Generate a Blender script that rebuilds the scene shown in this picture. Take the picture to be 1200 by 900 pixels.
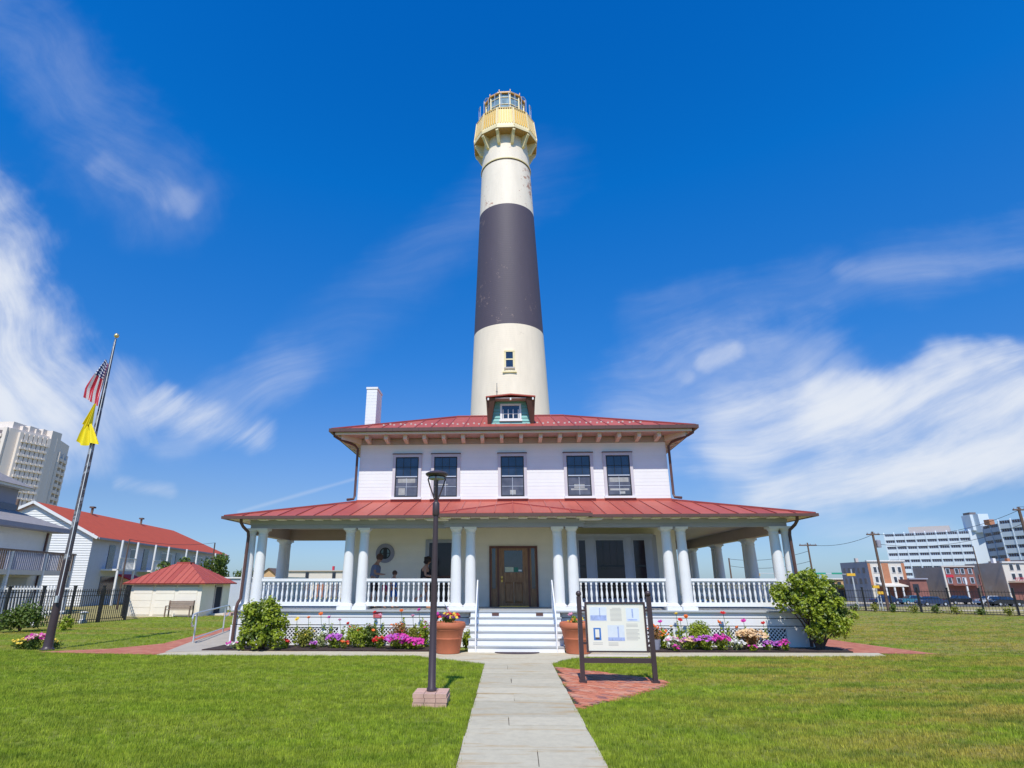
import bpy, bmesh, math, random
from mathutils import Vector, Matrix
R = math.radians
random.seed(7)
C = bpy.context.scene.collection
SC = bpy.context.scene
for o in list(bpy.data.objects):
    bpy.data.objects.remove(o)

# ------------------------------------------------------------------ camera
PITCH = math.atan(232 / 680); YAW = R(2.55); EYE = 1.95
cam_d = bpy.data.cameras.new('camera'); cam = bpy.data.objects.new('camera', cam_d); C.objects.link(cam)
cam.location = (0, 0, EYE); cam.rotation_euler = (R(90) + PITCH, 0, YAW)
cam_d.sensor_width = 36; cam_d.lens = 36 * 680 / 1200; cam_d.shift_x = 37 / 1200
cam_d.clip_start = 0.1; cam_d.clip_end = 5000
SC.camera = cam
SC.render.resolution_x = 1024; SC.render.resolution_y = 768
SC.view_settings.view_transform = 'Standard'; SC.view_settings.look = 'None'
SC.view_settings.exposure = 0; SC.view_settings.gamma = 1

def ray(px, py):                      # survey helper: sight line from the viewing spot
    a = (px - 563) / 680; b = (450 - py) / 680
    c, s = math.cos(PITCH), math.sin(PITCH); cy, sy = math.cos(YAW), math.sin(YAW)
    yf = c - b * s; z = s + b * c
    return (a * cy - yf * sy, a * sy + yf * cy, z)
def at(px, py, Y):
    r = ray(px, py); t = Y / r[1]
    return Vector((r[0] * t, Y, EYE + r[2] * t))

# ------------------------------------------------------------------ node helpers
class NT:
    def __init__(s, tree): s.t = tree; s.n = tree.nodes; s.l = tree.links
    def new(s, t, **k):
        n = s.n.new(t)
        for a, b in k.items(): setattr(n, a, b)
        return n
    def put(s, inp, v):
        if v is None: return
        if hasattr(v, 'is_output'): s.l.new(v, inp)
        else: inp.default_value = v
    def m(s, op, a, b=None, c=None, clamp=False):
        n = s.new('ShaderNodeMath', operation=op, use_clamp=clamp)
        for i, v in enumerate((a, b, c)): s.put(n.inputs[i], v)
        return n.outputs[0]
    def v(s, op, a, b=None, sc=None):
        n = s.new('ShaderNodeVectorMath', operation=op)
        s.put(n.inputs[0], a); s.put(n.inputs[1], b)
        if sc is not None: s.put(n.inputs[3], sc)
        return n.outputs['Value'] if op in ('DOT_PRODUCT', 'LENGTH', 'DISTANCE') else n.outputs[0]
    def noise(s, vec, scale, detail=4, rough=.5, dist=0):
        n = s.new('ShaderNodeTexNoise'); s.put(n.inputs['Vector'], vec)
        n.inputs['Scale'].default_value = scale; n.inputs['Detail'].default_value = detail
        n.inputs['Roughness'].default_value = rough; n.inputs['Distortion'].default_value = dist
        return n.outputs['Fac']
    def ramp(s, f, stops):
        n = s.new('ShaderNodeValToRGB'); s.put(n.inputs[0], f); e = n.color_ramp.elements
        while len(e) < len(stops): e.new(.5)
        for i, (p, c) in enumerate(stops):
            e[i].position = p; e[i].color = c if len(c) == 4 else (*c, 1)
        return n.outputs[0]
    def mix(s, f, a, b, mode='MIX'):
        n = s.new('ShaderNodeMix', data_type='RGBA', blend_type=mode)
        s.put(n.inputs[0], f)
        for i, v in ((6, a), (7, b)):
            if isinstance(v, tuple) and len(v) == 3: v = (*v, 1)
            s.put(n.inputs[i], v)
        return n.outputs[2]
    def step(s, x, lo, hi):
        n = s.new('ShaderNodeMapRange', interpolation_type='SMOOTHSTEP'); s.put(n.inputs[0], x)
        n.inputs[1].default_value = lo; n.inputs[2].default_value = hi
        return n.outputs[0]
    def comb(s, x, y, z):
        n = s.new('ShaderNodeCombineXYZ')
        for i, v in enumerate((x, y, z)): s.put(n.inputs[i], v)
        return n.outputs[0]

# ------------------------------------------------------------------ sky, sun
SUN_EL, SUN_AZ = R(54), R(3)          # light travels towards +Y and a little towards +X
w = bpy.data.worlds.new('World'); SC.world = w; w.use_nodes = True
g = NT(w.node_tree); g.n.clear()
sky = g.new('ShaderNodeTexSky', sky_type='NISHITA', sun_disc=False)
sky.sun_elevation = SUN_EL; sky.sun_rotation = R(180) + SUN_AZ
sky.air_density = 1.0; sky.dust_density = .35; sky.ozone_density = 2.5
tc = g.new('ShaderNodeTexCoord'); D = tc.outputs['Generated']
sx = g.new('ShaderNodeSeparateXYZ'); g.put(sx.inputs[0], D)
X_, Y_, Z_ = sx.outputs
up = g.m('MAXIMUM', Z_, 0.0)
# photograph's film look: deep, saturated blue overhead, paler towards the horizon
tint = g.ramp(up, [(0, (.48, .68, 1.05)), (.12, (.45, .66, .98)), (.35, (.20, .80, 1.45)), (.6, (.025, .92, 1.85)), (.8, (.008, .84, 1.85))])
base = g.mix(1.0, sky.outputs[0], tint, 'MULTIPLY')
Yc = g.m('MAXIMUM', Y_, 0.05)
qx = g.m('DIVIDE', X_, Yc); qz = g.m('DIVIDE', Z_, Yc)
q = g.comb(qx, qz, 0.0)
def q_of(px, py):
    r = ray(px, py); return (r[0] / r[1], r[2] / r[1])
def capsule(a, b, w0, w1=None):
    """soft streak between two sky directions, half width w0 (inner) to w1 (faded out)"""
    a = Vector((*q_of(*a), 0)); b = Vector((*q_of(*b), 0)); d = b - a
    pa = g.v('SUBTRACT', q, tuple(a))
    t = g.m('MULTIPLY', g.v('DOT_PRODUCT', pa, tuple(d)), 1 / d.length_squared, clamp=True)
    pr = g.v('SCALE', tuple(d), sc=t)
    dist = g.v('LENGTH', g.v('SUBTRACT', pa, pr))
    wob = g.m('MULTIPLY', g.m('SUBTRACT', g.noise(q, 3.5, 4, .6), .5), w1 * 1.1)
    return g.m('SUBTRACT', 1.0, g.step(g.m('ADD', dist, wob), w0, w1))
def streaks(angle, stretch, scale, lo, hi, seed=0., rough=.62, dist=.6):
    ca, sa = math.cos(angle), math.sin(angle)
    u = g.v('DOT_PRODUCT', q, (ca, sa, 0)); v_ = g.v('DOT_PRODUCT', q, (-sa, ca, 0))
    n = g.noise(g.comb(g.m('MULTIPLY', u, 1 / stretch), v_, seed), scale, 9, rough, dist)
    return g.step(n, lo, hi)
front = g.step(Y_, .05, .25)
def fibres(angle, stretch, scale, seed, rough=.66, warp=.12):
    """raw streaky noise 0..1; a slow warp bends the fibres a little"""
    wn = g.new('ShaderNodeTexNoise'); g.put(wn.inputs['Vector'], q); wn.inputs['Scale'].default_value = 1.7; wn.inputs['Detail'].default_value = 2
    qq = g.v('ADD', q, g.v('SCALE', g.v('SUBTRACT', wn.outputs['Color'], (.5, .5, .5)), sc=warp))
    ca, sa = math.cos(angle), math.sin(angle)
    u = g.v('DOT_PRODUCT', qq, (ca, sa, 0)); v_ = g.v('DOT_PRODUCT', qq, (-sa, ca, 0))
    n1 = g.noise(g.comb(g.m('MULTIPLY', u, 1 / stretch), v_, seed), scale, 10, rough, .1)
    n2 = g.noise(g.comb(g.m('MULTIPLY', u, 1 / (stretch * 2.5)), v_, seed + 4), scale * 4.5, 5, .6, .1)
    return g.m('ADD', g.m('MULTIPLY', n1, .70), g.m('MULTIPLY', n2, .30)), g.step(g.m('ADD', g.m('MULTIPLY', n1, .45), g.m('MULTIPLY', n2, .55)), .36, .64)
fL = fibres(R(-48), 2.2, 3.0, 3.1, warp=.35); fR = fibres(R(14), 3.2, 3.4, 7.7, warp=.30); fF = fibres(R(28), 2.6, 8.0, 1.3, warp=.25)
def cloud(mask, fib, amp=1.0, lo=.15, hi=1.25):
    """densest where the mask is full, torn into fibres towards its edge and threaded by finer ones"""
    d = g.step(g.m('ADD', mask, g.m('MULTIPLY', g.m('SUBTRACT', fib[0], .5), amp * 2)), lo, hi)
    return g.m('MULTIPLY', g.m('MULTIPLY', d, g.step(mask, .0, .35)), g.m('ADD', .38, g.m('MULTIPLY', fib[1], .62)))
clouds = [
    (cloud(capsule((-200, 230), (10, 440), .03, .27), fL), .90),
    (cloud(capsule((-220, 60), (-10, 310), .0, .21), fL), .70),
    (cloud(capsule((-40, -30), (190, 240), .0, .21), fL, .5, .1, 2.1), .30),
    (cloud(capsule((120, 190), (215, 240), .0, .06), fL), .22),
    (cloud(capsule((-40, 490), (120, 470), .0, .18), fL), .50),
    (cloud(capsule((185, 475), (300, 510), .0, .07), fF), .60),
    (cloud(capsule((215, 500), (330, 430), .0, .12), fR), .30),
    (cloud(capsule((330, 430), (640, 190), .0, .15), fR, .7, .1, 1.8), .15),
    (cloud(capsule((140, 566), (200, 576), .0, .025), fF), .25),
    (cloud(capsule((900, 585), (1330, 500), .0, .09), fR), .90),
    (cloud(capsule((980, 490), (1330, 420), .01, .12), fR), .95),
    (cloud(capsule((880, 530), (1330, 460), .03, .18), fR), .75),
    (cloud(capsule((760, 480), (950, 430), .0, .22), fR), .38),
    (cloud(capsule((826, 424), (860, 410), .0, .03), fF), .38),
    (cloud(capsule((800, 440), (806, 442), .0, .02), fF), .16),
    (cloud(capsule((990, 318), (1300, 296), .0, .05), fR), .20),
    (cloud(capsule((760, 380), (1250, 270), .0, .12), fR), .13),
    (cloud(capsule((950, 612), (1200, 645), .0, .06), fR), .35),
    (capsule((280, 600), (420, 560), .0, .006), .18),
    (g.m('MULTIPLY', g.step(qz, .42, .0), 1.0), .10),
]
tot = None
for mask, k in clouds:
    c_ = g.m('MULTIPLY', mask, k)
    inv = g.m('SUBTRACT', 1.0, c_)
    tot = inv if tot is None else g.m('MULTIPLY', tot, inv)
cf = g.m('MULTIPLY', g.m('SUBTRACT', 1.0, tot), front)
# thin cirrus over the rest of the sky
zz = g.m('ADD', up, .25)
p2 = g.comb(g.m('DIVIDE', X_, zz), g.m('MULTIPLY', g.m('DIVIDE', Y_, zz), .4), 0.0)
back = g.m('MULTIPLY', g.m('MULTIPLY', g.step(g.noise(p2, 1.6, 7, .6, .5), .5, .8), .5), g.m('SUBTRACT', 1.0, front))
cf = g.m('ADD', cf, back, clamp=True)
cf = g.m('MULTIPLY', cf, g.step(Z_, -.01, .05))
col = g.mix(cf, base, (6.9, 7.3, 8.0))
bg = g.new('ShaderNodeBackground'); g.put(bg.inputs[0], col); bg.inputs[1].default_value = .115
wo = g.new('ShaderNodeOutputWorld'); g.l.new(bg.outputs[0], wo.inputs[0])

sd = bpy.data.lights.new('sun', 'SUN'); sd.energy = 4.6; sd.angle = R(.5); sd.color = (1, .945, .85)
so = bpy.data.objects.new('sun', sd); C.objects.link(so); so.location = (-10, -30, 60)
so.rotation_euler = Vector((-math.cos(SUN_EL) * math.sin(SUN_AZ), -math.cos(SUN_EL) * math.cos(SUN_AZ), math.sin(SUN_EL))).to_track_quat('Z', 'Y').to_euler()

# ------------------------------------------------------------------ materials
def mat(name, col, rough=.6, metal=0., var=.0, vscale=3., spec=.5, bump=0., bscale=40., emit=None, dirt=None):
    m = bpy.data.materials.new(name); m.use_nodes = True; k = NT(m.node_tree)
    p = k.n['Principled BSDF']; p.inputs['Roughness'].default_value = rough; p.inputs['Metallic'].default_value = metal
    p.inputs['Specular IOR Level'].default_value = spec
    p.inputs['Base Color'].default_value = (*col, 1)
    tcn = k.new('ShaderNodeTexCoord'); ob = tcn.outputs['Object']
    c_ = None
    if var:
        oi = k.new('ShaderNodeObjectInfo')
        n = k.noise(ob, vscale, 6, .65)
        n = k.m('ADD', n, k.m('MULTIPLY', k.m('SUBTRACT', oi.outputs['Random'], .5), .25))
        d = tuple(x * (1 - var) for x in col); u = tuple(min(1, x * (1 + var)) for x in col)
        c_ = k.ramp(n, [(.25, d), (.75, u)])
    if dirt:
        dc, ds, lo, hi = dirt
        f = k.step(k.noise(ob, ds, 8, .7, .3), lo, hi)
        c_ = k.mix(f, c_ if c_ is not None else (*col, 1), dc)
    if c_ is not None: k.put(p.inputs['Base Color'], c_)
    if bump:
        b = k.new('ShaderNodeBump'); b.inputs['Strength'].default_value = bump; b.inputs['Distance'].default_value = .01
        k.put(b.inputs['Height'], k.noise(ob, bscale, 6, .6)); k.put(p.inputs['Normal'], b.outputs[0])
    if emit:
        p.inputs['Emission Color'].default_value = (*emit, 1); p.inputs['Emission Strength'].default_value = 1
    return m
M = {}
M['white'] = mat('white_paint', (.80, .80, .79), .45, var=.04, vscale=1.5, bump=.1, dirt=((.62, .60, .55), 1.3, .62, .95))
M['offwhite'] = mat('porch_wall_paint', (.88, .81, .69), .5, var=.04, vscale=2, bump=.1)
M['beam'] = mat('porch_beam_blue_grey', (.36, .38, .46), .5, var=.05)  # even blue-grey of the beams, bay window and side door frame
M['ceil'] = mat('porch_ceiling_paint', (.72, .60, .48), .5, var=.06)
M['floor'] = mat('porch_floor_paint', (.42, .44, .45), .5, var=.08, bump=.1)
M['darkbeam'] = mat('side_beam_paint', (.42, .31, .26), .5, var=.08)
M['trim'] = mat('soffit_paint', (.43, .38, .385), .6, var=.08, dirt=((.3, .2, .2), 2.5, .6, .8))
M['bracket'] = mat('bracket_paint', (.66, .60, .55), .6, var=.06)
M['red'] = mat('red_roof_metal', (.40, .078, .055), .55, var=.14, vscale=.9, spec=.3, dirt=((.36, .14, .11), 3, .55, .85))
M['redseam'] = mat('red_roof_seam', (.36, .072, .06), .45, var=.1)
M['tanred'] = mat('far_red_shingle', (.46, .07, .025), .8, var=.12, vscale=2)
M['brown'] = mat('dark_bronze_metal', (.055, .036, .038), .4, var=.15, spec=.5)
M['gutter'] = mat('gutter_bronze', (.11, .055, .045), .45, var=.15)
M['shutter'] = mat('window_screen', (.045, .035, .045), .5, var=.15)
M['black'] = mat('black_iron', (.018, .018, .022), .45)
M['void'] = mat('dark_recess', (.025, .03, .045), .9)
M['wood'] = None
M['brass'] = mat('brass', (.6, .38, .10), .3, metal=1)
M['yellow'] = mat('yellow_gallery_paint', (.76, .50, .11), .55, var=.16, vscale=3, dirt=((.45, .24, .05), 3, .52, .74))
M['galwhite'] = mat('gallery_cream_paint', (.86, .72, .42), .55, var=.06, dirt=((.55, .36, .16), 3, .60, .85))
M['orange'] = mat('lantern_rust_paint', (.66, .36, .10), .5, var=.1)
M['underdeck'] = mat('gallery_soffit', (.46, .27, .10), .6, var=.2, vscale=4)
M['teal'] = mat('teal_shingle', (.20, .48, .44), .6, var=.12, vscale=2)
M['terracotta'] = mat('terracotta', (.50, .15, .07), .7, var=.12, vscale=4, bump=.1, dirt=((.55, .30, .2), 3, .62, .9))
M['soil'] = mat('mulch', (.045, .026, .022), .95, var=.5, vscale=9, bump=1, bscale=30)
M['concrete'] = mat('concrete', (.42, .37, .30), .85, var=.12, vscale=2, bump=.2)
M['greenleaf'] = None
M['skin'] = mat('skin', (.45, .24, .16), .6)
M['hair'] = mat('dark_hair', (.03, .016, .012), .7)
M['hairb'] = mat('brown_hair', (.09, .04, .025), .7)
M['shirt'] = mat('greyblue_cotton', (.19, .22, .34), .9, var=.08)
M['shorts'] = mat('dark_shorts', (.05, .04, .045), .9)
M['blue'] = mat('bright_blue_cotton', (.02, .12, .42), .9)
M['magenta'] = mat('magenta_cotton', (.42, .03, .12), .9)
M['blacktop'] = mat('black_cotton', (.02, .02, .025), .9)
M['shoe'] = mat('tan_shoe', (.5, .25, .14), .8)
M['rail'] = mat('galvanised_rail', (.62, .64, .66), .35, metal=.4)
M['bench'] = mat('weathered_wood', (.22, .15, .11), .8, var=.25, vscale=6)
M['asph'] = mat('asphalt', (.09, .09, .09), .9, var=.15)
M['dry'] = mat('dry_verge', (.30, .25, .085), .95, var=.3, vscale=.5)
M['grey'] = mat('grey_render', (.50, .37, .29), .9, var=.14, vscale=.35, dirt=((.58, .53, .50), .22, .5, .75))
M['greyh'] = mat('grey_siding', (.30, .30, .36), .8, var=.06)
M['greyroof'] = mat('grey_shingle', (.27, .25, .25), .9, var=.18, vscale=4)
M['wh2'] = mat('white_siding', (.72, .72, .70), .6, var=.04)
M['bluewall'] = mat('shaded_pale_siding', (.46, .50, .56), .7, var=.06)
M['cream'] = mat('cream_plaster', (.66, .61, .53), .75, var=.06)
M['apt'] = mat('apartment_concrete', (.74, .66, .58), .8, var=.04, vscale=.05)
M['aptd'] = mat('apartment_dark_band', (.20, .17, .17), .6, var=.3, vscale=.3)
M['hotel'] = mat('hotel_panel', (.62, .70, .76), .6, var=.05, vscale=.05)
M['hotelb'] = mat('hotel_blue_band_and_shade', (.30, .38, .50), .5, var=.15, vscale=.1)
M['hotelw'] = mat('hotel_window', (.06, .05, .06), .3, var=.3, vscale=.3)
M['beige'] = mat('beige_panel', (.52, .46, .42), .8, var=.05)
M['orangebrick'] = mat('orange_brick', (.44, .19, .10), .85, var=.15)
M['redbrick'] = mat('red_brick_far', (.24, .10, .08), .85, var=.25, vscale=1)
M['tan'] = mat('tan_brick_far', (.55, .36, .18), .85, var=.15)
M['polewood'] = mat('pole_wood', (.13, .085, .065), .9, var=.2, vscale=2)
M['sigyellow'] = mat('signal_yellow', (.72, .42, .03), .5)
M['siggreen'] = mat('street_sign_green', (.02, .30, .20), .5)
M['flagred'] = mat('flag_red', (.55, .03, .06), .8)
M['flagwhite'] = mat('flag_white', (.8, .8, .8), .8)
M['flagyellow'] = mat('flag_yellow', (.85, .68, .01), .75, var=.05)
M['carblue'] = mat('dark_blue_car_paint', (.02, .04, .10), .25, spec=.7)
M['carteal'] = mat('teal_car_paint', (.04, .18, .26), .25, spec=.7)
M['carwhite'] = mat('white_car_paint', (.6, .62, .64), .25, spec=.7)
M['carblack'] = mat('black_car_paint', (.02, .022, .03), .25, spec=.7)
M['tyre'] = mat('tyre', (.02, .02, .02), .8)
M['panel'] = mat('sign_panel_print', (.80, .78, .66), .35, var=.02)
M['ink'] = mat('sign_text_ink', (.42, .41, .38), .6)
M['inkblue'] = mat('sign_picture_blue', (.34, .42, .66), .6, var=.3, vscale=25)
M['inkpale'] = mat('sign_picture_sky', (.66, .72, .76), .6, var=.06, vscale=10)
M['inkdeep'] = mat('sign_photo_blue', (.04, .17, .48), .6)
M['inkdark'] = mat('sign_photo_dark', (.08, .06, .06), .6)
M['plaque'] = mat('red_plaque', (.60, .09, .12), .5)
M['plaquew'] = mat('plaque_lettering', (.66, .28, .3), .5)
M['sticker'] = mat('cream_sticker', (.62, .66, .50), .5)
M['stickerg'] = mat('green_sticker', (.03, .22, .15), .5)
M['antenna'] = mat('thin_grey_metal', (.25, .22, .2), .5)
M['paver'] = mat('pink_paver', (.56, .35, .27), .85, var=.14, vscale=6, bump=.3)
M['gold'] = mat('gold_ball', (.85, .62, .25), .25, metal=.6)
M['bark'] = mat('bark', (.09, .06, .045), .9, var=.3)

def glass(name, col, rough=.06, spec=.9):
    m = bpy.data.materials.new(name); m.use_nodes = True; p = m.node_tree.nodes['Principled BSDF']
    k = NT(m.node_tree); tcn = k.new('ShaderNodeTexCoord')
    k.put(p.inputs['Base Color'], k.ramp(k.noise(tcn.outputs['Object'], 2.2, 3), [(.3, tuple(x * .6 for x in col)), (.7, tuple(x * 1.4 for x in col))]))
    p.inputs['Roughness'].default_value = rough; p.inputs['Specular IOR Level'].default_value = spec
    return m
M['glass'] = glass('window_glass', (.018, .03, .06))
M['glasslo'] = glass('lower_sash_glass', (.10, .10, .12), .08)
M['casing'] = mat('window_casing_paint', (.56, .53, .56), .5, var=.05)
M['curtain'] = mat('pale_curtain', (.36, .38, .37), .8, var=.25, vscale=5)
M['glassl'] = glass('lantern_glass', (.20, .30, .34), .1)
M['glassf'] = glass('far_window_glass', (.04, .05, .07), .2)
M['screen'] = glass('screened_window', (.02, .012, .02), .15, .4)

def roof_mat():
    m = M['red']; k = NT(m.node_tree); p = k.n['Principled BSDF']
    old = p.inputs['Base Color'].links[0].from_socket
    geo = k.new('ShaderNodeNewGeometry'); mp = k.new('ShaderNodeMapping'); k.put(mp.inputs[0], geo.outputs['Position']); mp.inputs['Scale'].default_value = (5, .5, .5)
    f = k.step(k.noise(mp.outputs[0], 1.3, 6, .7), .45, .75)
    oi = k.new('ShaderNodeObjectInfo')
    c_ = k.mix(k.m('MULTIPLY', f, .45), old, (.25, .05, .045)); c_ = k.mix(k.m('MULTIPLY', oi.outputs['Random'], .28), c_, (.52, .17, .11))
    k.put(p.inputs['Base Color'], c_)
roof_mat()
def wood_mat():
    m = bpy.data.materials.new('varnished_wood'); m.use_nodes = True; k = NT(m.node_tree); p = k.n['Principled BSDF']
    tcn = k.new('ShaderNodeTexCoord'); mp = k.new('ShaderNodeMapping'); k.put(mp.inputs[0], tcn.outputs['Object'])
    mp.inputs['Scale'].default_value = (14, 14, 1.6)
    n = k.noise(mp.outputs[0], 1.5, 6, .6, .8)
    k.put(p.inputs['Base Color'], k.ramp(n, [(.25, (.15, .06, .02)), (.55, (.32, .155, .06)), (.8, (.46, .26, .12))]))
    p.inputs['Roughness'].default_value = .4
    return m
M['wood'] = wood_mat()
M['wooddark'] = mat('reddish_door_frame', (.13, .038, .018), .4, var=.25, vscale=4)

def tower_mat(name, col, spots, lo, hi, zfrom=None):
    m = bpy.data.materials.new(name); m.use_nodes = True; k = NT(m.node_tree); p = k.n['Principled BSDF']
    tcn = k.new('ShaderNodeTexCoord'); ob = tcn.outputs['Object']
    mp = k.new('ShaderNodeMapping'); k.put(mp.inputs[0], ob); mp.inputs['Scale'].default_value = (1, 1, .25)
    streak = k.noise(mp.outputs[0], 1.4, 6, .7)
    c_ = k.ramp(streak, [(.3, tuple(x * .93 for x in col)), (.7, tuple(min(1, x * 1.05) for x in col))])
    n = k.noise(ob, 1.9, 10, .74, .2)
    big = k.noise(ob, .22, 2, .5)
    f = k.step(k.m('ADD', n, k.m('MULTIPLY', k.m('SUBTRACT', big, .5), .5)), lo, hi)
    if zfrom:
        s_ = k.new('ShaderNodeSeparateXYZ'); k.put(s_.inputs[0], ob)
        f = k.m('MULTIPLY', f, k.step(s_.outputs[2], *zfrom))
    c_ = k.mix(f, c_, spots)
    # faint brick coursing showing through the paint
    wv = k.new('ShaderNodeTexWave', wave_type='BANDS', bands_direction='Z'); k.put(wv.inputs[0], ob)
    wv.inputs['Scale'].default_value = 1.6; wv.inputs['Distortion'].default_value = .4
    b = k.new('ShaderNodeBump'); b.inputs['Strength'].default_value = .12; b.inputs['Distance'].default_value = .02
    k.put(b.inputs['Height'], k.m('ADD', wv.outputs['Fac'], k.m('MULTIPLY', n, 2.0))); k.put(p.inputs['Normal'], b.outputs[0])
    k.put(p.inputs['Base Color'], c_); p.inputs['Roughness'].default_value = .65
    return m
M['tcream'] = tower_mat('tower_cream_paint', (.88, .75, .58), (.62, .52, .38), .64, .80)
M['tblack'] = tower_mat('tower_dark_band', (.085, .067, .088), (.22, .16, .15), .65, .69)
M['twhite'] = tower_mat('tower_white_paint', (.88, .77, .62), (.50, .27, .18), .605, .645)

def leaf_mat(name, col, tr=.35):
    m = bpy.data.materials.new(name); m.use_nodes = True; k = NT(m.node_tree); p = k.n['Principled BSDF']
    tcn = k.new('ShaderNodeTexCoord'); n = k.noise(tcn.outputs['Object'], 6, 4, .7)
    n2 = k.noise(tcn.outputs['Object'], 45, 2, .5)
    f = k.m('ADD', k.m('MULTIPLY', n, .5), k.m('MULTIPLY', n2, .5))
    c_ = k.ramp(f, [(.3, tuple(x * .55 for x in col)), (.5, col), (.7, (min(1, col[0] * 1.9), min(1, col[1] * 1.6), col[2] * 1.4))])
    k.put(p.inputs['Base Color'], c_); p.inputs['Roughness'].default_value = .5
    t = k.new('ShaderNodeBsdfTranslucent'); k.put(t.inputs[0], c_)
    mx = k.new('ShaderNodeMixShader'); mx.inputs[0].default_value = tr
    k.l.new(p.outputs[0], mx.inputs[1]); k.l.new(t.outputs[0], mx.inputs[2])
    k.l.new(mx.outputs[0], k.n['Material Output'].inputs[0])
    return m
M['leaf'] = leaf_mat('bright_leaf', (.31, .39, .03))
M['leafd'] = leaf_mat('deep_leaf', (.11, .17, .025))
M['leafy'] = leaf_mat('yellow_green_leaf', (.26, .28, .04))
M['leafp'] = leaf_mat('pale_tip_leaf', (.42, .48, .20))
M['leafo'] = leaf_mat('coral_leaf', (.34, .18, .06))
for nm, c_ in dict(p_magenta=(.62, .04, .36), p_violet=(.48, .13, .52), p_red=(.62, .02, .02), p_orange=(.80, .16, .02), p_yellow=(.80, .55, .05),
                   p_white=(.75, .74, .70), p_pink=(.72, .30, .42), p_peach=(.74, .50, .28), p_purple=(.10, .02, .12)).items():
    M[nm] = leaf_mat('petal' + nm[1:], c_, .25)

def ground_mat(name, blades=False):
    m = bpy.data.materials.new(name); m.use_nodes = True; k = NT(m.node_tree); p = k.n['Principled BSDF']
    geo = k.new('ShaderNodeNewGeometry'); ps = geo.outputs['Position']
    if blades:   # one colour per tuft, taken from the lawn under it
        oi = k.new('ShaderNodeObjectInfo'); ps = k.v('MULTIPLY', geo.outputs['Position'], (1, 1, 0))
    else: ps = k.v('MULTIPLY', ps, (1, 1, 0))
    n1 = k.noise(ps, .35, 5, .6); n2 = k.noise(ps, 3.0, 6, .7); n3 = k.noise(ps, 26., 4, .7)
    s_ = k.new('ShaderNodeSeparateXYZ'); k.put(s_.inputs[0], ps)
    green = k.ramp(n2, [(.30, (.115, .158, .020)), (.52, (.175, .222, .030)), (.75, (.235, .280, .045))])
    dry = k.ramp(n3, [(.3, (.19, .15, .045)), (.7, (.34, .27, .095))])
    # dry patches mostly in the right-hand lawn and in strips of the side lawns
    mr = k.step(s_.outputs[0], 1.5, 6.5)
    mp = k.new('ShaderNodeMapping'); k.put(mp.inputs[0], ps); mp.inputs['Rotation'].default_value = (0, 0, R(-35)); mp.inputs['Scale'].default_value = (.35, 1.2, 1)
    pt = k.noise(mp.outputs[0], .75, 6, .65)
    fd = k.m('MULTIPLY', k.step(pt, .38, .58), k.m('ADD', .16, k.m('MULTIPLY', mr, .80)))
    strip = k.new('ShaderNodeMapping'); k.put(strip.inputs[0], ps); strip.inputs['Scale'].default_value = (.06, .5, 1)
    fs = k.m('MULTIPLY', k.step(k.noise(strip.outputs[0], 1.0, 4, .6), .47, .62), k.m('MULTIPLY', k.step(s_.outputs[1], 17.5, 19.5), .65))
    f = k.m('ADD', fd, fs, clamp=True)
    c_ = k.mix(f, green, dry)
    dk = k.m('MULTIPLY', k.step(k.noise(mp.outputs[0], 1.6, 6, .7), .47, .64), k.m('ADD', .40, k.m('MULTIPLY', mr, .35)))
    c_ = k.mix(dk, c_, (.075, .120, .020))
    if not blades:
        c_ = k.mix(1.0, c_, (1.5, 1.5, 1.35), 'MULTIPLY')
        c_ = k.mix(k.m('MULTIPLY', k.step(n3, .35, .7), .45), k.mix(1.0, c_, (.7, .7, .7), 'MULTIPLY'), c_)
        b = k.new('ShaderNodeBump'); b.inputs['Strength'].default_value = .6; b.inputs['Distance'].default_value = .03
        k.put(b.inputs['Height'], k.noise(ps, 60, 4, .8)); k.put(p.inputs['Normal'], b.outputs[0])
        k.put(p.inputs['Base Color'], c_); p.inputs['Roughness'].default_value = .9; p.inputs['Specular IOR Level'].default_value = .15
    else:
        c_ = k.mix(oi.outputs['Random'], k.mix(1.0, c_, (1.15, 1.25, .8), 'MULTIPLY'), k.mix(1.0, c_, (2.7, 2.75, 1.5), 'MULTIPLY'))
        k.put(p.inputs['Base Color'], c_); p.inputs['Roughness'].default_value = .6; p.inputs['Specular IOR Level'].default_value = .25
        t = k.new('ShaderNodeBsdfTranslucent'); k.put(t.inputs[0], c_)
        mx = k.new('ShaderNodeMixShader'); mx.inputs[0].default_value = .35
        k.l.new(p.outputs[0], mx.inputs[1]); k.l.new(t.outputs[0], mx.inputs[2]); k.l.new(mx.outputs[0], k.n['Material Output'].inputs[0])
    return m
M['lawn'] = ground_mat('lawn_soil_and_thatch'); M['blade'] = ground_mat('grass_blade', True)

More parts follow.
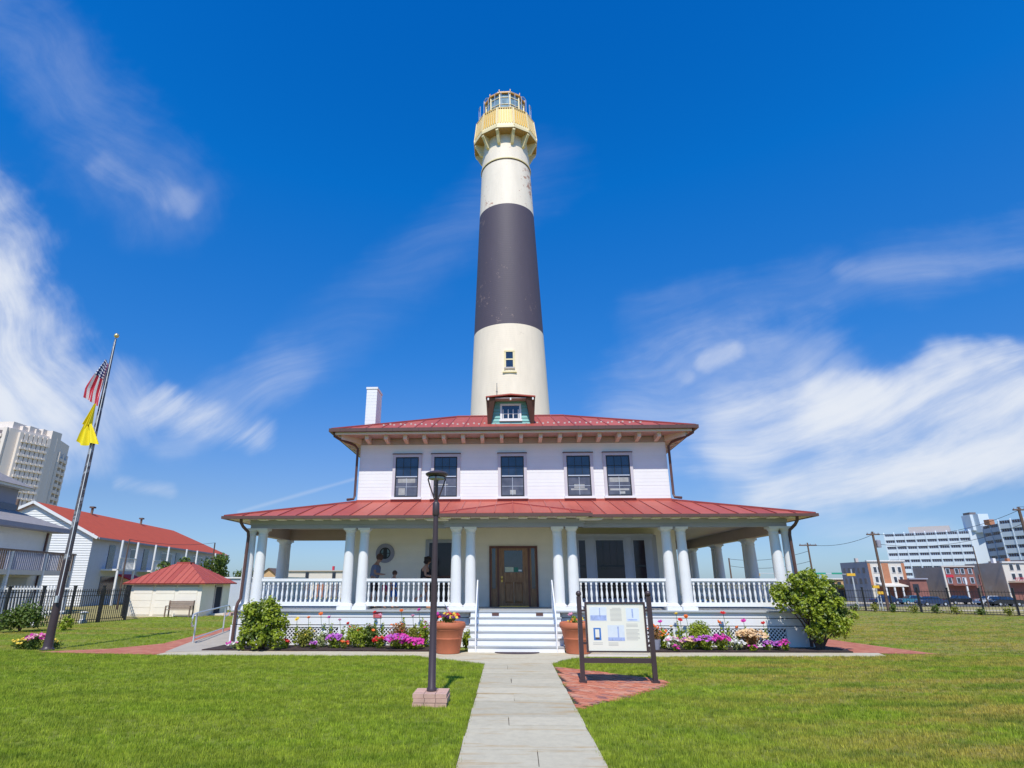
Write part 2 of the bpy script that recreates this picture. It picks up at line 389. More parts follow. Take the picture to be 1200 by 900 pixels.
def brickpave(name):
    m = bpy.data.materials.new(name); m.use_nodes = True; k = NT(m.node_tree); p = k.n['Principled BSDF']
    geo = k.new('ShaderNodeNewGeometry'); b = k.new('ShaderNodeTexBrick'); k.put(b.inputs[0], geo.outputs['Position'])
    b.inputs['Scale'].default_value = 1; b.inputs['Brick Width'].default_value = .2; b.inputs['Row Height'].default_value = .1; b.inputs['Mortar Size'].default_value = .004
    b.inputs['Color1'].default_value = (.40, .10, .055, 1); b.inputs['Color2'].default_value = (.52, .19, .11, 1); b.inputs['Mortar'].default_value = (.25, .2, .16, 1)
    k.put(p.inputs['Base Color'], b.outputs[0]); p.inputs['Roughness'].default_value = .9
    return m
M['brickpave'] = brickpave('brick_paving_far')
def varied(name, cols, rough=.85, stain=None):
    """colour picked per object, mottled inside"""
    m = bpy.data.materials.new(name); m.use_nodes = True; k = NT(m.node_tree); p = k.n['Principled BSDF']
    oi = k.new('ShaderNodeObjectInfo'); c_ = k.ramp(oi.outputs['Random'], [(i / (len(cols) - 1), c) for i, c in enumerate(cols)])
    geo = k.new('ShaderNodeNewGeometry'); n = k.noise(geo.outputs['Position'], 7, 7, .7)
    c_ = k.mix(k.m('MULTIPLY', k.step(n, .35, .7), .35), c_, k.mix(1.0, c_, (.62, .62, .64), 'MULTIPLY'))
    if stain:
        mp = k.new('ShaderNodeMapping'); k.put(mp.inputs[0], geo.outputs['Position']); mp.inputs['Scale'].default_value = (.5, 3, 1)
        c_ = k.mix(k.m('MULTIPLY', k.step(k.noise(mp.outputs[0], 1.4, 5, .65), .52, .68), .8), c_, stain)
    k.put(p.inputs['Base Color'], c_); p.inputs['Roughness'].default_value = rough
    b = k.new('ShaderNodeBump'); b.inputs['Strength'].default_value = .35; b.inputs['Distance'].default_value = .01
    k.put(b.inputs['Height'], k.noise(geo.outputs['Position'], 30, 6, .7)); k.put(p.inputs['Normal'], b.outputs[0])
    return m
M['brick'] = varied('pad_brick', [(.46, .13, .07), (.60, .21, .115), (.54, .17, .09), (.62, .30, .19), (.30, .12, .10)])
M['slab'] = varied('bluestone_slab', [(.44, .395, .285), (.54, .485, .35), (.48, .43, .31), (.57, .51, .37)], stain=(.42, .29, .14))

# ------------------------------------------------------------------ mesh helpers
class MB:
    def __init__(s): s.v = []; s.f = []; s.mi = []; s.cur = 0
    def quad(s, *p):
        n = len(s.v); s.v += [tuple(q_) for q_ in p]; s.f.append(tuple(range(n, n + len(p)))); s.mi.append(s.cur); return s
    def hexa(s, p):   # 8 points: bottom 0-3 ccw, top 4-7
        n = len(s.v); s.v += [tuple(q_) for q_ in p]
        for f in ((3, 2, 1, 0), (4, 5, 6, 7), (0, 1, 5, 4), (1, 2, 6, 5), (2, 3, 7, 6), (3, 0, 4, 7)):
            s.f.append(tuple(n + i for i in f)); s.mi.append(s.cur)
        return s
    def box(s, x0, x1, y0, y1, z0, z1):
        if x0 > x1: x0, x1 = x1, x0
        if y0 > y1: y0, y1 = y1, y0
        if z0 > z1: z0, z1 = z1, z0
        return s.hexa([(x0, y0, z0), (x1, y0, z0), (x1, y1, z0), (x0, y1, z0), (x0, y0, z1), (x1, y0, z1), (x1, y1, z1), (x0, y1, z1)])
    def bar(s, a, b, w, h=None):   # rectangular bar between two points
        a, b = Vector(a), Vector(b); h = h or w; d = (b - a).normalized()
        u = d.cross(Vector((0, 0, 1)))
        u = Vector((1, 0, 0)) if u.length < 1e-4 else u.normalized()
        v = u.cross(d); u *= w / 2; v *= h / 2
        return s.hexa([a - u - v, a + u - v, a + u + v, a - u + v, b - u - v, b + u - v, b + u + v, b - u + v])
    def tube(s, pts, r, n=8, caps=True):
        pts = [Vector(p) for p in pts]; rs = r if isinstance(r, (list, tuple)) else [r] * len(pts); base = len(s.v)
        ref = None
        for i, p in enumerate(pts):
            d = (pts[min(i + 1, len(pts) - 1)] - pts[max(i - 1, 0)]).normalized()
            if ref is None: ref = Vector((1, 0, 0)) if abs(d.z) > .8 else Vector((0, 0, 1))
            u = d.cross(ref)
            if u.length < 1e-4: u = d.cross(Vector((0, 1, 0)))
            u.normalize(); v = d.cross(u)
            for k in range(n):
                t = 2 * math.pi * k / n; s.v.append(tuple(p + u * math.cos(t) * rs[i] + v * math.sin(t) * rs[i]))
        for i in range(len(pts) - 1):
            for k in range(n):
                a = base + i * n + k; b = base + i * n + (k + 1) % n
                s.f.append((a, b, b + n, a + n)); s.mi.append(s.cur)
        if caps:
            s.f.append(tuple(base + k for k in range(n))[::-1]); s.mi.append(s.cur)
            s.f.append(tuple(base + (len(pts) - 1) * n + k for k in range(n))); s.mi.append(s.cur)
        return s
    def lathe(s, prof, n=16, c=(0, 0, 0), a0=0., cap=True):   # prof: list of (r, z)
        base = len(s.v)
        for r, z in prof:
            for k in range(n):
                t = a0 + 2 * math.pi * k / n; s.v.append((c[0] + r * math.cos(t), c[1] + r * math.sin(t), c[2] + z))
        for i in range(len(prof) - 1):
            for k in range(n):
                a = base + i * n + k; b = base + i * n + (k + 1) % n
                s.f.append((a, b, b + n, a + n)); s.mi.append(s.cur)
        if cap:
            s.f.append(tuple(base + k for k in range(n))[::-1]); s.mi.append(s.cur)
            s.f.append(tuple(base + (len(prof) - 1) * n + k for k in range(n))); s.mi.append(s.cur)
        return s
    def prism(s, pts, z0, z1):   # plan polygon ccw
        n = len(s.v); k = len(pts)
        s.v += [(p[0], p[1], z0) for p in pts] + [(p[0], p[1], z1) for p in pts]
        s.f.append(tuple(range(n, n + k))[::-1]); s.f.append(tuple(range(n + k, n + 2 * k))); s.mi += [s.cur] * 2
        for i in range(k):
            j = (i + 1) % k; s.f.append((n + i, n + j, n + k + j, n + k + i)); s.mi.append(s.cur)
        return s
    def ball(s, c, r, nu=10, nv=7, sz=1.):
        return s.lathe([(max(1e-4, r * math.sin(math.pi * i / nv)), -r * sz * math.cos(math.pi * i / nv)) for i in range(nv + 1)], nu, c, cap=False)
    def mesh(s, name, mats, smooth=False, off=(0, 0, 0)):
        me = bpy.data.meshes.new(name)
        me.from_pydata([(a - off[0], b - off[1], c_ - off[2]) for a, b, c_ in s.v], [], s.f)
        if not isinstance(mats, (list, tuple)): mats = [mats]
        for m in mats: me.materials.append(M[m] if isinstance(m, str) else m)
        if len(mats) > 1: me.polygons.foreach_set('material_index', s.mi)
        if smooth:
            me.polygons.foreach_set('use_smooth', [True] * len(me.polygons))
            if smooth != 'all':
                try: me.set_sharp_from_angle(angle=R(40))
                except Exception: pass
        me.update(); return me
    def build(s, name, mats, parent=None, smooth=False, label=None, kind=None, loc=None):
        """vertices are in world coordinates; children take them relative to their thing's base"""
        off = (0, 0, 0)
        if parent is not None: off = tuple(ORG.get(parent.name, (0, 0, 0)))
        if loc is not None: off = tuple(off[i] + loc[i] for i in range(3))
        o = bpy.data.objects.new(name, s.mesh(name, mats, smooth, off)); C.objects.link(o)
        if loc is not None: o.location = loc
        if parent is not None: o.parent = parent
        ORG[o.name] = off
        if label: o['label'] = label
        if kind: o['kind'] = kind
        return o
ORG = {}
def thing(name, label, cat, loc=(0, 0, 0), rz=0., group=None):
    o = bpy.data.objects.new(name, None); C.objects.link(o); o.location = loc; o.rotation_euler = (0, 0, rz)
    o.empty_display_size = .3
    o['label'] = label; o['category'] = cat
    if group: o['group'] = group
    ORG[o.name] = (0, 0, 0) if rz else tuple(loc)
    return o
def tag(o, label, cat, group=None):
    o['label'] = label; o['category'] = cat
    if group: o['group'] = group
    return o
def rebase(o):        # move the origin of a one-mesh thing to its base
    me = o.data; n = len(me.vertices); xs = [v.co for v in me.vertices]
    c_ = Vector((sum(p.x for p in xs) / n, sum(p.y for p in xs) / n, min(p.z for p in xs)))
    me.transform(Matrix.Translation(-c_)); o.location = o.location + c_; return o
def struct(o): o['kind'] = 'structure'; return o
def piece(name, me, parent, loc, rz=0., scale=None):
    """copy of a repeated part; loc in world coordinates"""
    o = bpy.data.objects.new(name, me); C.objects.link(o); off = ORG.get(parent.name, (0, 0, 0))
    o.location = tuple(loc[i] - off[i] for i in range(3)); o.rotation_euler = (0, 0, rz); o.parent = parent
    if scale: o.scale = scale
    ORG[o.name] = (0, 0, 0)
    return o
def copy_thing(src, loc, rz, label, group=None):
    r = src.copy(); C.objects.link(r); r.location = loc; r.rotation_euler = (0, 0, rz); r['label'] = label
    if group: r['group'] = group
    def rec(a, b):
        for ch in [k for k in bpy.data.objects if k.parent == a]:
            c_ = ch.copy(); C.objects.link(c_); c_.parent = b; rec(ch, c_)
    rec(src, r); return r

# ================================================================== GROUND
HX = .22                                 # the house's centre line
def sheet(name, pts, z, m, kind='structure', th=None):
    b = MB()
    if th: b.prism(pts, z - th, z)
    else: b.quad(*[(p[0], p[1], z) for p in pts])
    o = b.build(name, m); o['kind'] = kind; return o
G = -1.6
def ss_(x): x = max(0, min(1, x)); return x * x * (3 - 2 * x)
def dip(x, y):
    a = ((x - 24.4) * .74 + (y - 46.8) * .67) - 1.2          # metres beyond the iron fence
    return G * ss_(a / 14) * ss_((x - 4) / 10) if y > 20 else 0
def ground():
    xs = [-1500, -400, -120, -60, -30, 0] + [4 + i * 3 for i in range(52)] + [190, 400, 1500]
    ys_ = [-60, -10, 20] + [22 + 3 * i for i in range(46)] + [170, 250, 500, 2500]
    b = MB(); nx = len(xs)
    for y in ys_:
        for x in xs: b.v.append((x, y, dip(x, y)))
    for j in range(len(ys_) - 1):
        for i in range(nx - 1):
            cx_, cy_ = (xs[i] + xs[i + 1]) / 2, (ys_[j] + ys_[j + 1]) / 2
            b.f.append((j * nx + i, j * nx + i + 1, (j + 1) * nx + i + 1, (j + 1) * nx + i))
            b.mi.append(1 if (cx_ - 24.4) * .74 + (cy_ - 46.8) * .67 > 3 and cx_ > 6 or cy_ > 75 else 0)
    o = b.build('ground', ['lawn', 'dry'], smooth='all'); o['kind'] = 'structure'
ground()
# walk across the front of the porch, apron and path bed
cross = [(-9.9, 17.45), (-2.6, 17.62), (-1.97, 17.04), (-1.25, 16.54), (-.61, 16.02), (1.08, 16.0), (1.42, 16.84), (2.19, 17.6), (10.4, 18.05), (10.6, 18.75), (1.6, 18.5), (-7.7, 18.45), (-9.9, 18.1)]
sheet('cross_walk', cross, .022, M['slab'], th=.12)
sheet('path_bed', [(-.61, 2.0), (1.085, 2.0), (1.085, 16.05), (-.61, 16.05)], .006, 'soil')
path = bpy.data.objects.new('path', None); C.objects.link(path); path['kind'] = 'structure'; ORG['path'] = (0, 0, 0)
ys = [2.4, 2.95, 3.5, 4.1, 4.65, 5.2, 5.8, 6.3, 6.9, 7.42, 8.1, 8.72, 9.36, 9.93, 10.55, 11.18, 11.81, 12.43, 13.02, 13.6, 14.25, 14.9, 15.64, 15.99]
for i in range(len(ys) - 1):
    cuts = [-.6, 1.075] if i % 3 else [-.6, random.uniform(-.1, .6), 1.075]
    for a, b_ in zip(cuts[:-1], cuts[1:]):
        z = .026 + random.uniform(-.004, .004); s_ = MB()
        j = [random.uniform(-.012, .012) for _ in range(4)]
        y0, y1 = ys[i] + .006, ys[i + 1] - .006
        s_.prism([(a + .004, y0 + j[0]), (b_ - .004, y0 + j[0]), (b_ - .004 + j[2], y1), (a + .004 + j[3], y1)], -.03, z)
        o = s_.build('slab', M['slab'], path, loc=None)
# brick pad beside the sign
pad_poly = [(1.09, 15.5), (2.01, 14.73), (2.98, 13.95), (3.25, 13.45), (3.1, 12.95), (2.21, 11.85), (1.5, 11.05), (1.09, 10.6)]
def inside(x, y, poly):
    r = False; n = len(poly)
    for i in range(n):
        x1, y1 = poly[i]; x2, y2 = poly[(i + 1) % n]
        if (y1 > y) != (y2 > y) and x < (x2 - x1) * (y - y1) / (y2 - y1) + x1: r = not r
    return r
pad = sheet('brick_pad', pad_poly, .008, 'soil'); ORG[pad.name] = (0, 0, 0)
bm_ = [MB().box(-.098, .098, -.048, .048, -.02, h).mesh('brick', M['brick']) for h in (.018, .021, .015)]
ang = R(-38); ca, sa = math.cos(ang), math.sin(ang)
for i in range(-30, 31):
    for j in range(-40, 41):
        u = (i + .5 * (j % 2)) * .203; v_ = j * .102
        x = 1.9 + u * ca - v_ * sa; y = 13 + u * sa + v_ * ca
        if inside(x, y, pad_poly) and inside(x - .05, y, pad_poly):
            piece('brick', random.choice(bm_), pad, (x, y, random.uniform(-.002, .002)), ang + random.uniform(-.01, .01))
# far brick strips and the ramp
sheet('brick_path', [(-13.9, 18.0), (-12.3, 17.75), (-9.9, 17.5), (-9.9, 18.12), (-10.0, 18.6), (-10.9, 22.3), (-12.2, 28.5), (-12.7, 28.5), (-11.5, 20.6), (-12.2, 19.0)], .012, 'brickpave')
sheet('brick_path', [(9.6, 18.76), (10.6, 18.72), (12.2, 18.65), (11.9, 20.2), (11.6, 22.0), (11.2, 25.5), (10.2, 25.5), (9.9, 21.0)], .012, 'brickpave')
sheet('ramp', [(-10.0, 18.1), (-7.9, 18.45), (-8.2, 19.75), (-9.2, 19.75), (-9.3, 26.6), (-11.9, 26.6), (-10.75, 20.9)], .03, 'concrete', th=.1)
# mulch beds, raised a little
sheet('mulch_bed', [(-9.1, 18.45), (-1.5, 18.5), (-1.5, 19.9), (-9.0, 19.9)], .06, 'soil', th=.1)
sheet('mulch_bed', [(1.75, 18.52), (9.9, 18.75), (9.9, 20.6), (8.9, 19.9), (1.75, 19.9)], .06, 'soil', th=.1)
# far ground on the right: shrub bed, verge, pavement, street
sheet('pavement', [(16, 83.5), (150, 83.5), (150, 84.7), (16, 84.7)], G + .06, 'concrete', th=.08)
sheet('street', [(16, 97), (160, 97), (160, 108), (16, 108)], G + .02, 'asph')
sheet('pavement', [(16, 108.5), (160, 108.5), (160, 113), (16, 113)], G + .14, 'concrete', th=.12)
# left: yard behind the fence
sheet('yard', [(-24, 26.5), (-20.9, 33), (-21, 60), (-60, 60), (-60, 22), (-24, 22)], .009, 'dry')

# ================================================================== KEEPER'S HOUSE
house = thing('keepers_house', "white two-storey house with red metal roofs and columned porch in front of the lighthouse", 'house', (HX, 22.5, 0))
def hb(): return MB()
def B(x0, x1, y0, y1, z0, z1): return (HX + x0, HX + x1, y0, y1, z0, z1)
WY = 22.5; WB = 29.7; HW = 6.0
# walls
wall = hb().box(*B(-HW + .03, HW - .03, WY + .03, WB, .1, 3.98)).build('wall', 'offwhite', house)
uw = hb().box(*B(-HW + .03, HW - .03, WY + .03, WB, 3.98, 7.38)).build('upper_wall', 'white', house)
def boards(parent, z0, z1, h, mname, y, x0, x1, lip=.012):
    me = {}
    z = z0
    while z < z1 - .01:
        z2 = min(z + h, z1); b = hb()
        l_ = lip + random.uniform(0, .004)
        b.hexa([(HX + x0, y - l_, z), (HX + x1, y - l_, z), (HX + x1, y + .05, z), (HX + x0, y + .05, z),
                (HX + x0, y - .002, z2), (HX + x1, y - .002, z2), (HX + x1, y + .05, z2), (HX + x0, y + .05, z2)])
        b.build('clapboard', mname, parent); z = z2
def sideboards(parent, z0, z1, h, mname, x, y0, y1, sgn, lip=.012):
    z = z0
    while z < z1 - .01:
        z2 = min(z + h, z1); b = hb()
        a = HX + x + sgn * lip; c_ = HX + x + sgn * .002; i_ = HX + x - sgn * .05
        b.hexa([(i_, y0, z), (a, y0, z), (a, y1, z), (i_, y1, z), (i_, y0, z2), (c_, y0, z2), (c_, y1, z2), (i_, y1, z2)])
        b.build('clapboard', mname, parent); z = z2
boards(uw, 4.93, 7.13, .129, 'white', WY, -HW, HW, .003)
boards(wall, 1.1, 3.9, .14, 'offwhite', WY, -HW, HW, .006)
for s_ in (-1, 1):
    sideboards(uw, 4.93, 7.13, .129, 'white', s_ * HW, WY + .04, WB, s_)
    sideboards(wall, 1.1, 3.9, .2, 'offwhite', s_ * HW, WY + .04, WB, s_, .006)
hb().box(*B(-HW - .03, HW + .03, WY - .035, WY + .1, 7.131, 7.33)).box(*B(-HW - .03, -HW + .1, WY + .1, WB, 7.131, 7.33)).box(*B(HW - .1, HW + .03, WY + .1, WB, 7.131, 7.33)).build('frieze', 'trim', house)

# sash windows of the upper storey
def sash_window(cx, z0, z1, w, parent, y=WY, muntx=2, curtain=True, casing='casing'):
    b = hb(); t = .11
    b.box(*B(cx - w / 2, cx - w / 2 + t, y - .045, y + .02, z0 + .08, z1 - t)).box(*B(cx + w / 2 - t, cx + w / 2, y - .045, y + .02, z0 + .08, z1 - t))
    b.box(*B(cx - w / 2, cx + w / 2, y - .047, y + .02, z1 - t, z1))
    win = b.build('window', casing, parent)
    hb().box(*B(cx - w / 2 - .02, cx + w / 2 + .02, y - .075, y + .01, z1, z1 + .035)).build('drip_cap', 'gutter', win)
    hb().box(*B(cx - w / 2 - .03, cx + w / 2 + .03, y - .10, y + .02, z0, z0 + .08)).build('sill', 'white', win)
    gx0, gx1 = cx - w / 2 + t, cx + w / 2 - t; gz0, gz1 = z0 + .08, z1 - t; gm = (gz0 + gz1) / 2
    f = .04; b = hb()
    for (a, c_, yy) in ((gm, gz1, y - .036), (gz0, gm, y - .024)):
        b.box(*B(gx0, gx0 + f, yy, yy + .03, a, c_)).box(*B(gx1 - f, gx1, yy, yy + .03, a, c_))
        b.box(*B(gx0 + f, gx1 - f, yy, yy + .03, c_ - f, c_))
        if a == gz0: b.box(*B(gx0 + f, gx1 - f, yy, yy + .03, a, a + f + .02))
    b.build('sash', 'black', win)
    hb().box(*B(gx0 + f, gx1 - f, y - .041, y - .012, gm - .012, gm + .028)).build('meeting_rail', 'rail', win)
    hb().quad((HX + gx0 + f, y - .014, gm), (HX + gx1 - f, y - .014, gm), (HX + gx1 - f, y - .014, gz1 - f), (HX + gx0 + f, y - .014, gz1 - f)).build('pane', 'glass', win)
    hb().quad((HX + gx0 + f, y - .004, gz0 + f), (HX + gx1 - f, y - .004, gz0 + f), (HX + gx1 - f, y - .004, gm), (HX + gx0 + f, y - .004, gm)).build('pane', 'glasslo', win)
    b = hb(); gw = gx1 - gx0 - 2 * f
    for k in range(1, 3): b.box(*B(gx0 + f + gw * k / 3 - .009, gx0 + f + gw * k / 3 + .009, y - .03, y - .0145, gm + .03, gz1 - f))
    b.box(*B(gx0 + f, gx1 - f, y - .028, y - .0145, (gm + gz1) / 2 - .01, (gm + gz1) / 2 + .01)); b.build('muntin', 'black', win)
    b = hb()
    b.box(*B(cx - .008, cx + .008, y - .02, y - .006, gz0 + f + .02, gm - .013)); b.box(*B(gx0 + f, gx1 - f, y - .018, y - .006, (gm + gz0) / 2, (gm + gz0) / 2 + .016)); b.build('muntin', 'rail', win)
    return win
for i, cx in enumerate((-4.1, -2.58, .02, 2.58, 4.1)):
    wn = sash_window(cx, 4.96, 6.72, 1.13 if i != 2 else 1.12, house, WY - .028)
    # blinds and things on the window boards show through the lower sashes
    for a0_, a1_, z0_, z1_ in (((-.34, .34, 5.60, 5.78), (-.3, -.05, 5.13, 5.40)), ((-.36, .1, 5.5, 5.55),), ((-.1, .12, 5.13, 5.3),), ((-.33, .3, 5.28, 5.34), (-.2, .2, 5.36, 5.5)), ((-.36, .36, 5.58, 5.75), (-.36, .36, 5.26, 5.33), (0, .2, 5.13, 5.22)))[i]:
        hb().box(*B(cx + a0_, cx + a1_, WY - .0355, WY - .033, z0_, z1_)).build('blind', 'curtain', wn)
# side windows
for s_ in (-1, 1):
    for yy in (24.2, 27.0):
        b = hb(); x = s_ * HW
        b.box(*B(x, x + s_ * .05, yy - .55, yy + .55, 4.98, 6.72)); wn = b.build('window', 'white', house)
        hb().box(*B(x + s_ * .05, x + s_ * .056, yy - .43, yy + .43, 5.08, 6.6)).build('pane', 'glass', wn)

# ---- upper roof
EY, EH, EZ, RS, RL = 21.6, 6.98, 7.56, 4.5, 2.48
rise = .374 * RS
roof = hb().hexa([(HX - EH + .05, EY + .05, EZ - .05), (HX + EH - .05, EY + .05, EZ - .05), (HX + EH - .05, 30.55, EZ - .05), (HX - EH + .05, 30.55, EZ - .05),
                  (HX - RL, EY + RS, EZ + rise - .07), (HX + RL, EY + RS, EZ + rise - .07), (HX + RL, EY + RS + .02, EZ + rise - .07), (HX - RL, EY + RS + .02, EZ + rise - .07)]).build('roof', 'red', house)
def panel(P, a0, a1, T0, T1, parent, th=.03, seam=True, m=('red', 'redseam')):
    b = hb(); lo = Vector((0, 0, -th))
    pts = [P(a0, 0), P(a1, 0)] + ([P(a1, T1)] if T1 > 1e-4 else []) + ([P(a0, T0)] if T0 > 1e-4 else [])
    if len(pts) < 3: return
    n = len(b.v); k = len(pts)
    j = Vector((0, 0, random.uniform(-.003, .003)))
    b.v += [tuple(p + lo) for p in pts] + [tuple(p + j) for p in pts]
    b.f.append(tuple(range(n, n + k))[::-1]); b.f.append(tuple(range(n + k, n + 2 * k))); b.mi += [0, 0]
    for i in range(k):
        q_ = (i + 1) % k; b.f.append((n + i, n + q_, n + k + q_, n + k + i)); b.mi.append(0)
    if seam and T1 > .02:
        b.cur = 1; a = P(a1, 0); c_ = P(a1, T1); up_ = Vector((0, 0, .03)); wd = (P(a1, 0) - P(a0, 0)).normalized() * .014
        b.hexa([a - wd - up_, a + wd - up_, c_ + wd - up_, c_ - wd - up_, a - wd + up_, a + wd + up_, c_ + wd + up_, c_ - wd + up_])
    b.build('roof_panel', m, parent)
Pf = lambda a, t: Vector((HX + a, EY + RS * t, EZ + rise * t))
Pb = lambda a, t: Vector((HX + a, 30.6 - RS * t, EZ + rise * t))
Pl = lambda a, t: Vector((HX - EH + RS * t, a, EZ + rise * t))
Pr = lambda a, t: Vector((HX + EH - RS * t, a, EZ + rise * t))
edges = [-EH + 4.5 * i / 7 for i in range(7)] + [-RL + .62 * i for i in range(9)] + [RL + 4.5 * i / 7 for i in range(1, 8)]
for a0, a1 in zip(edges[:-1], edges[1:]):
    T = lambda a: min(1, max(0, (EH - abs(a)) / RS))
    panel(Pf, a0, a1, T(a0), T(a1), roof); panel(Pb, a0, a1, T(a0), T(a1), roof)
for k in range(14):
    a0, a1 = EY + 9 * k / 14, EY + 9 * (k + 1) / 14; T = lambda a: min(1, max(0, (4.5 - abs(a - EY - 4.5)) / RS))
    panel(Pl, a0, a1, T(a0), T(a1), roof); panel(Pr, a0, a1, T(a0), T(a1), roof)
b = hb()
for s_ in (-1, 1):
    b.bar((HX + s_ * EH, EY, EZ + .02), (HX + s_ * RL, EY + RS, EZ + rise + .03), .12, .05); b.bar((HX + s_ * EH, 30.6, EZ + .02), (HX + s_ * RL, EY + RS, EZ + rise + .03), .12, .05)
b.bar((HX - RL, EY + RS, EZ + rise + .03), (HX + RL, EY + RS, EZ + rise + .03), .14, .05)
b.build('ridge_cap', 'redseam', roof)
sg = MB().box(-.035, .035, -.02, .02, 0, .055).mesh('snow_guard', 'beige')
for r_, t in ((0, .235), (1, .30)):
    for k in range(-14, 15):
        x = k * .43 + r_ * .215
        if abs(x) < EH - RS * t - .35 and not abs(x) < 1.0: piece('snow_guard', sg, roof, Pf(x, t) + Vector((0, 0, .0)))
# gutter, fascia, soffit
b = hb()
b.box(*B(-EH - .06, EH + .06, EY - .1, EY + .04, EZ - .12, EZ + .01)); b.box(*B(-EH - .06, -EH + .08, EY + .04, 30.6, EZ - .12, EZ + .008)); b.box(*B(EH - .08, EH + .06, EY + .04, 30.6, EZ - .12, EZ + .008))
b.build('gutter', 'gutter', house)
b = hb()
b.box(*B(-EH + .16, EH - .16, EY + .05, EY + .1, EZ - .205, EZ - .122)); b.box(*B(-EH + .1, -EH + .15, EY + .1, 30.5, EZ - .205, EZ - .122)); b.box(*B(EH - .15, EH - .1, EY + .1, 30.5, EZ - .205, EZ - .122))
b.build('fascia', 'wh2', house)
sf = hb()
sf.box(*B(-EH + .12, EH - .12, EY + .1, WY + .05, EZ - .19, EZ - .17)); sf.box(*B(-EH + .12, -HW + .02, WY + .05, 30.5, EZ - .192, EZ - .17)); sf.box(*B(HW - .02, EH - .12, WY + .05, 30.5, EZ - .192, EZ - .17))
sf.build('soffit', 'trim', house)
for k in range(14):   # joints of the gutter
    hb().box(*B(-6.6 + k * 1.015, -6.585 + k * 1.015, EY - .104, EY - .09, EZ - .125, EZ + .012)).build('gutter_strap', 'brown', house)
bk = MB()
bk.hexa([(-.07, -.62, -.0), (.07, -.62, 0), (.07, 0, -.06), (-.07, 0, -.06), (-.07, -.62, .17), (.07, -.62, .17), (.07, 0, .17), (-.07, 0, .17)])
bkm = bk.mesh('bracket', 'bracket')
for k in range(16): piece('bracket', bkm, house, (HX - 5.63 + k * .7507, WY - .04, 7.2))
for s_ in (-1, 1):
    for k in range(10): piece('bracket', bkm, house, (HX + s_ * (HW + .03), WY + .25 + k * .75, 7.2), R(90) * s_)
    piece('bracket', bkm, house, (HX + s_ * (HW + .03), WY + .0, 7.205), R(45) * s_, (1.3, 1.45, 1))

# ---- dormer
dm = hb()
DY = 22.86
def dl(z): return .80 - .20 * (z - 8.02) / 1.05
dm.hexa([(HX - dl(7.9), DY + .02, 7.9), (HX + dl(7.9), DY + .02, 7.9), (HX + dl(7.9), 25.6, 7.9), (HX - dl(7.9), 25.6, 7.9),
         (HX - dl(9.0), DY + .02, 9.0), (HX + dl(9.0), DY + .02, 9.0), (HX + dl(9.0), 25.6, 9.0), (HX - dl(9.0), 25.6, 9.0)])
dormer = dm.build('dormer', 'teal', house)
for k in range(7):
    z0 = 7.98 + k * .145; z1 = z0 + .145; b = hb()
    b.hexa([(HX - dl(z0), DY - .03, z0), (HX + dl(z0), DY - .03, z0), (HX + dl(z0), DY + .03, z0), (HX - dl(z0), DY + .03, z0),
            (HX - dl(z1), DY - .005, z1), (HX + dl(z1), DY - .005, z1), (HX + dl(z1), DY + .03, z1), (HX - dl(z1), DY + .03, z1)])
    b.build('shingle_course', 'teal', dormer)
b = hb()
for x0, x1, z0, z1 in ((-.43, -.35, 8.20, 8.78), (.35, .43, 8.20, 8.78), (-.43, .43, 8.78, 8.86), (-.46, .46, 8.13, 8.20)): b.box(*B(x0, x1, DY - .075, DY, z0, z1))
b.build('window_frame', 'white', dormer)
hb().box(*B(-.35, .35, DY - .042, DY - .034, 8.2, 8.78)).build('pane', 'glass', dormer)
b = hb()
for x in (-.31, -.1, .1, .31): b.box(*B(x - .02, x + .02, DY - .066, DY - .043, 8.2, 8.62))
b.box(*B(-.35, .35, DY - .06, DY - .043, 8.42, 8.45)); b.box(*B(-.35, .35, DY - .068, DY - .043, 8.2, 8.24)); b.build('muntin', 'wh2', dormer)
b = hb()   # low gable roof and flared brown eaves
for s_ in (-1, 1):
    a = (HX + s_ * 1.0, 22.34, 9.06); r_ = (HX, 22.34, 9.16); a2 = (HX + s_ * 1.0, 25.9, 9.06); r2 = (HX, 25.9, 9.16)
    lo = lambda p, d=.05: (p[0], p[1], p[2] - d)
    b.hexa([lo(a), lo(r_), lo(r2), lo(a2), a, r_, r2, a2])
b.build('dormer_roof', 'red', dormer)
b = hb()
for s_ in (-1, 1):
    x1 = HX + s_ * .99; x0 = HX + s_ * .62; xb0 = HX + s_ * .80; xb1 = HX + s_ * .94
    b.hexa([(xb0, DY - .05, 8.03), (xb1, DY - .05, 8.0), (xb1, 25, 8.0), (xb0, 25, 8.03), (x0, 22.4, 8.99), (x1, 22.4, 9.005), (x1, 25.6, 9.005), (x0, 25.6, 8.99)])
b.build('flared_eave', 'gutter', dormer)
b = hb(); b.box(*B(-.62, .62, 22.4, DY, 8.975, 9.0)); b.build('dormer_soffit', 'trim', dormer)
for x in (-.9, 0, .9): hb().box(*B(x - .03, x + .03, 22.36, 22.5, 8.9, 8.99)).build('rafter_tail', 'white', dormer)

# ---- chimney
ch = hb(); ch.box(*B(-6.28, -5.83, 24.0, 25.0, 7.0, 9.98)).build('chimney', 'white', house)
hb().box(*B(-6.31, -5.80, 23.97, 25.03, 9.981, 10.07)).build('chimney_cap', 'white', house)
# brick courses of the chimney
for k in range(16): hb().box(*B(-6.285, -5.825, 23.995, 25.005, 7.72 + k * .14, 7.845 + k * .14)).build('course', 'white', house)

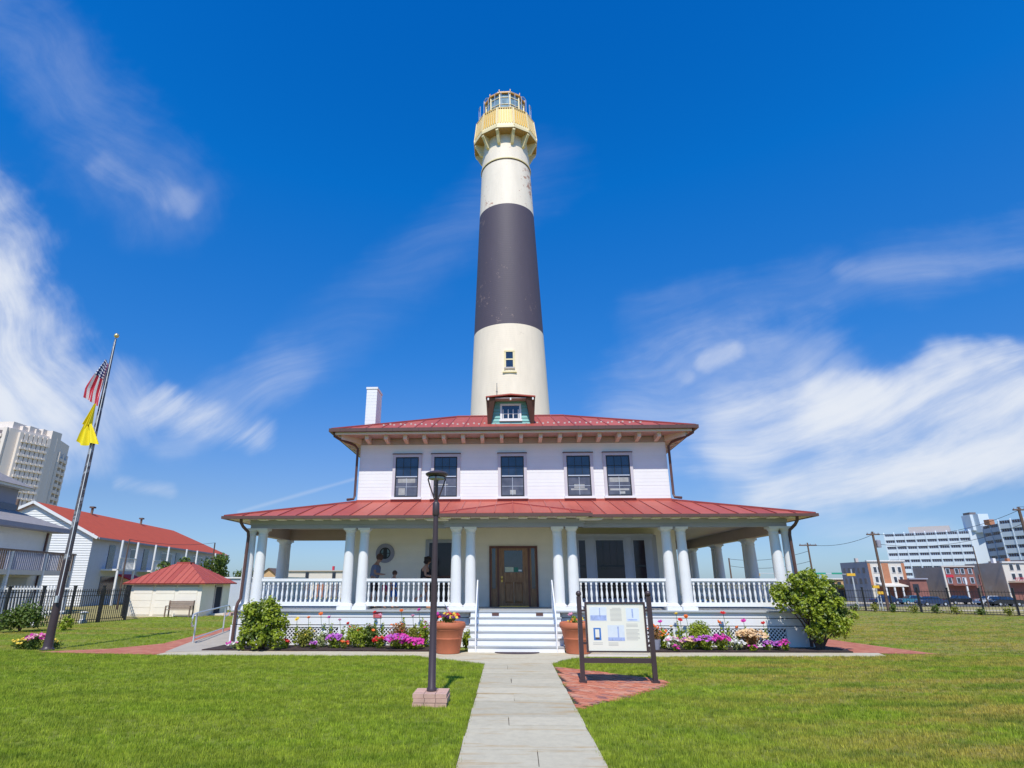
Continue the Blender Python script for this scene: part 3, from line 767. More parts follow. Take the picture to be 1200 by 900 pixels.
# ---- downspouts of the upper roof
for s_ in (-1, 1):
    p = [(s_ * 6.88, 21.66, 7.44), (s_ * 6.85, 21.68, 7.30), (s_ * 6.70, 21.8, 7.22), (s_ * 6.2, 22.30, 7.08), (s_ * 6.09, 22.40, 6.95), (s_ * 6.09, 22.42, 5.1), (s_ * 6.12, 22.38, 4.98), (s_ * 6.32, 22.2, 4.93)]
    hb().tube([(HX + a, b_, c_) for a, b_, c_ in p], .05, 8).build('downspout', 'gutter', house, smooth=True)

# ================================================================== PORCH
PY, PW, PZ, PT = 19.3, 9.62, 4.02, 4.88
YF, YC = 20.1, 19.85; FZ = 1.1; CT = 3.68
proof = hb()
proof.hexa([(HX - PW + .05, PY + .05, PZ - .06), (HX + PW - .05, PY + .05, PZ - .06), (HX + HW, WY, PZ - .06), (HX - HW, WY, PZ - .06),
            (HX - PW + .05, PY + .05, PZ - .04), (HX + PW - .05, PY + .05, PZ - .04), (HX + HW, WY, PT - .04), (HX - HW, WY, PT - .04)])
for s_, yb in ((-1, 24.0), (1, 30.9)):
    x0, x1 = HX + s_ * (PW - .05), HX + s_ * HW
    proof.hexa([(x0, PY + .05, PZ - .06), (x0, yb, PZ - .06), (x1, yb, PZ - .06), (x1, WY, PZ - .06), (x0, PY + .05, PZ - .04), (x0, yb, PZ - .04), (x1, yb, PT - .04), (x1, WY, PT - .04)])
porch_roof = proof.build('porch_roof', 'red', house)
rz_ = PT - PZ
Pf = lambda a, t: Vector((HX + a, PY + 3.2 * t, PZ + rz_ * t))
ed = [-PW + 3.62 * i / 6 for i in range(6)] + [-6 + .6 * i for i in range(21)] + [6 + 3.62 * i / 6 for i in range(1, 7)]
for a0, a1 in zip(ed[:-1], ed[1:]):
    T = lambda a: min(1, max(0, (PW - abs(a)) / 3.62))
    panel(Pf, a0, a1, T(a0), T(a1), porch_roof)
Pl = lambda a, t: Vector((HX - PW + 3.62 * t, a, PZ + rz_ * t)); Pr = lambda a, t: Vector((HX + PW - 3.62 * t, a, PZ + rz_ * t))
for P_, yb in ((Pl, 24.0), (Pr, 30.9)):
    a0 = PY
    while a0 < yb - .05:
        a1 = min(a0 + .64, yb); T = lambda a: min(1, max(0, (a - PY) / 3.2))
        panel(P_, a0, a1, T(a0), T(a1), porch_roof); a0 = a1
for s_ in (-1, 1): hb().bar((HX + s_ * PW, PY, PZ + .02), (HX + s_ * HW, WY, PT + .03), .09, .05).build('ridge_cap', 'redseam', porch_roof)
hb().box(*B(-HW - .02, HW + .02, WY - .06, WY + .02, PT - .03, PT + .07)).build('flashing_and_shade_strip', 'red', porch_roof)
# the low hipped projection over the steps
A_, B_, Pk = Vector((HX - 2.45, 18.95, 4.0)), Vector((HX + 2.45, 18.95, 4.0)), Vector((HX, 21.25, 4.56))
A2, B2 = Vector((HX - 2.45, PY, 3.93)), Vector((HX + 2.45, PY, 3.93))
def tri_cuts():
    n = 8
    for i in range(n):
        x0 = -2.45 + 4.9 * i / n; x1 = x0 + 4.9 / n
        yield x0, x1
Pc = lambda a, t: Vector((HX + a, 18.95 + 2.3 * t, 4.0 + .58 * t)) + Vector((0, 0, .055))
for x0, x1 in tri_cuts():
    T = lambda a: 1 - abs(a) / 2.45
    panel(Pc, x0, x1, max(0, T(x0)), max(0, T(x1)), porch_roof, th=.05)
b = hb()
for s_ in (-1, 1):
    b.quad((HX + s_ * 2.45, 18.95, 4.05), (HX, 21.25, 4.63), (HX + s_ * 2.45, PY + .25, 4.04)); b.bar((HX + s_ * 2.45, 18.95, 4.06), (HX, 21.25, 4.645), .05, .05)
b.build('projection_hip', 'redseam', porch_roof)
# gutters of the porch
b = hb()
b.box(*B(-PW - .05, -2.5, PY - .09, PY + .03, PZ - .09, PZ + .0)); b.box(*B(2.5, PW + .05, PY - .09, PY + .03, PZ - .09, PZ + .0))
b.box(*B(-2.5, 2.5, 18.86, 18.97, 3.93, 4.03)); b.box(*B(-2.5, -2.4, 18.97, PY + .03, 3.93, 4.025)); b.box(*B(2.4, 2.5, 18.97, PY + .03, 3.93, 4.025))
b.box(*B(-PW - .05, -PW + .06, PY + .03, 24.0, PZ - .09, PZ - .002)); b.box(*B(PW - .06, PW + .05, PY + .03, 30.9, PZ - .09, PZ - .002))
b.build('gutter', 'gutter', house)
# soffit and entablature
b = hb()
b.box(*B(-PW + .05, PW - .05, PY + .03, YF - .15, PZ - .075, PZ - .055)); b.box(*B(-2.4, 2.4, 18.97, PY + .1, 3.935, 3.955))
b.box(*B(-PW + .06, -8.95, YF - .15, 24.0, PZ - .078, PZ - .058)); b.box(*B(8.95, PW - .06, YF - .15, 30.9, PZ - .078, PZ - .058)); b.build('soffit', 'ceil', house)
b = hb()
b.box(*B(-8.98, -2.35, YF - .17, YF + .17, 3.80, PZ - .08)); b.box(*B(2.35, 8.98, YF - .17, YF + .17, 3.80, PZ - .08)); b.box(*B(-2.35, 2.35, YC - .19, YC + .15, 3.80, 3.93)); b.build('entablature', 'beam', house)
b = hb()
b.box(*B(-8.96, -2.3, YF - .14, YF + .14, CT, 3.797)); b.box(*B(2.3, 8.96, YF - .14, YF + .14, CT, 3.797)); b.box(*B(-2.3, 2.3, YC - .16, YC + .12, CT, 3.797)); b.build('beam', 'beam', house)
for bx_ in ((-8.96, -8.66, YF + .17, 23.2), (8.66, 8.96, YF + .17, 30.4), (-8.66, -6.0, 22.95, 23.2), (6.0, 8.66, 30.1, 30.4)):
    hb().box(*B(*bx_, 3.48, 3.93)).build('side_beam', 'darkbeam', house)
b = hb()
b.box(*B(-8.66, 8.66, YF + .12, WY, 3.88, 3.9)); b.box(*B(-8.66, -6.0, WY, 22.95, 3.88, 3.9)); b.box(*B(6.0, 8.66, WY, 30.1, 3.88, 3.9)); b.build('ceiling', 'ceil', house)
rt = MB().box(-.14, .14, -.26, 0, -.04, 0).mesh('rafter_tail', 'offwhite')
k = -9.0
while k < 9.1:
    if abs(k) < 2.3: piece('rafter_tail', rt, house, (HX + k, 19.3, 3.932))
    else: piece('rafter_tail', rt, house, (HX + k, 19.68, 3.942))
    k += .62
for s_ in (-1, 1): hb().box(*B(s_ * 2.15, s_ * 2.85, 19.32, 19.6, 3.86, 3.94)).build('eave_block', 'offwhite', house)
# floor
b = hb()
b.box(*B(-9.18, 9.18, YF - .35, WY, FZ - .05, FZ)); b.box(*B(-2.25, 2.25, 19.55, YF - .35, FZ - .05, FZ - .001)); b.box(*B(-9.18, -6.0, WY, 23.3, FZ - .05, FZ - .002)); b.box(*B(6.0, 9.18, WY, 30.6, FZ - .05, FZ - .002))
b.build('porch_floor', 'floor', house)
# columns
def col_meshes():
    sh = MB().lathe([(.172, 0), (.176, .5), (.170, 1.2), (.150, 2.28), (.150, 2.3)], 20).mesh('column', 'white', smooth='x')
    ba = MB(); ba.box(-.235, .235, -.235, .235, 0, .10); ba.lathe([(.225, .10), (.235, .125), (.225, .15), (.20, .155), (.205, .175), (.185, .19), (.175, .2)], 20)
    bs = ba.mesh('base', 'white', smooth='x')
    ca_ = MB(); ca_.lathe([(.150, 0), (.168, .008), (.168, .03), (.152, .035), (.153, .10), (.165, .115), (.185, .14), (.20, .17)], 20); ca_.box(-.20, .20, -.20, .20, .17, .24)
    cp = ca_.mesh('capital', 'white', smooth='x')
    return sh, bs, cp
shm, bsm, cpm = col_meshes()
def column(x, y, top=CT):
    h = top - FZ; c_ = piece('column', shm, house, (HX + x, y, FZ + .2)); s_ = (h - .44) / 2.3; c_.scale = (1, 1, s_)
    b_ = bpy.data.objects.new('base', bsm); C.objects.link(b_); b_.parent = c_; b_.location = (0, 0, -.2 / s_); b_.scale = (1, 1, 1 / s_)
    t_ = bpy.data.objects.new('capital', cpm); C.objects.link(t_); t_.parent = c_; t_.location = (0, 0, (h - .44) / s_); t_.scale = (1, 1, 1 / s_)
for s_ in (-1, 1):
    for x in (8.95, 8.55, 5.53, 5.04): column(s_ * x, YF)
    for x in (1.90, 1.43): column(s_ * x, YC)
for yy in (22.85, 23.2): column(-8.81, yy - .1, 3.48)
for yy in (22.8, 23.2, 26.3, 26.7, 29.8, 30.2): column(8.81, yy, 3.48)
# railings
bal = MB().box(-.03, .03, -.03, .03, 0, .07)
bal.lathe([(.022, .07), (.030, .09), (.020, .11), (.034, .17), (.040, .23), (.034, .30), (.020, .40), (.024, .42), (.030, .44), (.024, .46), (.020, .50), (.030, .53)], 8)
bal.box(-.03, .03, -.03, .03, .53, .63)
balm = bal.mesh('baluster', 'white', smooth='x')
def railing(x0, y0, x1, y1, n):
    a = Vector((HX + x0, y0, 0)); b_ = Vector((HX + x1, y1, 0)); m_ = hb()
    z = Vector((0, 0, 1))
    m_.bar(a + z * 2.015, b_ + z * 2.015, .12, .085); m_.bar(a + z * 1.955, b_ + z * 1.955, .07, .035)
    m_.build('railing', 'white', house)
    hb().bar(a + z * 1.27, b_ + z * 1.27, .075, .125).build('bottom_rail', 'white', house)
    for k in range(n):
        p = a.lerp(b_, (k + .5) / n); piece('baluster', balm, house, (p.x, p.y, 1.3325))
for s_ in (-1, 1):
    railing(s_ * 8.4, YF, s_ * 5.68, YF, 17); railing(s_ * 4.88, YF, s_ * 2.07, YF, 17)
railing(-8.81, YF + .2, -8.81, 22.6, 13); railing(-8.6, 23.1, -6.0, 23.1, 14)
railing(8.81, YF + .2, 8.81, 22.6, 13); railing(8.81, 23.4, 8.81, 26.1, 15); railing(8.81, 26.9, 8.81, 29.6, 14); railing(8.6, 30.0, 6.0, 30.0, 14)
# skirt: boards, posts, lattice
SKY_ = 19.83
bz = [(.89, 1.045), (.665, .868)]
for s_ in (-1, 1):
    for z0, z1 in bz:
        hb().box(*B(s_ * 1.45, s_ * 9.12, SKY_, SKY_ + .06, z0, z1)).build('skirt_board', 'white', house)
    hb().box(*B(s_ * 1.45, s_ * 9.15, SKY_ - .02, SKY_ + .06, .585, .640)).build('skirt_board', 'white', house)
    for xa, xb in ((9.15, 8.35), (5.65, 4.9), (1.95, 1.42)):
        hb().box(*B(s_ * xa, s_ * xb, SKY_ - .015, SKY_ + .05, .02, .58)).build('skirt_post', 'white', house)
    for xa, xb in ((8.34, 5.66), (4.89, 1.96)):
        hb().box(*B(s_ * xa, s_ * xb, SKY_ - .01, SKY_ + .03, .02, .10)).build('lattice_rail', 'white', house)
        lat = hb(); hgt = .48; x0, x1 = min(s_ * xa, s_ * xb), max(s_ * xa, s_ * xb)
        n = int((x1 - x0 + hgt) / .115)
        for k in range(n):
            for d, yy in ((1, SKY_), (-1, SKY_ + .008)):
                a = x0 - hgt + k * .115 if d == 1 else x0 + k * .115
                p0 = [a, .10]; p1 = [a + d * hgt, .58]
                for p_, q_ in ((p0, p1), (p1, p0)):
                    for lim, sg_ in ((x0, -1), (x1, 1)):
                        if (p_[0] - lim) * sg_ > 0:
                            f_ = (lim - p_[0]) / (q_[0] - p_[0]) if q_[0] != p_[0] else 0
                            p_[1] += (q_[1] - p_[1]) * f_; p_[0] = lim
                if abs(p0[0] - p1[0]) > .02: lat.bar((HX + p0[0], yy, p0[1]), (HX + p1[0], yy, p1[1]), .007, .026)
        lat.build('lattice', 'white', house, kind='stuff')
    # side skirts
    yb = 23.3 if s_ < 0 else 30.6
    for k in range(7):
        hb().box(*B(s_ * 9.12, s_ * 9.06, SKY_ + .06, yb, .05 + k * .143, .05 + k * .143 + .137)).build('skirt_board', 'white', house)
hb().box(*B(-9.03, 9.03, SKY_ + .07, WY, .02, 1.0)).build('crawl_space_shade', 'void', house)  # solid near-black blocks put the shade under the porch into colour
hb().box(*B(6.0, 9.03, WY, 30.5, .02, 1.0)).build('crawl_space_shade', 'void', house)
hb().box(*B(-9.03, -6.0, WY, 23.25, .02, 1.0)).build('crawl_space_shade', 'void', house)
# steps
nr = 6; rh = FZ / nr; td = .235
for k in range(nr - 1):
    y0 = 18.4 + k * td; st = hb().box(*B(-1.4, 1.4, y0, 19.83 if k == 0 else 19.83, k * rh + (.0 if k == 0 else .0), (k + 1) * rh - .035)).build('step', 'white', house)
    hb().box(*B(-1.42, 1.42, y0 - .025, y0 + td, (k + 1) * rh - .034, (k + 1) * rh)).build('tread', 'floor', house)
hb().box(*B(-1.4, 1.4, 18.4 + 5 * td, 19.9, 5 * rh, FZ - .055)).build('riser', 'white', house)
for x in (-.62, .76): hb().box(*B(x - .11, x + .11, 18.4 + 5 * td - .012, 18.4 + 5 * td, .945, 1.035)).build('vent', 'gutter', house)
# handrails of the steps
for s_ in (-1, 1):
    x = s_ * 1.18
    t_ = hb().tube([(HX + x, 18.36, 0), (HX + x, 18.36, .88), (HX + x, 18.42, .96), (HX + x, 19.55, 1.98), (HX + x, 19.66, 2.0), (HX + x, 19.70, 1.9), (HX + x, 19.70, FZ)], .022, 8)
    t_.tube([(HX + x, 18.38, .45), (HX + x, 19.70, 1.55)], .016, 6)
    t_.build('handrail', 'white', house, smooth=True)
# round window
cx, cz = -4.80, 2.97
def ring(b, x, y, z, r0, r1, th, n=28):
    for k in range(n):
        t0, t1 = 2 * math.pi * k / n, 2 * math.pi * (k + 1) / n
        p = lambda r, t, yy: (x + r * math.cos(t), yy, z + r * math.sin(t))
        b.quad(p(r0, t0, y), p(r1, t0, y), p(r1, t1, y), p(r0, t1, y)); b.quad(p(r1, t0, y), p(r1, t0, y + th), p(r1, t1, y + th), p(r1, t1, y))
        b.quad(p(r0, t0, y + th), p(r0, t0, y), p(r0, t1, y), p(r0, t1, y + th))
b = hb(); ring(b, HX + cx, WY - .06, cz, .21, .35, .06); rw = b.build('round_window', 'greyh', house)
b = hb(); ring(b, HX + cx, WY - .045, cz, .17, .215, .04); b.box(*B(cx - .07, cx + .07, WY - .04, WY - .014, cz - .2, cz + .2)); b.box(*B(cx - .2, cx + .2, WY - .035, WY - .014, cz - .012, cz + .012)); b.build('sash', 'black', rw)
b = hb(); b.v = [(HX + cx + .2 * math.cos(2 * math.pi * k / 24), WY - .012, cz + .2 * math.sin(2 * math.pi * k / 24)) for k in range(24)]; b.f = [tuple(range(24))]; b.mi = [0]; b.build('pane', 'glassl', rw)
# dark screened doorway left of the steps
x0, x1 = -3.28, -1.98
b = hb(); b.box(*B(x0, x0 + .14, WY - .05, WY, FZ, 3.34)).box(*B(x1 - .14, x1, WY - .05, WY, FZ, 3.34)).box(*B(x0, x1, WY - .052, WY, 3.34, 3.46))
dw = b.build('side_door', 'beam', house); hb().box(*B(x0 + .14, x1 - .14, WY - .03, WY - .01, FZ + .02, 3.34)).build('screen', 'screen', dw)
hb().box(*B(x0 + .14, x1 - .14, WY - .04, WY - .031, 2.1, 2.16)).build('rail', 'wooddark', dw)
# bay window right of the steps
by = 21.92
bay = hb().prism([(HX + 2.0, WY), (HX + 2.3, by), (HX + 5.0, by), (HX + 5.3, WY)], FZ, 3.6).build('bay_window', 'beam', house)
for xa, xb in ((2.36, 2.60), (2.98, 3.96), (4.32, 4.72)):
    b = hb(); t = .035
    b.box(*B(xa - t, xa, by - .03, by, 1.4, 3.38)).box(*B(xb, xb + t, by - .03, by, 1.4, 3.38)).box(*B(xa - t, xb + t, by - .032, by, 3.38, 3.42)).box(*B(xa - t, xb + t, by - .05, by, 1.36, 1.4))
    b.build('window_frame', 'beam', bay); hb().box(*B(xa, xb, by - .016, by - .006, 1.4, 3.38)).build('pane', 'screen', bay)
    b = hb(); b.box(*B(xa, xb, by - .022, by - .0165, 2.46, 2.52))
    if xb - xa > .6:
        for k in (1, 2, 3): b.box(*B(xa + (xb - xa) * k / 4 - .01, xa + (xb - xa) * k / 4 + .01, by - .02, by - .0165, 2.52, 3.38))
    b.build('muntin', 'black', bay)
for s0 in (1,):   # trim of the bay
    hb().box(*B(2.25, 5.05, by - .03, by, 3.5, 3.6)).build('cornice', 'beam', bay)
# front door with side lights
door = hb(); z1 = 3.22
door.box(*B(-.89, -.82, WY - .07, WY, FZ, z1)).box(*B(.82, .89, WY - .07, WY, FZ, z1)).box(*B(-.82, .82, WY - .07, WY, z1 - .08, z1)).box(*B(-.60, -.53, WY - .06, WY, FZ, z1 - .08)).box(*B(.53, .60, WY - .06, WY, FZ, z1 - .08))
door = door.build('front_door', 'wooddark', house)
for s_ in (-1, 1):
    b = hb(); b.box(*B(s_ * .82, s_ * .60, WY - .04, WY, FZ, 1.72)).box(*B(s_ * .66, s_ * .60, WY - .04, WY, 1.72, 3.14)).box(*B(s_ * .82, s_ * .79, WY - .04, WY, 1.72, 3.14)); b.box(*B(s_ * .78, s_ * .66, WY - .055, WY - .041, 1.2, 1.6)); b.build('side_light', 'wood', door)
    hb().box(*B(s_ * .79, s_ * .66, WY - .025, WY - .015, 1.72, 3.14)).build('pane', 'glass', door)
b = hb()
b.box(*B(-.53, -.34, WY - .045, WY, FZ + .02, z1 - .08)).box(*B(.34, .53, WY - .045, WY, FZ + .02, z1 - .08)).box(*B(-.34, .34, WY - .045, WY, 3.06, z1 - .08)).box(*B(-.34, .34, WY - .045, WY, 1.95, 2.28)).box(*B(-.34, .34, WY - .045, WY, FZ + .02, 1.22))
b.build('door_leaf', 'wood', door)
for x0, x1 in ((-.34, 0), (0, .34)):
    b = hb(); xm, zm = (x0 + x1) / 2, 1.585
    b.box(*B(x0 + .006, x1 - .006, WY - .02, WY, 1.22, 1.95)); b.hexa([(HX + x0 + .01, WY - .02, 1.23), (HX + x1 - .01, WY - .02, 1.23), (HX + x1 - .01, WY - .02, 1.94), (HX + x0 + .01, WY - .02, 1.94), (HX + x0 + .06, WY - .04, 1.29), (HX + x1 - .06, WY - .04, 1.29), (HX + x1 - .06, WY - .04, 1.88), (HX + x0 + .06, WY - .04, 1.88)])
    b.build('door_panel', 'wood', door)
hb().box(*B(-.34, .34, WY - .02, WY - .01, 2.28, 3.06)).build('pane', 'glass', door)
hb().ball((HX - .43, WY - .09, 2.05), .035).build('knob', 'brass', door, smooth=True)
hb().box(*B(-.46, -.40, WY - .055, WY - .045, 1.95, 2.15)).build('lock_plate', 'brass', door)
b = hb(); b.box(*B(-.31, .0, WY - .026, WY - .0205, 2.30, 2.47)).build('opening_hours_notice', 'sticker', door)
hb().box(*B(.02, .17, WY - .026, WY - .0205, 2.30, 2.46)).build('window_sticker', 'stickerg', door)
hb().box(*B(.18, .30, WY - .026, WY - .0205, 2.32, 2.38)).build('window_sticker', 'rail', door)
hb().box(*B(-.53, .53, WY - .12, WY - .06, FZ, FZ + .03)).build('threshold', 'brass', door)
# porch downspouts
for s_ in (-1, 1):
    p = [(s_ * 9.08, 19.42, 3.95), (s_ * 9.08, 19.45, 3.82), (s_ * 9.04, 19.56, 3.70), (s_ * 8.94, 19.76, 3.55), (s_ * 8.92, 19.78, 3.4), (s_ * 8.92, 19.78, 1.45), (s_ * 8.98, 19.74, 1.30), (s_ * 9.0, 19.72, 1.15), (s_ * 9.0, 19.72, .08)]
    hb().tube([(HX + a, b_, c_) for a, b_, c_ in p], .05, 10).build('downspout', 'gutter', house, smooth=True)
p = [(9.0, 30.3, 3.9), (8.95, 30.35, 3.6), (8.65, 30.5, 3.35), (8.6, 30.5, 1.2)]
hb().tube([(HX + a, b_, c_) for a, b_, c_ in p], .06, 8).build('downspout', 'black', house, smooth=True)

# door mat at the foot of the steps
b = MB(); b.v = [(HX + .02 + .64 * math.cos(t), 18.22 + (-.36 * math.sin(t) if math.sin(t) > 0 else 0) + .1, .026) for t in [math.pi * k / 12 for k in range(13)]]; n = len(b.v)
b.v += [(x, y, .045) for x, y, _ in b.v]; b.f = [tuple(range(n)), tuple(range(2 * n - 1, n - 1, -1))] + [(i, (i + 1) % n, n + (i + 1) % n, n + i) for i in range(n)]; b.mi = [0] * len(b.f)
tag(rebase(b.build('doormat', mat('rubber_mat', (.07, .05, .06), .8, var=.4, vscale=12))), 'dark half-round door mat at the foot of the white steps', 'door mat')
# red notice on the skirt
nb = MB().box(*B(-4.54, -4.27, SKY_ - .025, SKY_ - .001, .87, 1.06)).build('notice_plate', 'plaque')
tag(rebase(nb), 'small red notice plate fixed to the white porch skirt', 'sign'); ORG[nb.name] = tuple(nb.location)
b = MB()
for k in range(3): b.box(*B(-4.51, -4.31 - .03 * (k % 2), SKY_ - .027, SKY_ - .0253, .905 + k * .05, .915 + k * .05))
b.build('lettering', 'plaquew', nb, kind='stuff')

# ================================================================== LIGHTHOUSE
TX, TY = .42, 50.0
def tr(z): return 4.17 - .0398 * z
light = thing('lighthouse', 'tall cream lighthouse with a dark band and yellow gallery rising behind the house', 'lighthouse', (TX, TY, 0))
def shaft(z0, z1, m, nm):
    n = 72; k = max(2, int((z1 - z0) / 2)); prof = [(tr(z0 + (z1 - z0) * i / k), z0 + (z1 - z0) * i / k) for i in range(k + 1)]
    return MB().lathe(prof, n, (TX, TY, 0), cap=False).build(nm, m, light, smooth='all')
shaft(0, 23.55, 'tcream', 'lower_shaft'); shaft(23.55, 36.45, 'tblack', 'dark_band'); shaft(36.45, 46.2, 'twhite', 'upper_shaft')
MB().lathe([(tr(42) - .02, 41.86), (tr(42) + .09, 41.9), (tr(42) + .09, 42.02), (tr(42) - .02, 42.08)], 72, (TX, TY, 0), cap=False).build('belt_course', 'galwhite', light, smooth='x')
MB().lathe([(tr(41.8) + .015, 41.78), (tr(41.8) + .03, 41.8), (tr(41.8) + .03, 41.87), (tr(41.8) + .01, 41.88)], 72, (TX, TY, 0), cap=False).build('belt_joint', 'gutter', light)
# window facing the house
fy = TY - tr(20) - .02
b = MB()
for x0, x1, z0, z1 in ((-.46, -.30, 19.35, 20.75), (.30, .46, 19.35, 20.75)): b.box(TX + x0 + .0, TX + x1, fy - .06, fy + .3, z0, z1)
b.box(TX - .46, TX + .46, fy - .08, fy + .3, 20.75, 20.9)
tw = b.build('window', 'galwhite', light)
MB().box(TX - .6, TX + .6, fy - .12, fy + .2, 18.85, 19.0).build('sill', 'galwhite', tw)
MB().box(TX - .46, TX + .46, fy - .1, fy + .2, 19.2, 19.35).build('sill', 'beige', tw)
MB().box(TX - .30, TX + .30, fy - .03, fy, 19.35, 20.75).build('pane', 'glass', tw)
MB().box(TX - .31, TX + .31, fy - .07, fy - .03, 20.0, 20.12).build('meeting_rail', 'galwhite', tw)
b = MB(); b.tube([(TX - 1.13, fy - .25, 15.2), (TX - 1.1, fy - .12, 17.9)], .03, 6); b.tube([(TX - 1.15, fy - .25, 17.1), (TX - 1.05, fy - .15, 17.1)], .05, 5); b.build('lightning_conductor', 'antenna', light)
# gallery
N = 12; GR = 3.35; GZ = 45.0
ga = [math.pi / 2 + math.pi / 12 + 2 * math.pi * k / N for k in range(N)]
ga = [-math.pi / 2 - math.pi / 12 + 2 * math.pi * k / N for k in range(N)]
gp = lambda r, t, z: (TX + r * math.cos(t), TY + r * math.sin(t), z)
MB().prism([gp(GR, t, 0)[:2] for t in ga], GZ, GZ + .06).build('gallery_soffit', 'underdeck', light)
MB().prism([gp(GR + .04, t, 0)[:2] for t in ga], GZ + .06, GZ + .32).build('gallery_deck', 'galwhite', light)
for t in ga:
    u = Vector((math.cos(t), math.sin(t), 0)); v = Vector((-math.sin(t), math.cos(t), 0)) * .13; c0 = Vector((TX, TY, 0))
    ri = tr(44.3) - .1; z = lambda q_: Vector((0, 0, q_))
    b = MB(); p = [c0 + u * ri + z(43.6), c0 + u * (ri + .38) + z(43.75), c0 + u * (GR - .25) + z(44.55), c0 + u * (GR - .05) + z(44.8), c0 + u * (GR - .05) + z(GZ - .002), c0 + u * ri + z(GZ - .002)]
    n = len(p); b.v = [tuple(q_ - v) for q_ in p] + [tuple(q_ + v) for q_ in p]; b.f = [tuple(range(n))[::-1], tuple(range(n, 2 * n))] + [(i, (i + 1) % n, n + (i + 1) % n, n + i) for i in range(n)]; b.mi = [0] * len(b.f)
    b.build('corbel', 'galwhite', light)
WT = 47.75
for k in range(N):
    t0, t1 = ga[k], ga[(k + 1) % N]
    def wp(z0, z1, m, nm, e=0., r0=GR, r1=None):
        r1 = r1 if r1 is not None else r0
        b = MB(); th = .06
        b.hexa([gp(r0 + e, t0, z0), gp(r0 + e, t1, z0), gp(r0 + e - th, t1, z0), gp(r0 + e - th, t0, z0), gp(r1 + e, t0, z1), gp(r1 + e, t1, z1), gp(r1 + e - th, t1, z1), gp(r1 + e - th, t0, z1)])
        b.build(nm, m, light)
    rr = lambda z: GR - .02 - .27 * (z - 45.3) / (WT - 45.3)
    wp(45.32, 45.7, 'galwhite', 'gallery_kerb', 0, rr(45.3), rr(45.7))
    wp(45.7, WT, 'yellow', 'gallery_panel', -.01, rr(45.7), rr(WT))
    for j in range(7):
        f = (j + .5) / 7
        a = Vector(gp(rr(45.6) + .05, t0, 45.7)).lerp(Vector(gp(rr(45.6) + .05, t1, 45.7)), f); c_ = Vector(gp(rr(WT) + .05, t0, WT)).lerp(Vector(gp(rr(WT) + .05, t1, WT)), f)
        MB().bar(a, c_, .05).build('gallery_bar', 'galwhite', light)
    MB().bar(gp(rr(45.4) + .05, t0, 45.35), gp(rr(WT) + .05, t0, WT + .05), .10).build('gallery_post', 'galwhite', light)
    MB().bar(gp(rr(WT) + .03, t0, WT + .03), gp(rr(WT) + .03, t1, WT + .03), .10, .08).build('gallery_rail', 'yellow', light)
    # hoops of the lantern walk
    tm = t0 + math.pi / 12
    a0, a1 = t0 - .12, t0 + .12
    MB().tube([gp(2.8, a0, 47.7), gp(2.8, a0, 49.9), gp(2.8, (a0 + a1) / 2, 50.05), gp(2.8, a1, 49.9), gp(2.8, a1, 47.7)], .035, 6).build('hoop', 'rail', light)
MB().lathe([(2.9, 47.5), (2.9, 47.56), (1.9, 47.6)], 12, (TX, TY, 0), a0=ga[0]).build('lantern_walk', 'yellow', light)
LR = 2.08
MB().lathe([(LR + .02, 47.5), (LR + .02, 48.0)], N, (TX, TY, 0), a0=ga[0]).build('lantern_base', 'yellow', light)
for k in range(N):
    t0, t1 = ga[k], ga[(k + 1) % N]
    MB().bar(gp(LR, t0, 48.0), gp(LR, t0, 50.6), .11).build('mullion', 'galwhite', light)
    for z0, z1 in ((48.0, 49.2), (49.2, 50.1), (50.1, 50.55)):
        b = MB(); e = -.03
        b.quad(gp(LR + e, t0, z0), gp(LR + e, t1, z0), gp(LR + e, t1, z1), gp(LR + e, t0, z1)).build('lantern_pane', 'glassl', light)
        if z0 > 48: MB().bar(gp(LR, t0, z0), gp(LR, t1, z0), .06).build('glazing_bar', 'galwhite', light)
    MB().bar(gp(LR + .08, t0, 50.66), gp(LR + .08, t1, 50.66), .16, .16).build('lantern_cornice', 'orange', light)
    MB().bar(gp(LR + .14, t0, 50.7), gp(LR + .14, t0, 51.0), .07).build('gutter_spike', 'orange', light)
MB().lathe([(LR + .1, 50.74), (1.2, 51.2), (.35, 51.6), (.3, 52.0), (.02, 52.3)], 24, (TX, TY, 0), a0=ga[0]).build('lantern_roof', 'inkdark', light, smooth='x')
MB().lathe([(.7, 48), (.95, 48.6), (1.0, 49.3), (.9, 49.9), (.5, 50.4)], 12, (TX, TY, 0)).build('lens', 'glassl', light, smooth='x')

# ================================================================== STREET LAMP, SIGN, POTS, FLAGPOLE
lx, ly = -1.32, 10.98
lamp = thing('street_lamp', 'tall dark bronze lamp post with a flat round head on a low paver base', 'street lamp', (lx, ly, 0))
for c_ in range(3):
    for i in range(3):
        for j in range(3):
            if c_ < 2 and i == 1 and j == 1: continue
            o_ = .0 if c_ % 2 == 0 else .012
            x0 = lx - .285 + i * .19 + o_; y0 = ly - .285 + j * .19 - o_ * .5
            z0 = c_ * .066
            MB().box(x0 + .003, x0 + .186, y0 + .003, y0 + .186, z0, z0 + .062).build('paver', 'paver', lamp)
MB().lathe([(.085, .198), (.085, .24), (.068, .26), (.058, 1.6), (.045, 3.16)], 16, (lx, ly, 0)).build('pole', 'brown', lamp, smooth='x')
MB().lathe([(.058, 3.12), (.066, 3.14), (.066, 3.34), (.05, 3.37), (.034, 3.38), (.030, 3.62), (.03, 3.7)], 14, (lx, ly, 0)).build('collar', 'brown', lamp, smooth='x')
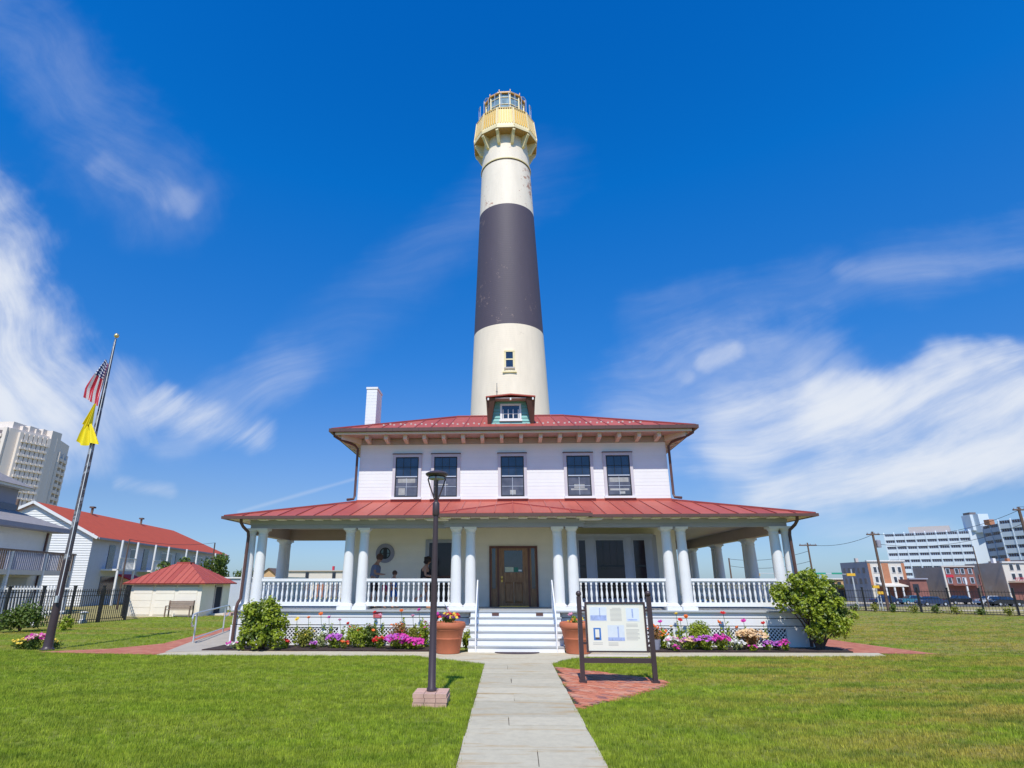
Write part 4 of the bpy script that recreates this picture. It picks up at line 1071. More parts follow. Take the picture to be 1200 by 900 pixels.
for s_ in (-1, 1):
    for d in ((s_, 0), (0, s_)):
        pts = [(lx + d[0] * r_, ly + d[1] * r_, z) for r_, z in ((.035, 3.42), (.07, 3.52), (.13, 3.68), (.165, 3.80), (.14, 3.85), (.12, 3.86))]
        MB().tube(pts, .014, 6).build('arm', 'brown', lamp, smooth='x')
MB().lathe([(.02, 3.82), (.19, 3.86), (.215, 3.885), (.215, 3.905), (.16, 3.935), (.03, 3.97)], 24, (lx, ly, 0)).build('lamp_head', 'brown', lamp, smooth='x')
MB().lathe([(.10, 3.79), (.15, 3.80), (.15, 3.835), (.02, 3.838)], 16, (lx, ly, 0)).build('lens', 'curtain', lamp, smooth='x')
MB().lathe([(.015, 3.55), (.02, 3.79)], 8, (lx, ly, 0)).build('stem', 'brown', lamp)

sgn = thing('information_sign', 'bronze framed information panel with blue pictures standing on the brick pad', 'sign', (2.23, 13.2, 0))
SX0, SX1, SY = 1.50, 2.96, 13.2
for x in (SX0, SX1):
    MB().box(x - .045, x + .045, SY - .045, SY + .045, .02, 1.66).build('post', 'brown', sgn)
    MB().ball((x, SY, 1.715), .06).build('finial', 'brown', sgn, smooth='x')
    MB().box(x - .075, x + .075, SY - .075, SY + .075, .018, .06).build('foot', 'brown', sgn)
MB().box(SX0 + .046, SX1 - .046, SY - .03, SY + .03, .38, .47).build('rail', 'brown', sgn)
px0, px1, pz0, pz1 = 1.61, 2.87, .58, 1.55; y = SY - .02
MB().box(px0 + .04, px1 - .04, y, y + .03, pz0 + .03, pz1 - .03).build('panel', 'panel', sgn)
b = MB(); b.box(px0 - .0, px0 + .04, y - .02, y + .04, pz0, pz1).box(px1 - .04, px1, y - .02, y + .04, pz0, pz1).box(px0 + .04, px1 - .04, y - .02, y + .04, pz0, pz0 + .03).box(px0 + .04, px1 - .04, y - .02, y + .04, pz1 - .035, pz1); b.build('frame', 'brown', sgn)
for z in (.75, 1.38):
    for x0, x1 in ((SX0 + .046, px0), (px1, SX1 - .046)): MB().box(x0, x1, SY - .012, SY + .012, z - .02, z + .02).build('bracket', 'brown', sgn)
MB().box(px0 + .02, px1 - .02, SY - .02, SY + .02, .50, .545).build('bottom_batten', 'cream', sgn)
def pic(u0, v0, u1, v1, m, e=.002, nm='picture'):      # u right, v down, 0..1 on the panel
    X0 = px0 + .04 + (px1 - px0 - .08) * u0; X1 = px0 + .04 + (px1 - px0 - .08) * u1; Z1 = pz1 - .035 - (pz1 - pz0 - .065) * v0; Z0 = pz1 - .035 - (pz1 - pz0 - .065) * v1
    return MB().box(X0, X1, y - e, y - .0005, Z0, Z1).build(nm, m, sgn)
pic(.05, .07, .35, .37, 'inkpale'); pic(.06, .25, .34, .36, 'inkblue', .003); pic(.22, .09, .235, .26, 'inkblue', .003)
pic(.69, .09, .92, .38, 'inkpale'); pic(.71, .33, .88, .36, 'inkblue', .003); pic(.79, .11, .815, .30, 'inkblue', .003)
pic(.35, .46, .64, .79, 'inkpale'); pic(.35, .72, .64, .79, 'inkblue', .003); pic(.52, .49, .545, .72, 'inkblue', .003)
pic(.10, .52, .23, .78, 'inkdeep'); pic(.13, .55, .20, .74, 'panel', .003); pic(.13, .72, .20, .76, 'inkdark', .004)
b = MB()
def line(u0, v, u1): 
    X0 = px0 + .04 + (px1 - px0 - .08) * u0; X1 = px0 + .04 + (px1 - px0 - .08) * u1; Z1 = pz1 - .035 - (pz1 - pz0 - .065) * v
    b.box(X0, X1, y - .0015, y - .0004, Z1 - .008, Z1)
for k in range(11): line(.41 if k else .45, .09 + .027 * k, .61 if k else .60)
for k in range(3): line(.68, .43 + .028 * k, .88)
for k in range(9): line(.67, .55 + .027 * k, .90 - .03 * (k % 3 == 2))
for k in range(3): line(.35, .83 + .026 * k, .52)
for k in range(2): line(.08, .83 + .03 * k, .25)
t_ = b.build('text_lines', 'ink', sgn); t_['kind'] = 'stuff'

def leafcloud(clumps, n, size, mname, seed, flat=.0, fold=True, out=.55):
    """many small folded leaves spread through ellipsoidal clumps (cx,cy,cz,rx,ry,rz,weight)"""
    rnd = random.Random(seed); v = []; f = []
    ws = [c_[6] if len(c_) > 6 else c_[3] * c_[4] * c_[5] for c_ in clumps]
    for _ in range(n):
        c_ = rnd.choices(clumps, ws)[0]
        d = Vector((rnd.gauss(0, 1), rnd.gauss(0, 1), rnd.gauss(0, 1))).normalized(); r_ = rnd.random() ** out
        p = Vector((c_[0] + d.x * c_[3] * r_, c_[1] + d.y * c_[4] * r_, c_[2] + d.z * c_[5] * r_))
        if p.z < .02: continue
        nd = (d + Vector((rnd.gauss(0, .6), rnd.gauss(0, .6), rnd.gauss(0.35, .6)))).normalized()
        a = Vector((rnd.gauss(0, 1), rnd.gauss(0, 1), rnd.gauss(.2, .8))); a = (a - nd * a.dot(nd)).normalized(); b_ = nd.cross(a)
        s_ = size * rnd.uniform(.6, 1.25); w_ = s_ * .36
        i = len(v)
        v += [tuple(p - a * s_ * .5), tuple(p + b_ * w_ + nd * w_ * .35), tuple(p + a * s_ * .5 - nd * s_ * .1), tuple(p - b_ * w_ + nd * w_ * .35)]
        f += [(i, i + 1, i + 2), (i, i + 2, i + 3)]
    m = MB(); m.v = v; m.f = f; m.mi = [0] * len(f); return m
def petals(spots, mname, size, seed):
    """flower heads: little many-petalled discs facing up and out"""
    rnd = random.Random(seed); m = MB()
    for p in spots:
        nd = Vector((rnd.gauss(0, .45), rnd.gauss(-.5, .4), 1)).normalized(); a = nd.orthogonal().normalized(); b_ = nd.cross(a); s_ = size * rnd.uniform(.75, 1.2)
        p = Vector(p); i = len(m.v); k = 6
        m.v.append(tuple(p - nd * s_ * .12))
        for j in range(k * 2):
            t = math.pi * j / k; r_ = s_ * (.5 if j % 2 == 0 else .36)
            m.v.append(tuple(p + a * math.cos(t) * r_ + b_ * math.sin(t) * r_ + nd * (s_ * .1 if j % 2 == 0 else 0)))
        for j in range(k * 2): m.f.append((i, i + 1 + j, i + 1 + (j + 1) % (k * 2))); m.mi.append(0)
    return m
SEED = [100]
def nseed(): SEED[0] += 1; return SEED[0]
def mound(x, y, rx, rz_, leaf, nl, flow, nf, fs, label, cat='flowers', z=.05, group=None, lsize=.07, name='flower_plant'):
    t = thing(name, label, cat, (x, y, z), group=group)
    if name == 'flower_plant' and z < .1: rx *= 1.38; rz_ *= 1.25; nl = int(nl * 2.8); nf = int(nf * 1.5)
    rnd = random.Random(nseed()); cl = []
    for _ in range(6):
        a = rnd.uniform(0, 6.28); d = rnd.uniform(0, .5) * rx
        cl.append((x + d * math.cos(a), y + d * math.sin(a) * .7, z + rz_ * rnd.uniform(.4, .6), rx * .6, rx * .55, rz_ * .5, 1))
    leafcloud(cl, nl, lsize, leaf, nseed()).build('foliage', leaf, t)
    b = MB()
    for _ in range(5): b.tube([(x, y, z - .04), (x + rnd.uniform(-.5, .5) * rx, y + rnd.uniform(-.4, .4) * rx, z + rz_ * .7)], .006, 4)
    b.build('stem', 'leafd', t)
    if nf:
        cols = flow if isinstance(flow, tuple) else (flow,)
        for c_ in cols:
            sp = []
            for _ in range(nf // len(cols)):
                a = rnd.uniform(0, 6.28); r_ = math.sqrt(rnd.random()) * rx
                sp.append((x + r_ * math.cos(a), y + r_ * math.sin(a) * .8 - .04, z + rz_ * (.62 + .42 * math.sqrt(max(0, 1 - (r_ / rx) ** 2))) + rnd.uniform(-.05, .03)))
            petals(sp, c_, fs * 1.45, nseed()).build('blossoms', c_, t)
    return t
def zinnia(x, y, h, colr, label, heads=1, z=.05):
    t = thing('zinnia', label, 'flower', (x, y, z)); rnd = random.Random(nseed()); tops = []
    b = MB()
    for k in range(heads):
        tx = x + rnd.uniform(-.08, .08) + .08 * (k - heads / 2); ty = y + rnd.uniform(-.05, .05); th = h * (1 - .12 * k)
        b.tube([(x, y, z - .04), ((x + tx) / 2, y, z + th * .5), (tx, ty, z + th)], .007, 5); tops.append((tx, ty, z + th))
    b.build('stem', 'leafd', t)
    cl = [(x, y, z + h * .3, .10, .10, h * .3, 1), (x, y, z + h * .6, .06, .06, h * .22, .4)]
    leafcloud(cl, 60, .09, 'leaf', nseed()).build('foliage', 'leaf', t)
    b = petals(tops, colr, .17, nseed()); 
    for p in tops: b.ball((p[0], p[1], p[2] + .0), .05, 8, 5, .7)
    b.build('blossom', colr, t); return t
def bx(px, Y): return at(px, 750, Y).x
# low plants in the left bed: (px, depth, half width, height, leaf, leaves, petal, count, size, label)
for a in [
    (335, 18.85, .10, .20, 'leaf', 60, 'p_red', 9, .07, 'red petunia nearest the left-hand green bush, at the left end of the bed'),
    (357, 19.15, .25, .42, 'leafy', 420, 'p_yellow', 3, .05, 'rounded yellow-green plant in front of the white lattice, left part of the bed'),
    (368, 18.8, .09, .16, 'leaf', 50, 'p_violet', 10, .06, 'small violet petunia low at the edge of the mulch left of the white blooms'),
    (377, 19.2, .20, .34, 'leafp', 150, 'p_white', 14, .06, 'sparse plant with white blooms before the lattice'),
    (392, 19.05, .20, .30, 'leaf', 140, 'p_violet', 34, .07, 'violet petunia clump between the white blooms and the round green bushes'),
    (404, 18.8, .10, .18, 'leafy', 60, ('p_orange', 'p_red'), 10, .06, 'low orange and red marigold at the front edge left of the round green bushes'),
    (417, 19.2, .32, .50, 'leaf', 650, 'p_red', 2, .06, 'left one of two round bright green bushes below the red notice'),
    (432, 19.3, .30, .52, 'leafd', 560, 'p_orange', 3, .08, 'darker right one of two round green bushes below the red notice'),
    (446, 18.95, .16, .26, 'leaf', 110, 'p_red', 16, .07, 'red geranium right of the round green bushes, left of the magenta mass'),
    (466, 19.3, .24, .55, 'leafo', 380, 'p_orange', 6, .05, 'coral-leaved coleus behind the magenta petunias'),
    (466, 18.9, .30, .30, 'leaf', 180, ('p_magenta', 'p_violet'), 80, .075, 'left half of the large magenta petunia mass by the lamp post'),
    (484, 18.8, .28, .22, 'leaf', 130, 'p_magenta', 60, .075, 'right half of the large magenta petunia mass beside the lamp post'),
    (481, 19.35, .24, .48, 'leafy', 380, 'p_red', 3, .05, 'yellow-green leafy plant behind the magenta petunias'),
    (498, 19.35, .20, .60, 'leaf', 300, 'p_magenta', 5, .06, 'tall leafy plant with pink heads just left of the left terracotta pot'),
    (546, 18.9, .15, .42, 'leaf', 200, 'p_white', 3, .05, 'leafy plant between the left terracotta pot and the white steps'),
    (663, 18.95, .10, .35, 'leafd', 90, None, 0, .05, 'dark leafy plant between the steps and the right terracotta pot'),
    (788, 18.95, .20, .26, 'leafp', 130, ('p_pink', 'p_white'), 30, .07, 'pink and white petunia clump right of the information sign'),
    (791, 18.7, .08, .12, 'leaf', 30, 'p_magenta', 8, .07, 'single small magenta petunia at the mulch edge below the pink and white clump'),
    (777, 19.3, .14, .40, 'leaf', 160, 'p_orange', 8, .07, 'orange marigold bush just right of the sign post'),
    (807, 19.0, .19, .26, 'leaf', 120, ('p_violet', 'p_peach'), 26, .07, 'violet petunia clump between the pink one and the bright green shrub'),
    (820, 19.35, .38, .60, 'leaf', 900, None, 0, .05, 'bright green pointed shrub in the middle of the right-hand bed'),
    (826, 18.9, .22, .30, 'leaf', 130, 'p_violet', 36, .075, 'lilac petunia clump in front of the bright green shrub'),
    (844, 18.9, .20, .32, 'leaf', 130, 'p_magenta', 34, .075, 'magenta petunia clump right of the lilac one'),
    (863, 19.0, .17, .22, 'leafp', 100, 'p_white', 22, .065, 'white petunia clump left of the peach-leaved plant'),
    (881, 19.2, .32, .42, 'leafo', 200, 'p_peach', 60, .09, 'peach-coloured bushy plant in the right-hand bed'),
    (880, 18.75, .10, .14, 'leaf', 40, 'p_magenta', 6, .06, 'small magenta petunia low in front of the peach-coloured plant'),
    (897, 19.0, .10, .20, 'leaf', 50, 'p_violet', 12, .07, 'left one of two small violet petunias near the blue lattice'),
    (908, 19.0, .10, .20, 'leafd', 50, 'p_violet', 12, .07, 'right one of two small violet petunias near the blue lattice'),
    (919, 18.85, .12, .24, 'leaf', 60, 'p_magenta', 14, .07, 'magenta petunia at the right end of the bed beside the large bush'),
    (276, 18.75, .22, .14, 'leafp', 80, ('p_magenta', 'p_white'), 16, .07, 'low magenta and white blooms at the foot of the left downspout'),
]:
    mound(bx(a[0], a[1]), a[1], *a[2:9], a[9])
for px, Y, h, colr, lab in [
    (346, 19.45, .80, 'p_yellow', 'yellow zinnia on a tall stem, leftmost of the tall blooms'),
    (361, 19.45, .85, 'p_orange', 'orange zinnia above the yellow-green plant at the left lattice'),
    (378, 19.5, .95, 'p_orange', 'orange-red zinnia standing above the white blooms'),
    (387, 19.5, .85, 'p_magenta', 'magenta zinnia above the violet petunias of the left bed'),
    (401, 19.5, .78, 'p_pink', 'pink zinnia between the violet petunias and the red zinnia'),
    (408, 19.45, .68, 'p_red', 'red zinnia at the left edge of the round green bushes'),
    (439, 19.55, 1.0, 'p_red', 'dark red zinnia directly below the red notice'),
    (448, 19.5, .92, 'p_pink', 'pink zinnia just right of the red notice'),
    (472, 19.55, 1.05, 'p_orange', 'orange zinnia above the coral-leaved coleus'),
    (486, 19.55, .90, 'p_pink', 'small pink zinnia above the right half of the magenta mass'),
    (494, 19.55, 1.08, 'p_magenta', 'magenta zinnia just left of the lamp post'),
    (778, 19.45, .75, 'p_magenta', 'magenta zinnia just right of the information sign'),
    (788, 19.5, .62, 'p_peach', 'peach zinnia above the pink and white petunias'),
    (796, 19.55, .98, 'p_yellow', 'yellow zinnia in the right-hand bed, tallest left of the green shrub'),
    (800, 19.5, .80, 'p_red', 'red zinnia just below the tall yellow one'),
    (811, 19.5, .90, 'p_orange', 'orange zinnia at the left shoulder of the bright green shrub'),
    (848, 19.5, .74, 'p_orange', 'orange zinnia right of the bright green shrub'),
    (855, 19.55, 1.0, 'p_red', 'tall red zinnia against the white skirt board in the right-hand bed'),
    (865, 19.4, .60, 'p_orange', 'low orange zinnia above the white petunias'),
    (876, 19.5, .78, 'p_magenta', 'magenta zinnia behind the peach-coloured plant'),
    (899, 19.5, .72, 'p_red', 'red zinnia before the blue-shaded lattice'),
]: zinnia(bx(px, Y), Y, h, colr, lab)

# terracotta pots with their plants
def pot(x, y, label):
    t = thing('terracotta_pot', label, 'pot', (x, y, .025))
    z = .025
    MB().lathe([(.31, z), (.335, z + .01), (.40, z + .38), (.405, z + .385), (.405, z + .41), (.40, z + .415), (.44, z + .60), (.455, z + .615), (.455, z + .64), (.47, z + .66), (.47, z + .80), (.455, z + .815), (.42, z + .815), (.40, z + .72), (.01, z + .72)], 32, (x, y, 0)).build('bowl', 'terracotta', t, smooth='x')
    MB().lathe([(.475, z + .66), (.50, z + .69), (.505, z + .76), (.49, z + .815), (.455, z + .83), (.43, z + .80)], 32, (x, y, 0), cap=False).build('rim', 'terracotta', t, smooth='x')
    MB().lathe([(.41, z + .765), (.01, z + .775)], 24, (x, y, 0)).build('soil', 'soil', t)
    return t
p1 = (-1.74, 18.15); p2 = (1.98, 18.28)
pot(*p1, 'terracotta pot left of the steps, full of flowers and a small flag'); pot(*p2, 'terracotta pot right of the steps, half hidden by the sign post')
mound(p1[0], p1[1], .36, .26, 'leaf', 260, ('p_red', 'p_purple', 'p_yellow'), 54, .085, 'red, purple and yellow flowers filling the left terracotta pot', z=.80)
mound(p1[0] - .38, p1[1], .14, .24, 'leafd', 60, 'p_magenta', 14, .085, 'magenta blooms spilling over the left side of the left pot behind the lamp post', z=.82)
mound(p2[0], p2[1], .30, .14, 'leafy', 220, ('p_yellow', 'p_orange'), 10, .06, 'low yellow-green planting in the right terracotta pot', z=.80)
zinnia(p2[0] - .05, p2[1], .26, 'p_pink', 'single pink bloom standing up from the right terracotta pot', z=.80)
# little flag in the pot
lf = thing('small_flag', 'small striped flag on a stick, stuck in the left terracotta pot', 'flag', (p1[0] - .02, p1[1] + .02, .8))
x, y = p1[0] - .02, p1[1] + .02
MB().tube([(x + .02, y, .8), (x - .10, y, 1.34)], .006, 5).build('stick', 'polewood', lf)
for k in range(7):
    b = MB(); u0, u1 = k / 7, (k + 1) / 7
    P_ = lambda u, v: (x - .09 + .16 * u * .6 + .14 * v, y - .02 * math.sin(u * 5), 1.32 - .10 * u - .28 * v)
    b.quad(P_(u0, .4 if k < 3 else 0), P_(u1, .4 if k < 3 else 0), P_(u1, 1), P_(u0, 1)).build('stripe', 'flagred' if k % 2 == 0 else 'flagwhite', lf)
b = MB(); b.quad(P_(0, 0), P_(3 / 7, 0), P_(3 / 7, .4), P_(0, .4)).build('canton', 'inkdeep', lf)
# orange plant in a small grey pot right of the sign
q_ = (bx(768, 19.0), 19.0)
t = thing('small_pot', 'small dark grey pot of orange leaves right of the information sign', 'pot', (q_[0], q_[1], .05)); MB().lathe([(.10, .06), (.15, .30), (.16, .34), (.14, .34), (.01, .30)], 16, (q_[0], q_[1], 0)).build('bowl', 'greyh', t, smooth='x')
mound(q_[0], q_[1], .22, .42, 'leafo', 260, 'p_orange', 14, .06, 'orange-leaved plant growing out of the small grey pot', z=.30)

# ---- the two large bushes
def bush(x, y, clumps, n, size, label, leafs, tips):
    t = thing('flowering_bush', label, 'bush', (x, y, 0))
    rr_ = random.Random(nseed()); tips_ = []
    for c_ in clumps:
        for _ in range(int(7 + 9 * c_[6])):
            d = Vector((rr_.gauss(0, 1), rr_.gauss(-.25, 1), rr_.gauss(.25, 1))).normalized(); q_ = rr_.uniform(.78, 1.12); r_ = rr_.uniform(.09, .19)
            tips_.append((c_[0] + d.x * c_[3] * q_, c_[1] + d.y * c_[4] * q_, c_[2] + d.z * c_[5] * q_, r_, r_, r_ * 1.15, 1))
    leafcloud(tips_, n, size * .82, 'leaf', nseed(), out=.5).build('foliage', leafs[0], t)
    leafcloud([(c_[0], c_[1], c_[2], c_[3] * .9, c_[4] * .9, c_[5] * .9, c_[6]) for c_ in clumps], int(n * .6), size * .85, 'leafd', nseed(), out=.6).build('foliage', leafs[1], t)  # darker core leaves put the shade of the inner gaps into colour
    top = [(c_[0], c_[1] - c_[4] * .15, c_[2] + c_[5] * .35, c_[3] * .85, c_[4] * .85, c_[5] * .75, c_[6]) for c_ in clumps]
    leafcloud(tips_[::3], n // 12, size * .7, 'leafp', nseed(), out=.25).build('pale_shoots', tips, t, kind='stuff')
    rnd = random.Random(nseed()); b = MB()
    for c_ in clumps: b.tube([(x + rnd.uniform(-.08, .08), y + rnd.uniform(-.08, .08), 0), (x + (c_[0] - x) * .4, y + (c_[1] - y) * .4, c_[2] * .5), (c_[0], c_[1], c_[2])], [.035, .022, .012], 6)
    b.build('stem', 'bark', t, kind='stuff')
    return t
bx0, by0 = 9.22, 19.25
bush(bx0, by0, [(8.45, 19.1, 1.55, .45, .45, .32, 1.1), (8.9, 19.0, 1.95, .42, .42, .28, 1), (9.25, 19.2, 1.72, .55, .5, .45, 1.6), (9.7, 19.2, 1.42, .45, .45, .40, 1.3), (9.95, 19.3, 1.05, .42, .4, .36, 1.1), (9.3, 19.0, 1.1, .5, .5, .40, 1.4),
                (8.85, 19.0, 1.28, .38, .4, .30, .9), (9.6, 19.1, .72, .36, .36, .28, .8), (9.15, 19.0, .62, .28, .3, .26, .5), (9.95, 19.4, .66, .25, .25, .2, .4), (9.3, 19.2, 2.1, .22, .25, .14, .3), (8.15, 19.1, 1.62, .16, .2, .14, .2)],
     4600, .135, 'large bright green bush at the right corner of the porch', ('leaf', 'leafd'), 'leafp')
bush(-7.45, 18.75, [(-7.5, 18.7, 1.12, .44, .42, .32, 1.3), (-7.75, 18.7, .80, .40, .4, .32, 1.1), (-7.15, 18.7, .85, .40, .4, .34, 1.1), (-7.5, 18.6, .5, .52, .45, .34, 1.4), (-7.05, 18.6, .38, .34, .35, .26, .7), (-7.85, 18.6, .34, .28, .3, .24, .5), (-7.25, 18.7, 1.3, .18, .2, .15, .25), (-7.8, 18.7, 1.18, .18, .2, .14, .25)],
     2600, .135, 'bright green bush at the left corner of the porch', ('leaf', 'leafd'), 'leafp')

# ---- flagpole and flags
fx, fy_ = -13.92, 18.57
M['mottled'] = mat('mottled_bark_grey_pole', (.12, .10, .105), .35, metal=.3, dirt=((.42, .40, .40), 2.2, .50, .56))
fp = thing('flagpole', 'tall flagpole with a gold ball on the left lawn', 'flagpole', (fx, fy_, 0))
MB().lathe([(.20, 0), (.20, .03), (.15, .07), (.135, .12), (.12, .5), (.105, 2.6)], 16, (fx, fy_, 0)).build('lower_pole', 'brown', fp, smooth='x')
MB().lathe([(.098, 2.6), (.085, 5.5), (.055, 8.6), (.035, 10.2)], 14, (fx, fy_, 0)).build('upper_pole', 'mottled', fp, smooth='x')
MB().ball((fx + .01, fy_, 10.32), .085, 14, 9).build('gold_ball', 'gold', fp, smooth='x')
MB().tube([(fx + .06, fy_ - .10, 1.4), (fx + .05, fy_ - .07, 10.15)], .012, 5).build('halyard', 'flagwhite', fp)
MB().box(fx + .03, fx + .10, fy_ - .18, fy_ - .10, 1.35, 1.55).build('cleat', 'rail', fp)
# canton with a dot pattern for the stars
cm = bpy.data.materials.new('flag_canton'); cm.use_nodes = True; k = NT(cm.node_tree); uvn = k.new('ShaderNodeTexCoord'); mp = k.new('ShaderNodeMapping'); k.put(mp.inputs[0], uvn.outputs['UV']); mp.inputs['Scale'].default_value = (6, 5, 1)
fr = k.v('FRACTION', mp.outputs[0]); dd = k.v('LENGTH', k.v('SUBTRACT', fr, (.5, .5, 0))); k.put(k.n['Principled BSDF'].inputs['Base Color'], k.mix(k.step(dd, .26, .36), (.75, .75, .78), (.015, .02, .12))); k.n['Principled BSDF'].inputs['Roughness'].default_value = .8
flag = thing('striped_flag', 'limp red and white striped flag with a starred blue corner, upper of two flags', 'flag', (fx, fy_, 7.7))
def fpos(u, v):        # u: along the fly (hangs), v: 0 top .. 1 bottom of the hoist
    hz = 9.42 - .30 * v; 
    return Vector((fx - .07 - .05 * v - u * (.30 + .10 * (1 - v)) + .02 * math.sin(v * 9), fy_ - .10 - .10 * math.sin(v * 14 + u * 2) * min(1, u * 3), hz - u * 1.28 + v * .12 * u))
def fpos(u, v):
    top = Vector((fx - .03, fy_ - .1, 9.40)); l_ = u * 1.55
    s_ = (.12 + .50 * min(u, .75)) * (1 - v)      # spread to the left of the pole
    return Vector((top.x + .04 - s_ * 1.15, top.y - .09 * math.sin(v * 13 + u * 2) * min(1, .2 + u * 2), top.z - .22 * v - l_ * (.93 + .07 * v) + .0))
def strip(v0, v1, u0, u1, m, nm, uv=False):
    b = MB(); nu = 8; nv = 2 if not uv else 10; base = 0
    for i in range(nu + 1):
        for j in range(nv + 1): b.v.append(tuple(fpos(u0 + (u1 - u0) * i / nu, v0 + (v1 - v0) * j / nv)))
    for i in range(nu):
        for j in range(nv): a = i * (nv + 1) + j; b.f.append((a, a + 1, a + nv + 2, a + nv + 1)); b.mi.append(0)
    o = b.build(nm, m, flag, smooth='all')
    if uv:
        ul = o.data.uv_layers.new(name='UVMap')
        for p in o.data.polygons:
            for li in p.loop_indices:
                vi = o.data.loops[li].vertex_index; i, j = divmod(vi, nv + 1); ul.data[li].uv = (i / nu, j / nv)
for k in range(13):
    strip(k / 13, (k + 1) / 13, .40 if k < 10 else 0, 1, 'flagred' if k % 2 == 0 else 'flagwhite', 'stripe')
strip(0, 10 / 13, 0, .40, cm, 'canton', True)
yf = thing('yellow_flag', 'limp plain yellow flag below the striped one', 'flag', (fx, fy_, 6.3))
def drape(c0, z0, z1, w0, w1, x0, x1, ph, nm):
    b = MB(); nu, nv = 10, 24
    for i in range(nu + 1):
        t_ = i / nu; z = z0 + (z1 - z0) * t_; w_ = w0 + (w1 - w0) * t_; xc = x0 + (x1 - x0) * t_
        for j in range(nv + 1):
            s_ = j / nv; b.v.append((xc + (s_ - .5) * 2 * w_, fy_ - .16 - .06 * math.sin(s_ * 16 + ph + t_) * (.4 + t_) , z - .10 * math.sin(s_ * 3.1) * t_ + .04 * math.sin(s_ * 9 + ph)*t_))
    for i in range(nu):
        for j in range(nv): a = i * (nv + 1) + j; b.f.append((a, a + 1, a + nv + 2, a + nv + 1)); b.mi.append(0)
    b.build(nm, 'flagyellow', yf, smooth='all')
drape(0, 7.72, 6.98, .03, .13, fx - .10, fx - .22, 0, 'upper_fold'); drape(0, 7.05, 6.38, .10, .40, fx - .20, fx - .06, 2.0, 'lower_fold')
mound(-14.95, 18.9, .28, .22, 'leafd', 160, ('p_yellow', 'p_yellow'), 26, .07, 'yellow marigolds left of the flagpole, nearest the frame edge', z=.0)
mound(-14.45, 18.75, .22, .34, 'leafd', 140, ('p_magenta', 'p_pink'), 26, .08, 'pink and magenta flowers between the yellow marigolds and the flagpole', z=.0)
mound(-14.1, 19.0, .22, .2, 'leafy', 120, ('p_yellow', 'p_yellow'), 12, .06, 'yellow marigolds touching the foot of the flagpole', z=.0)

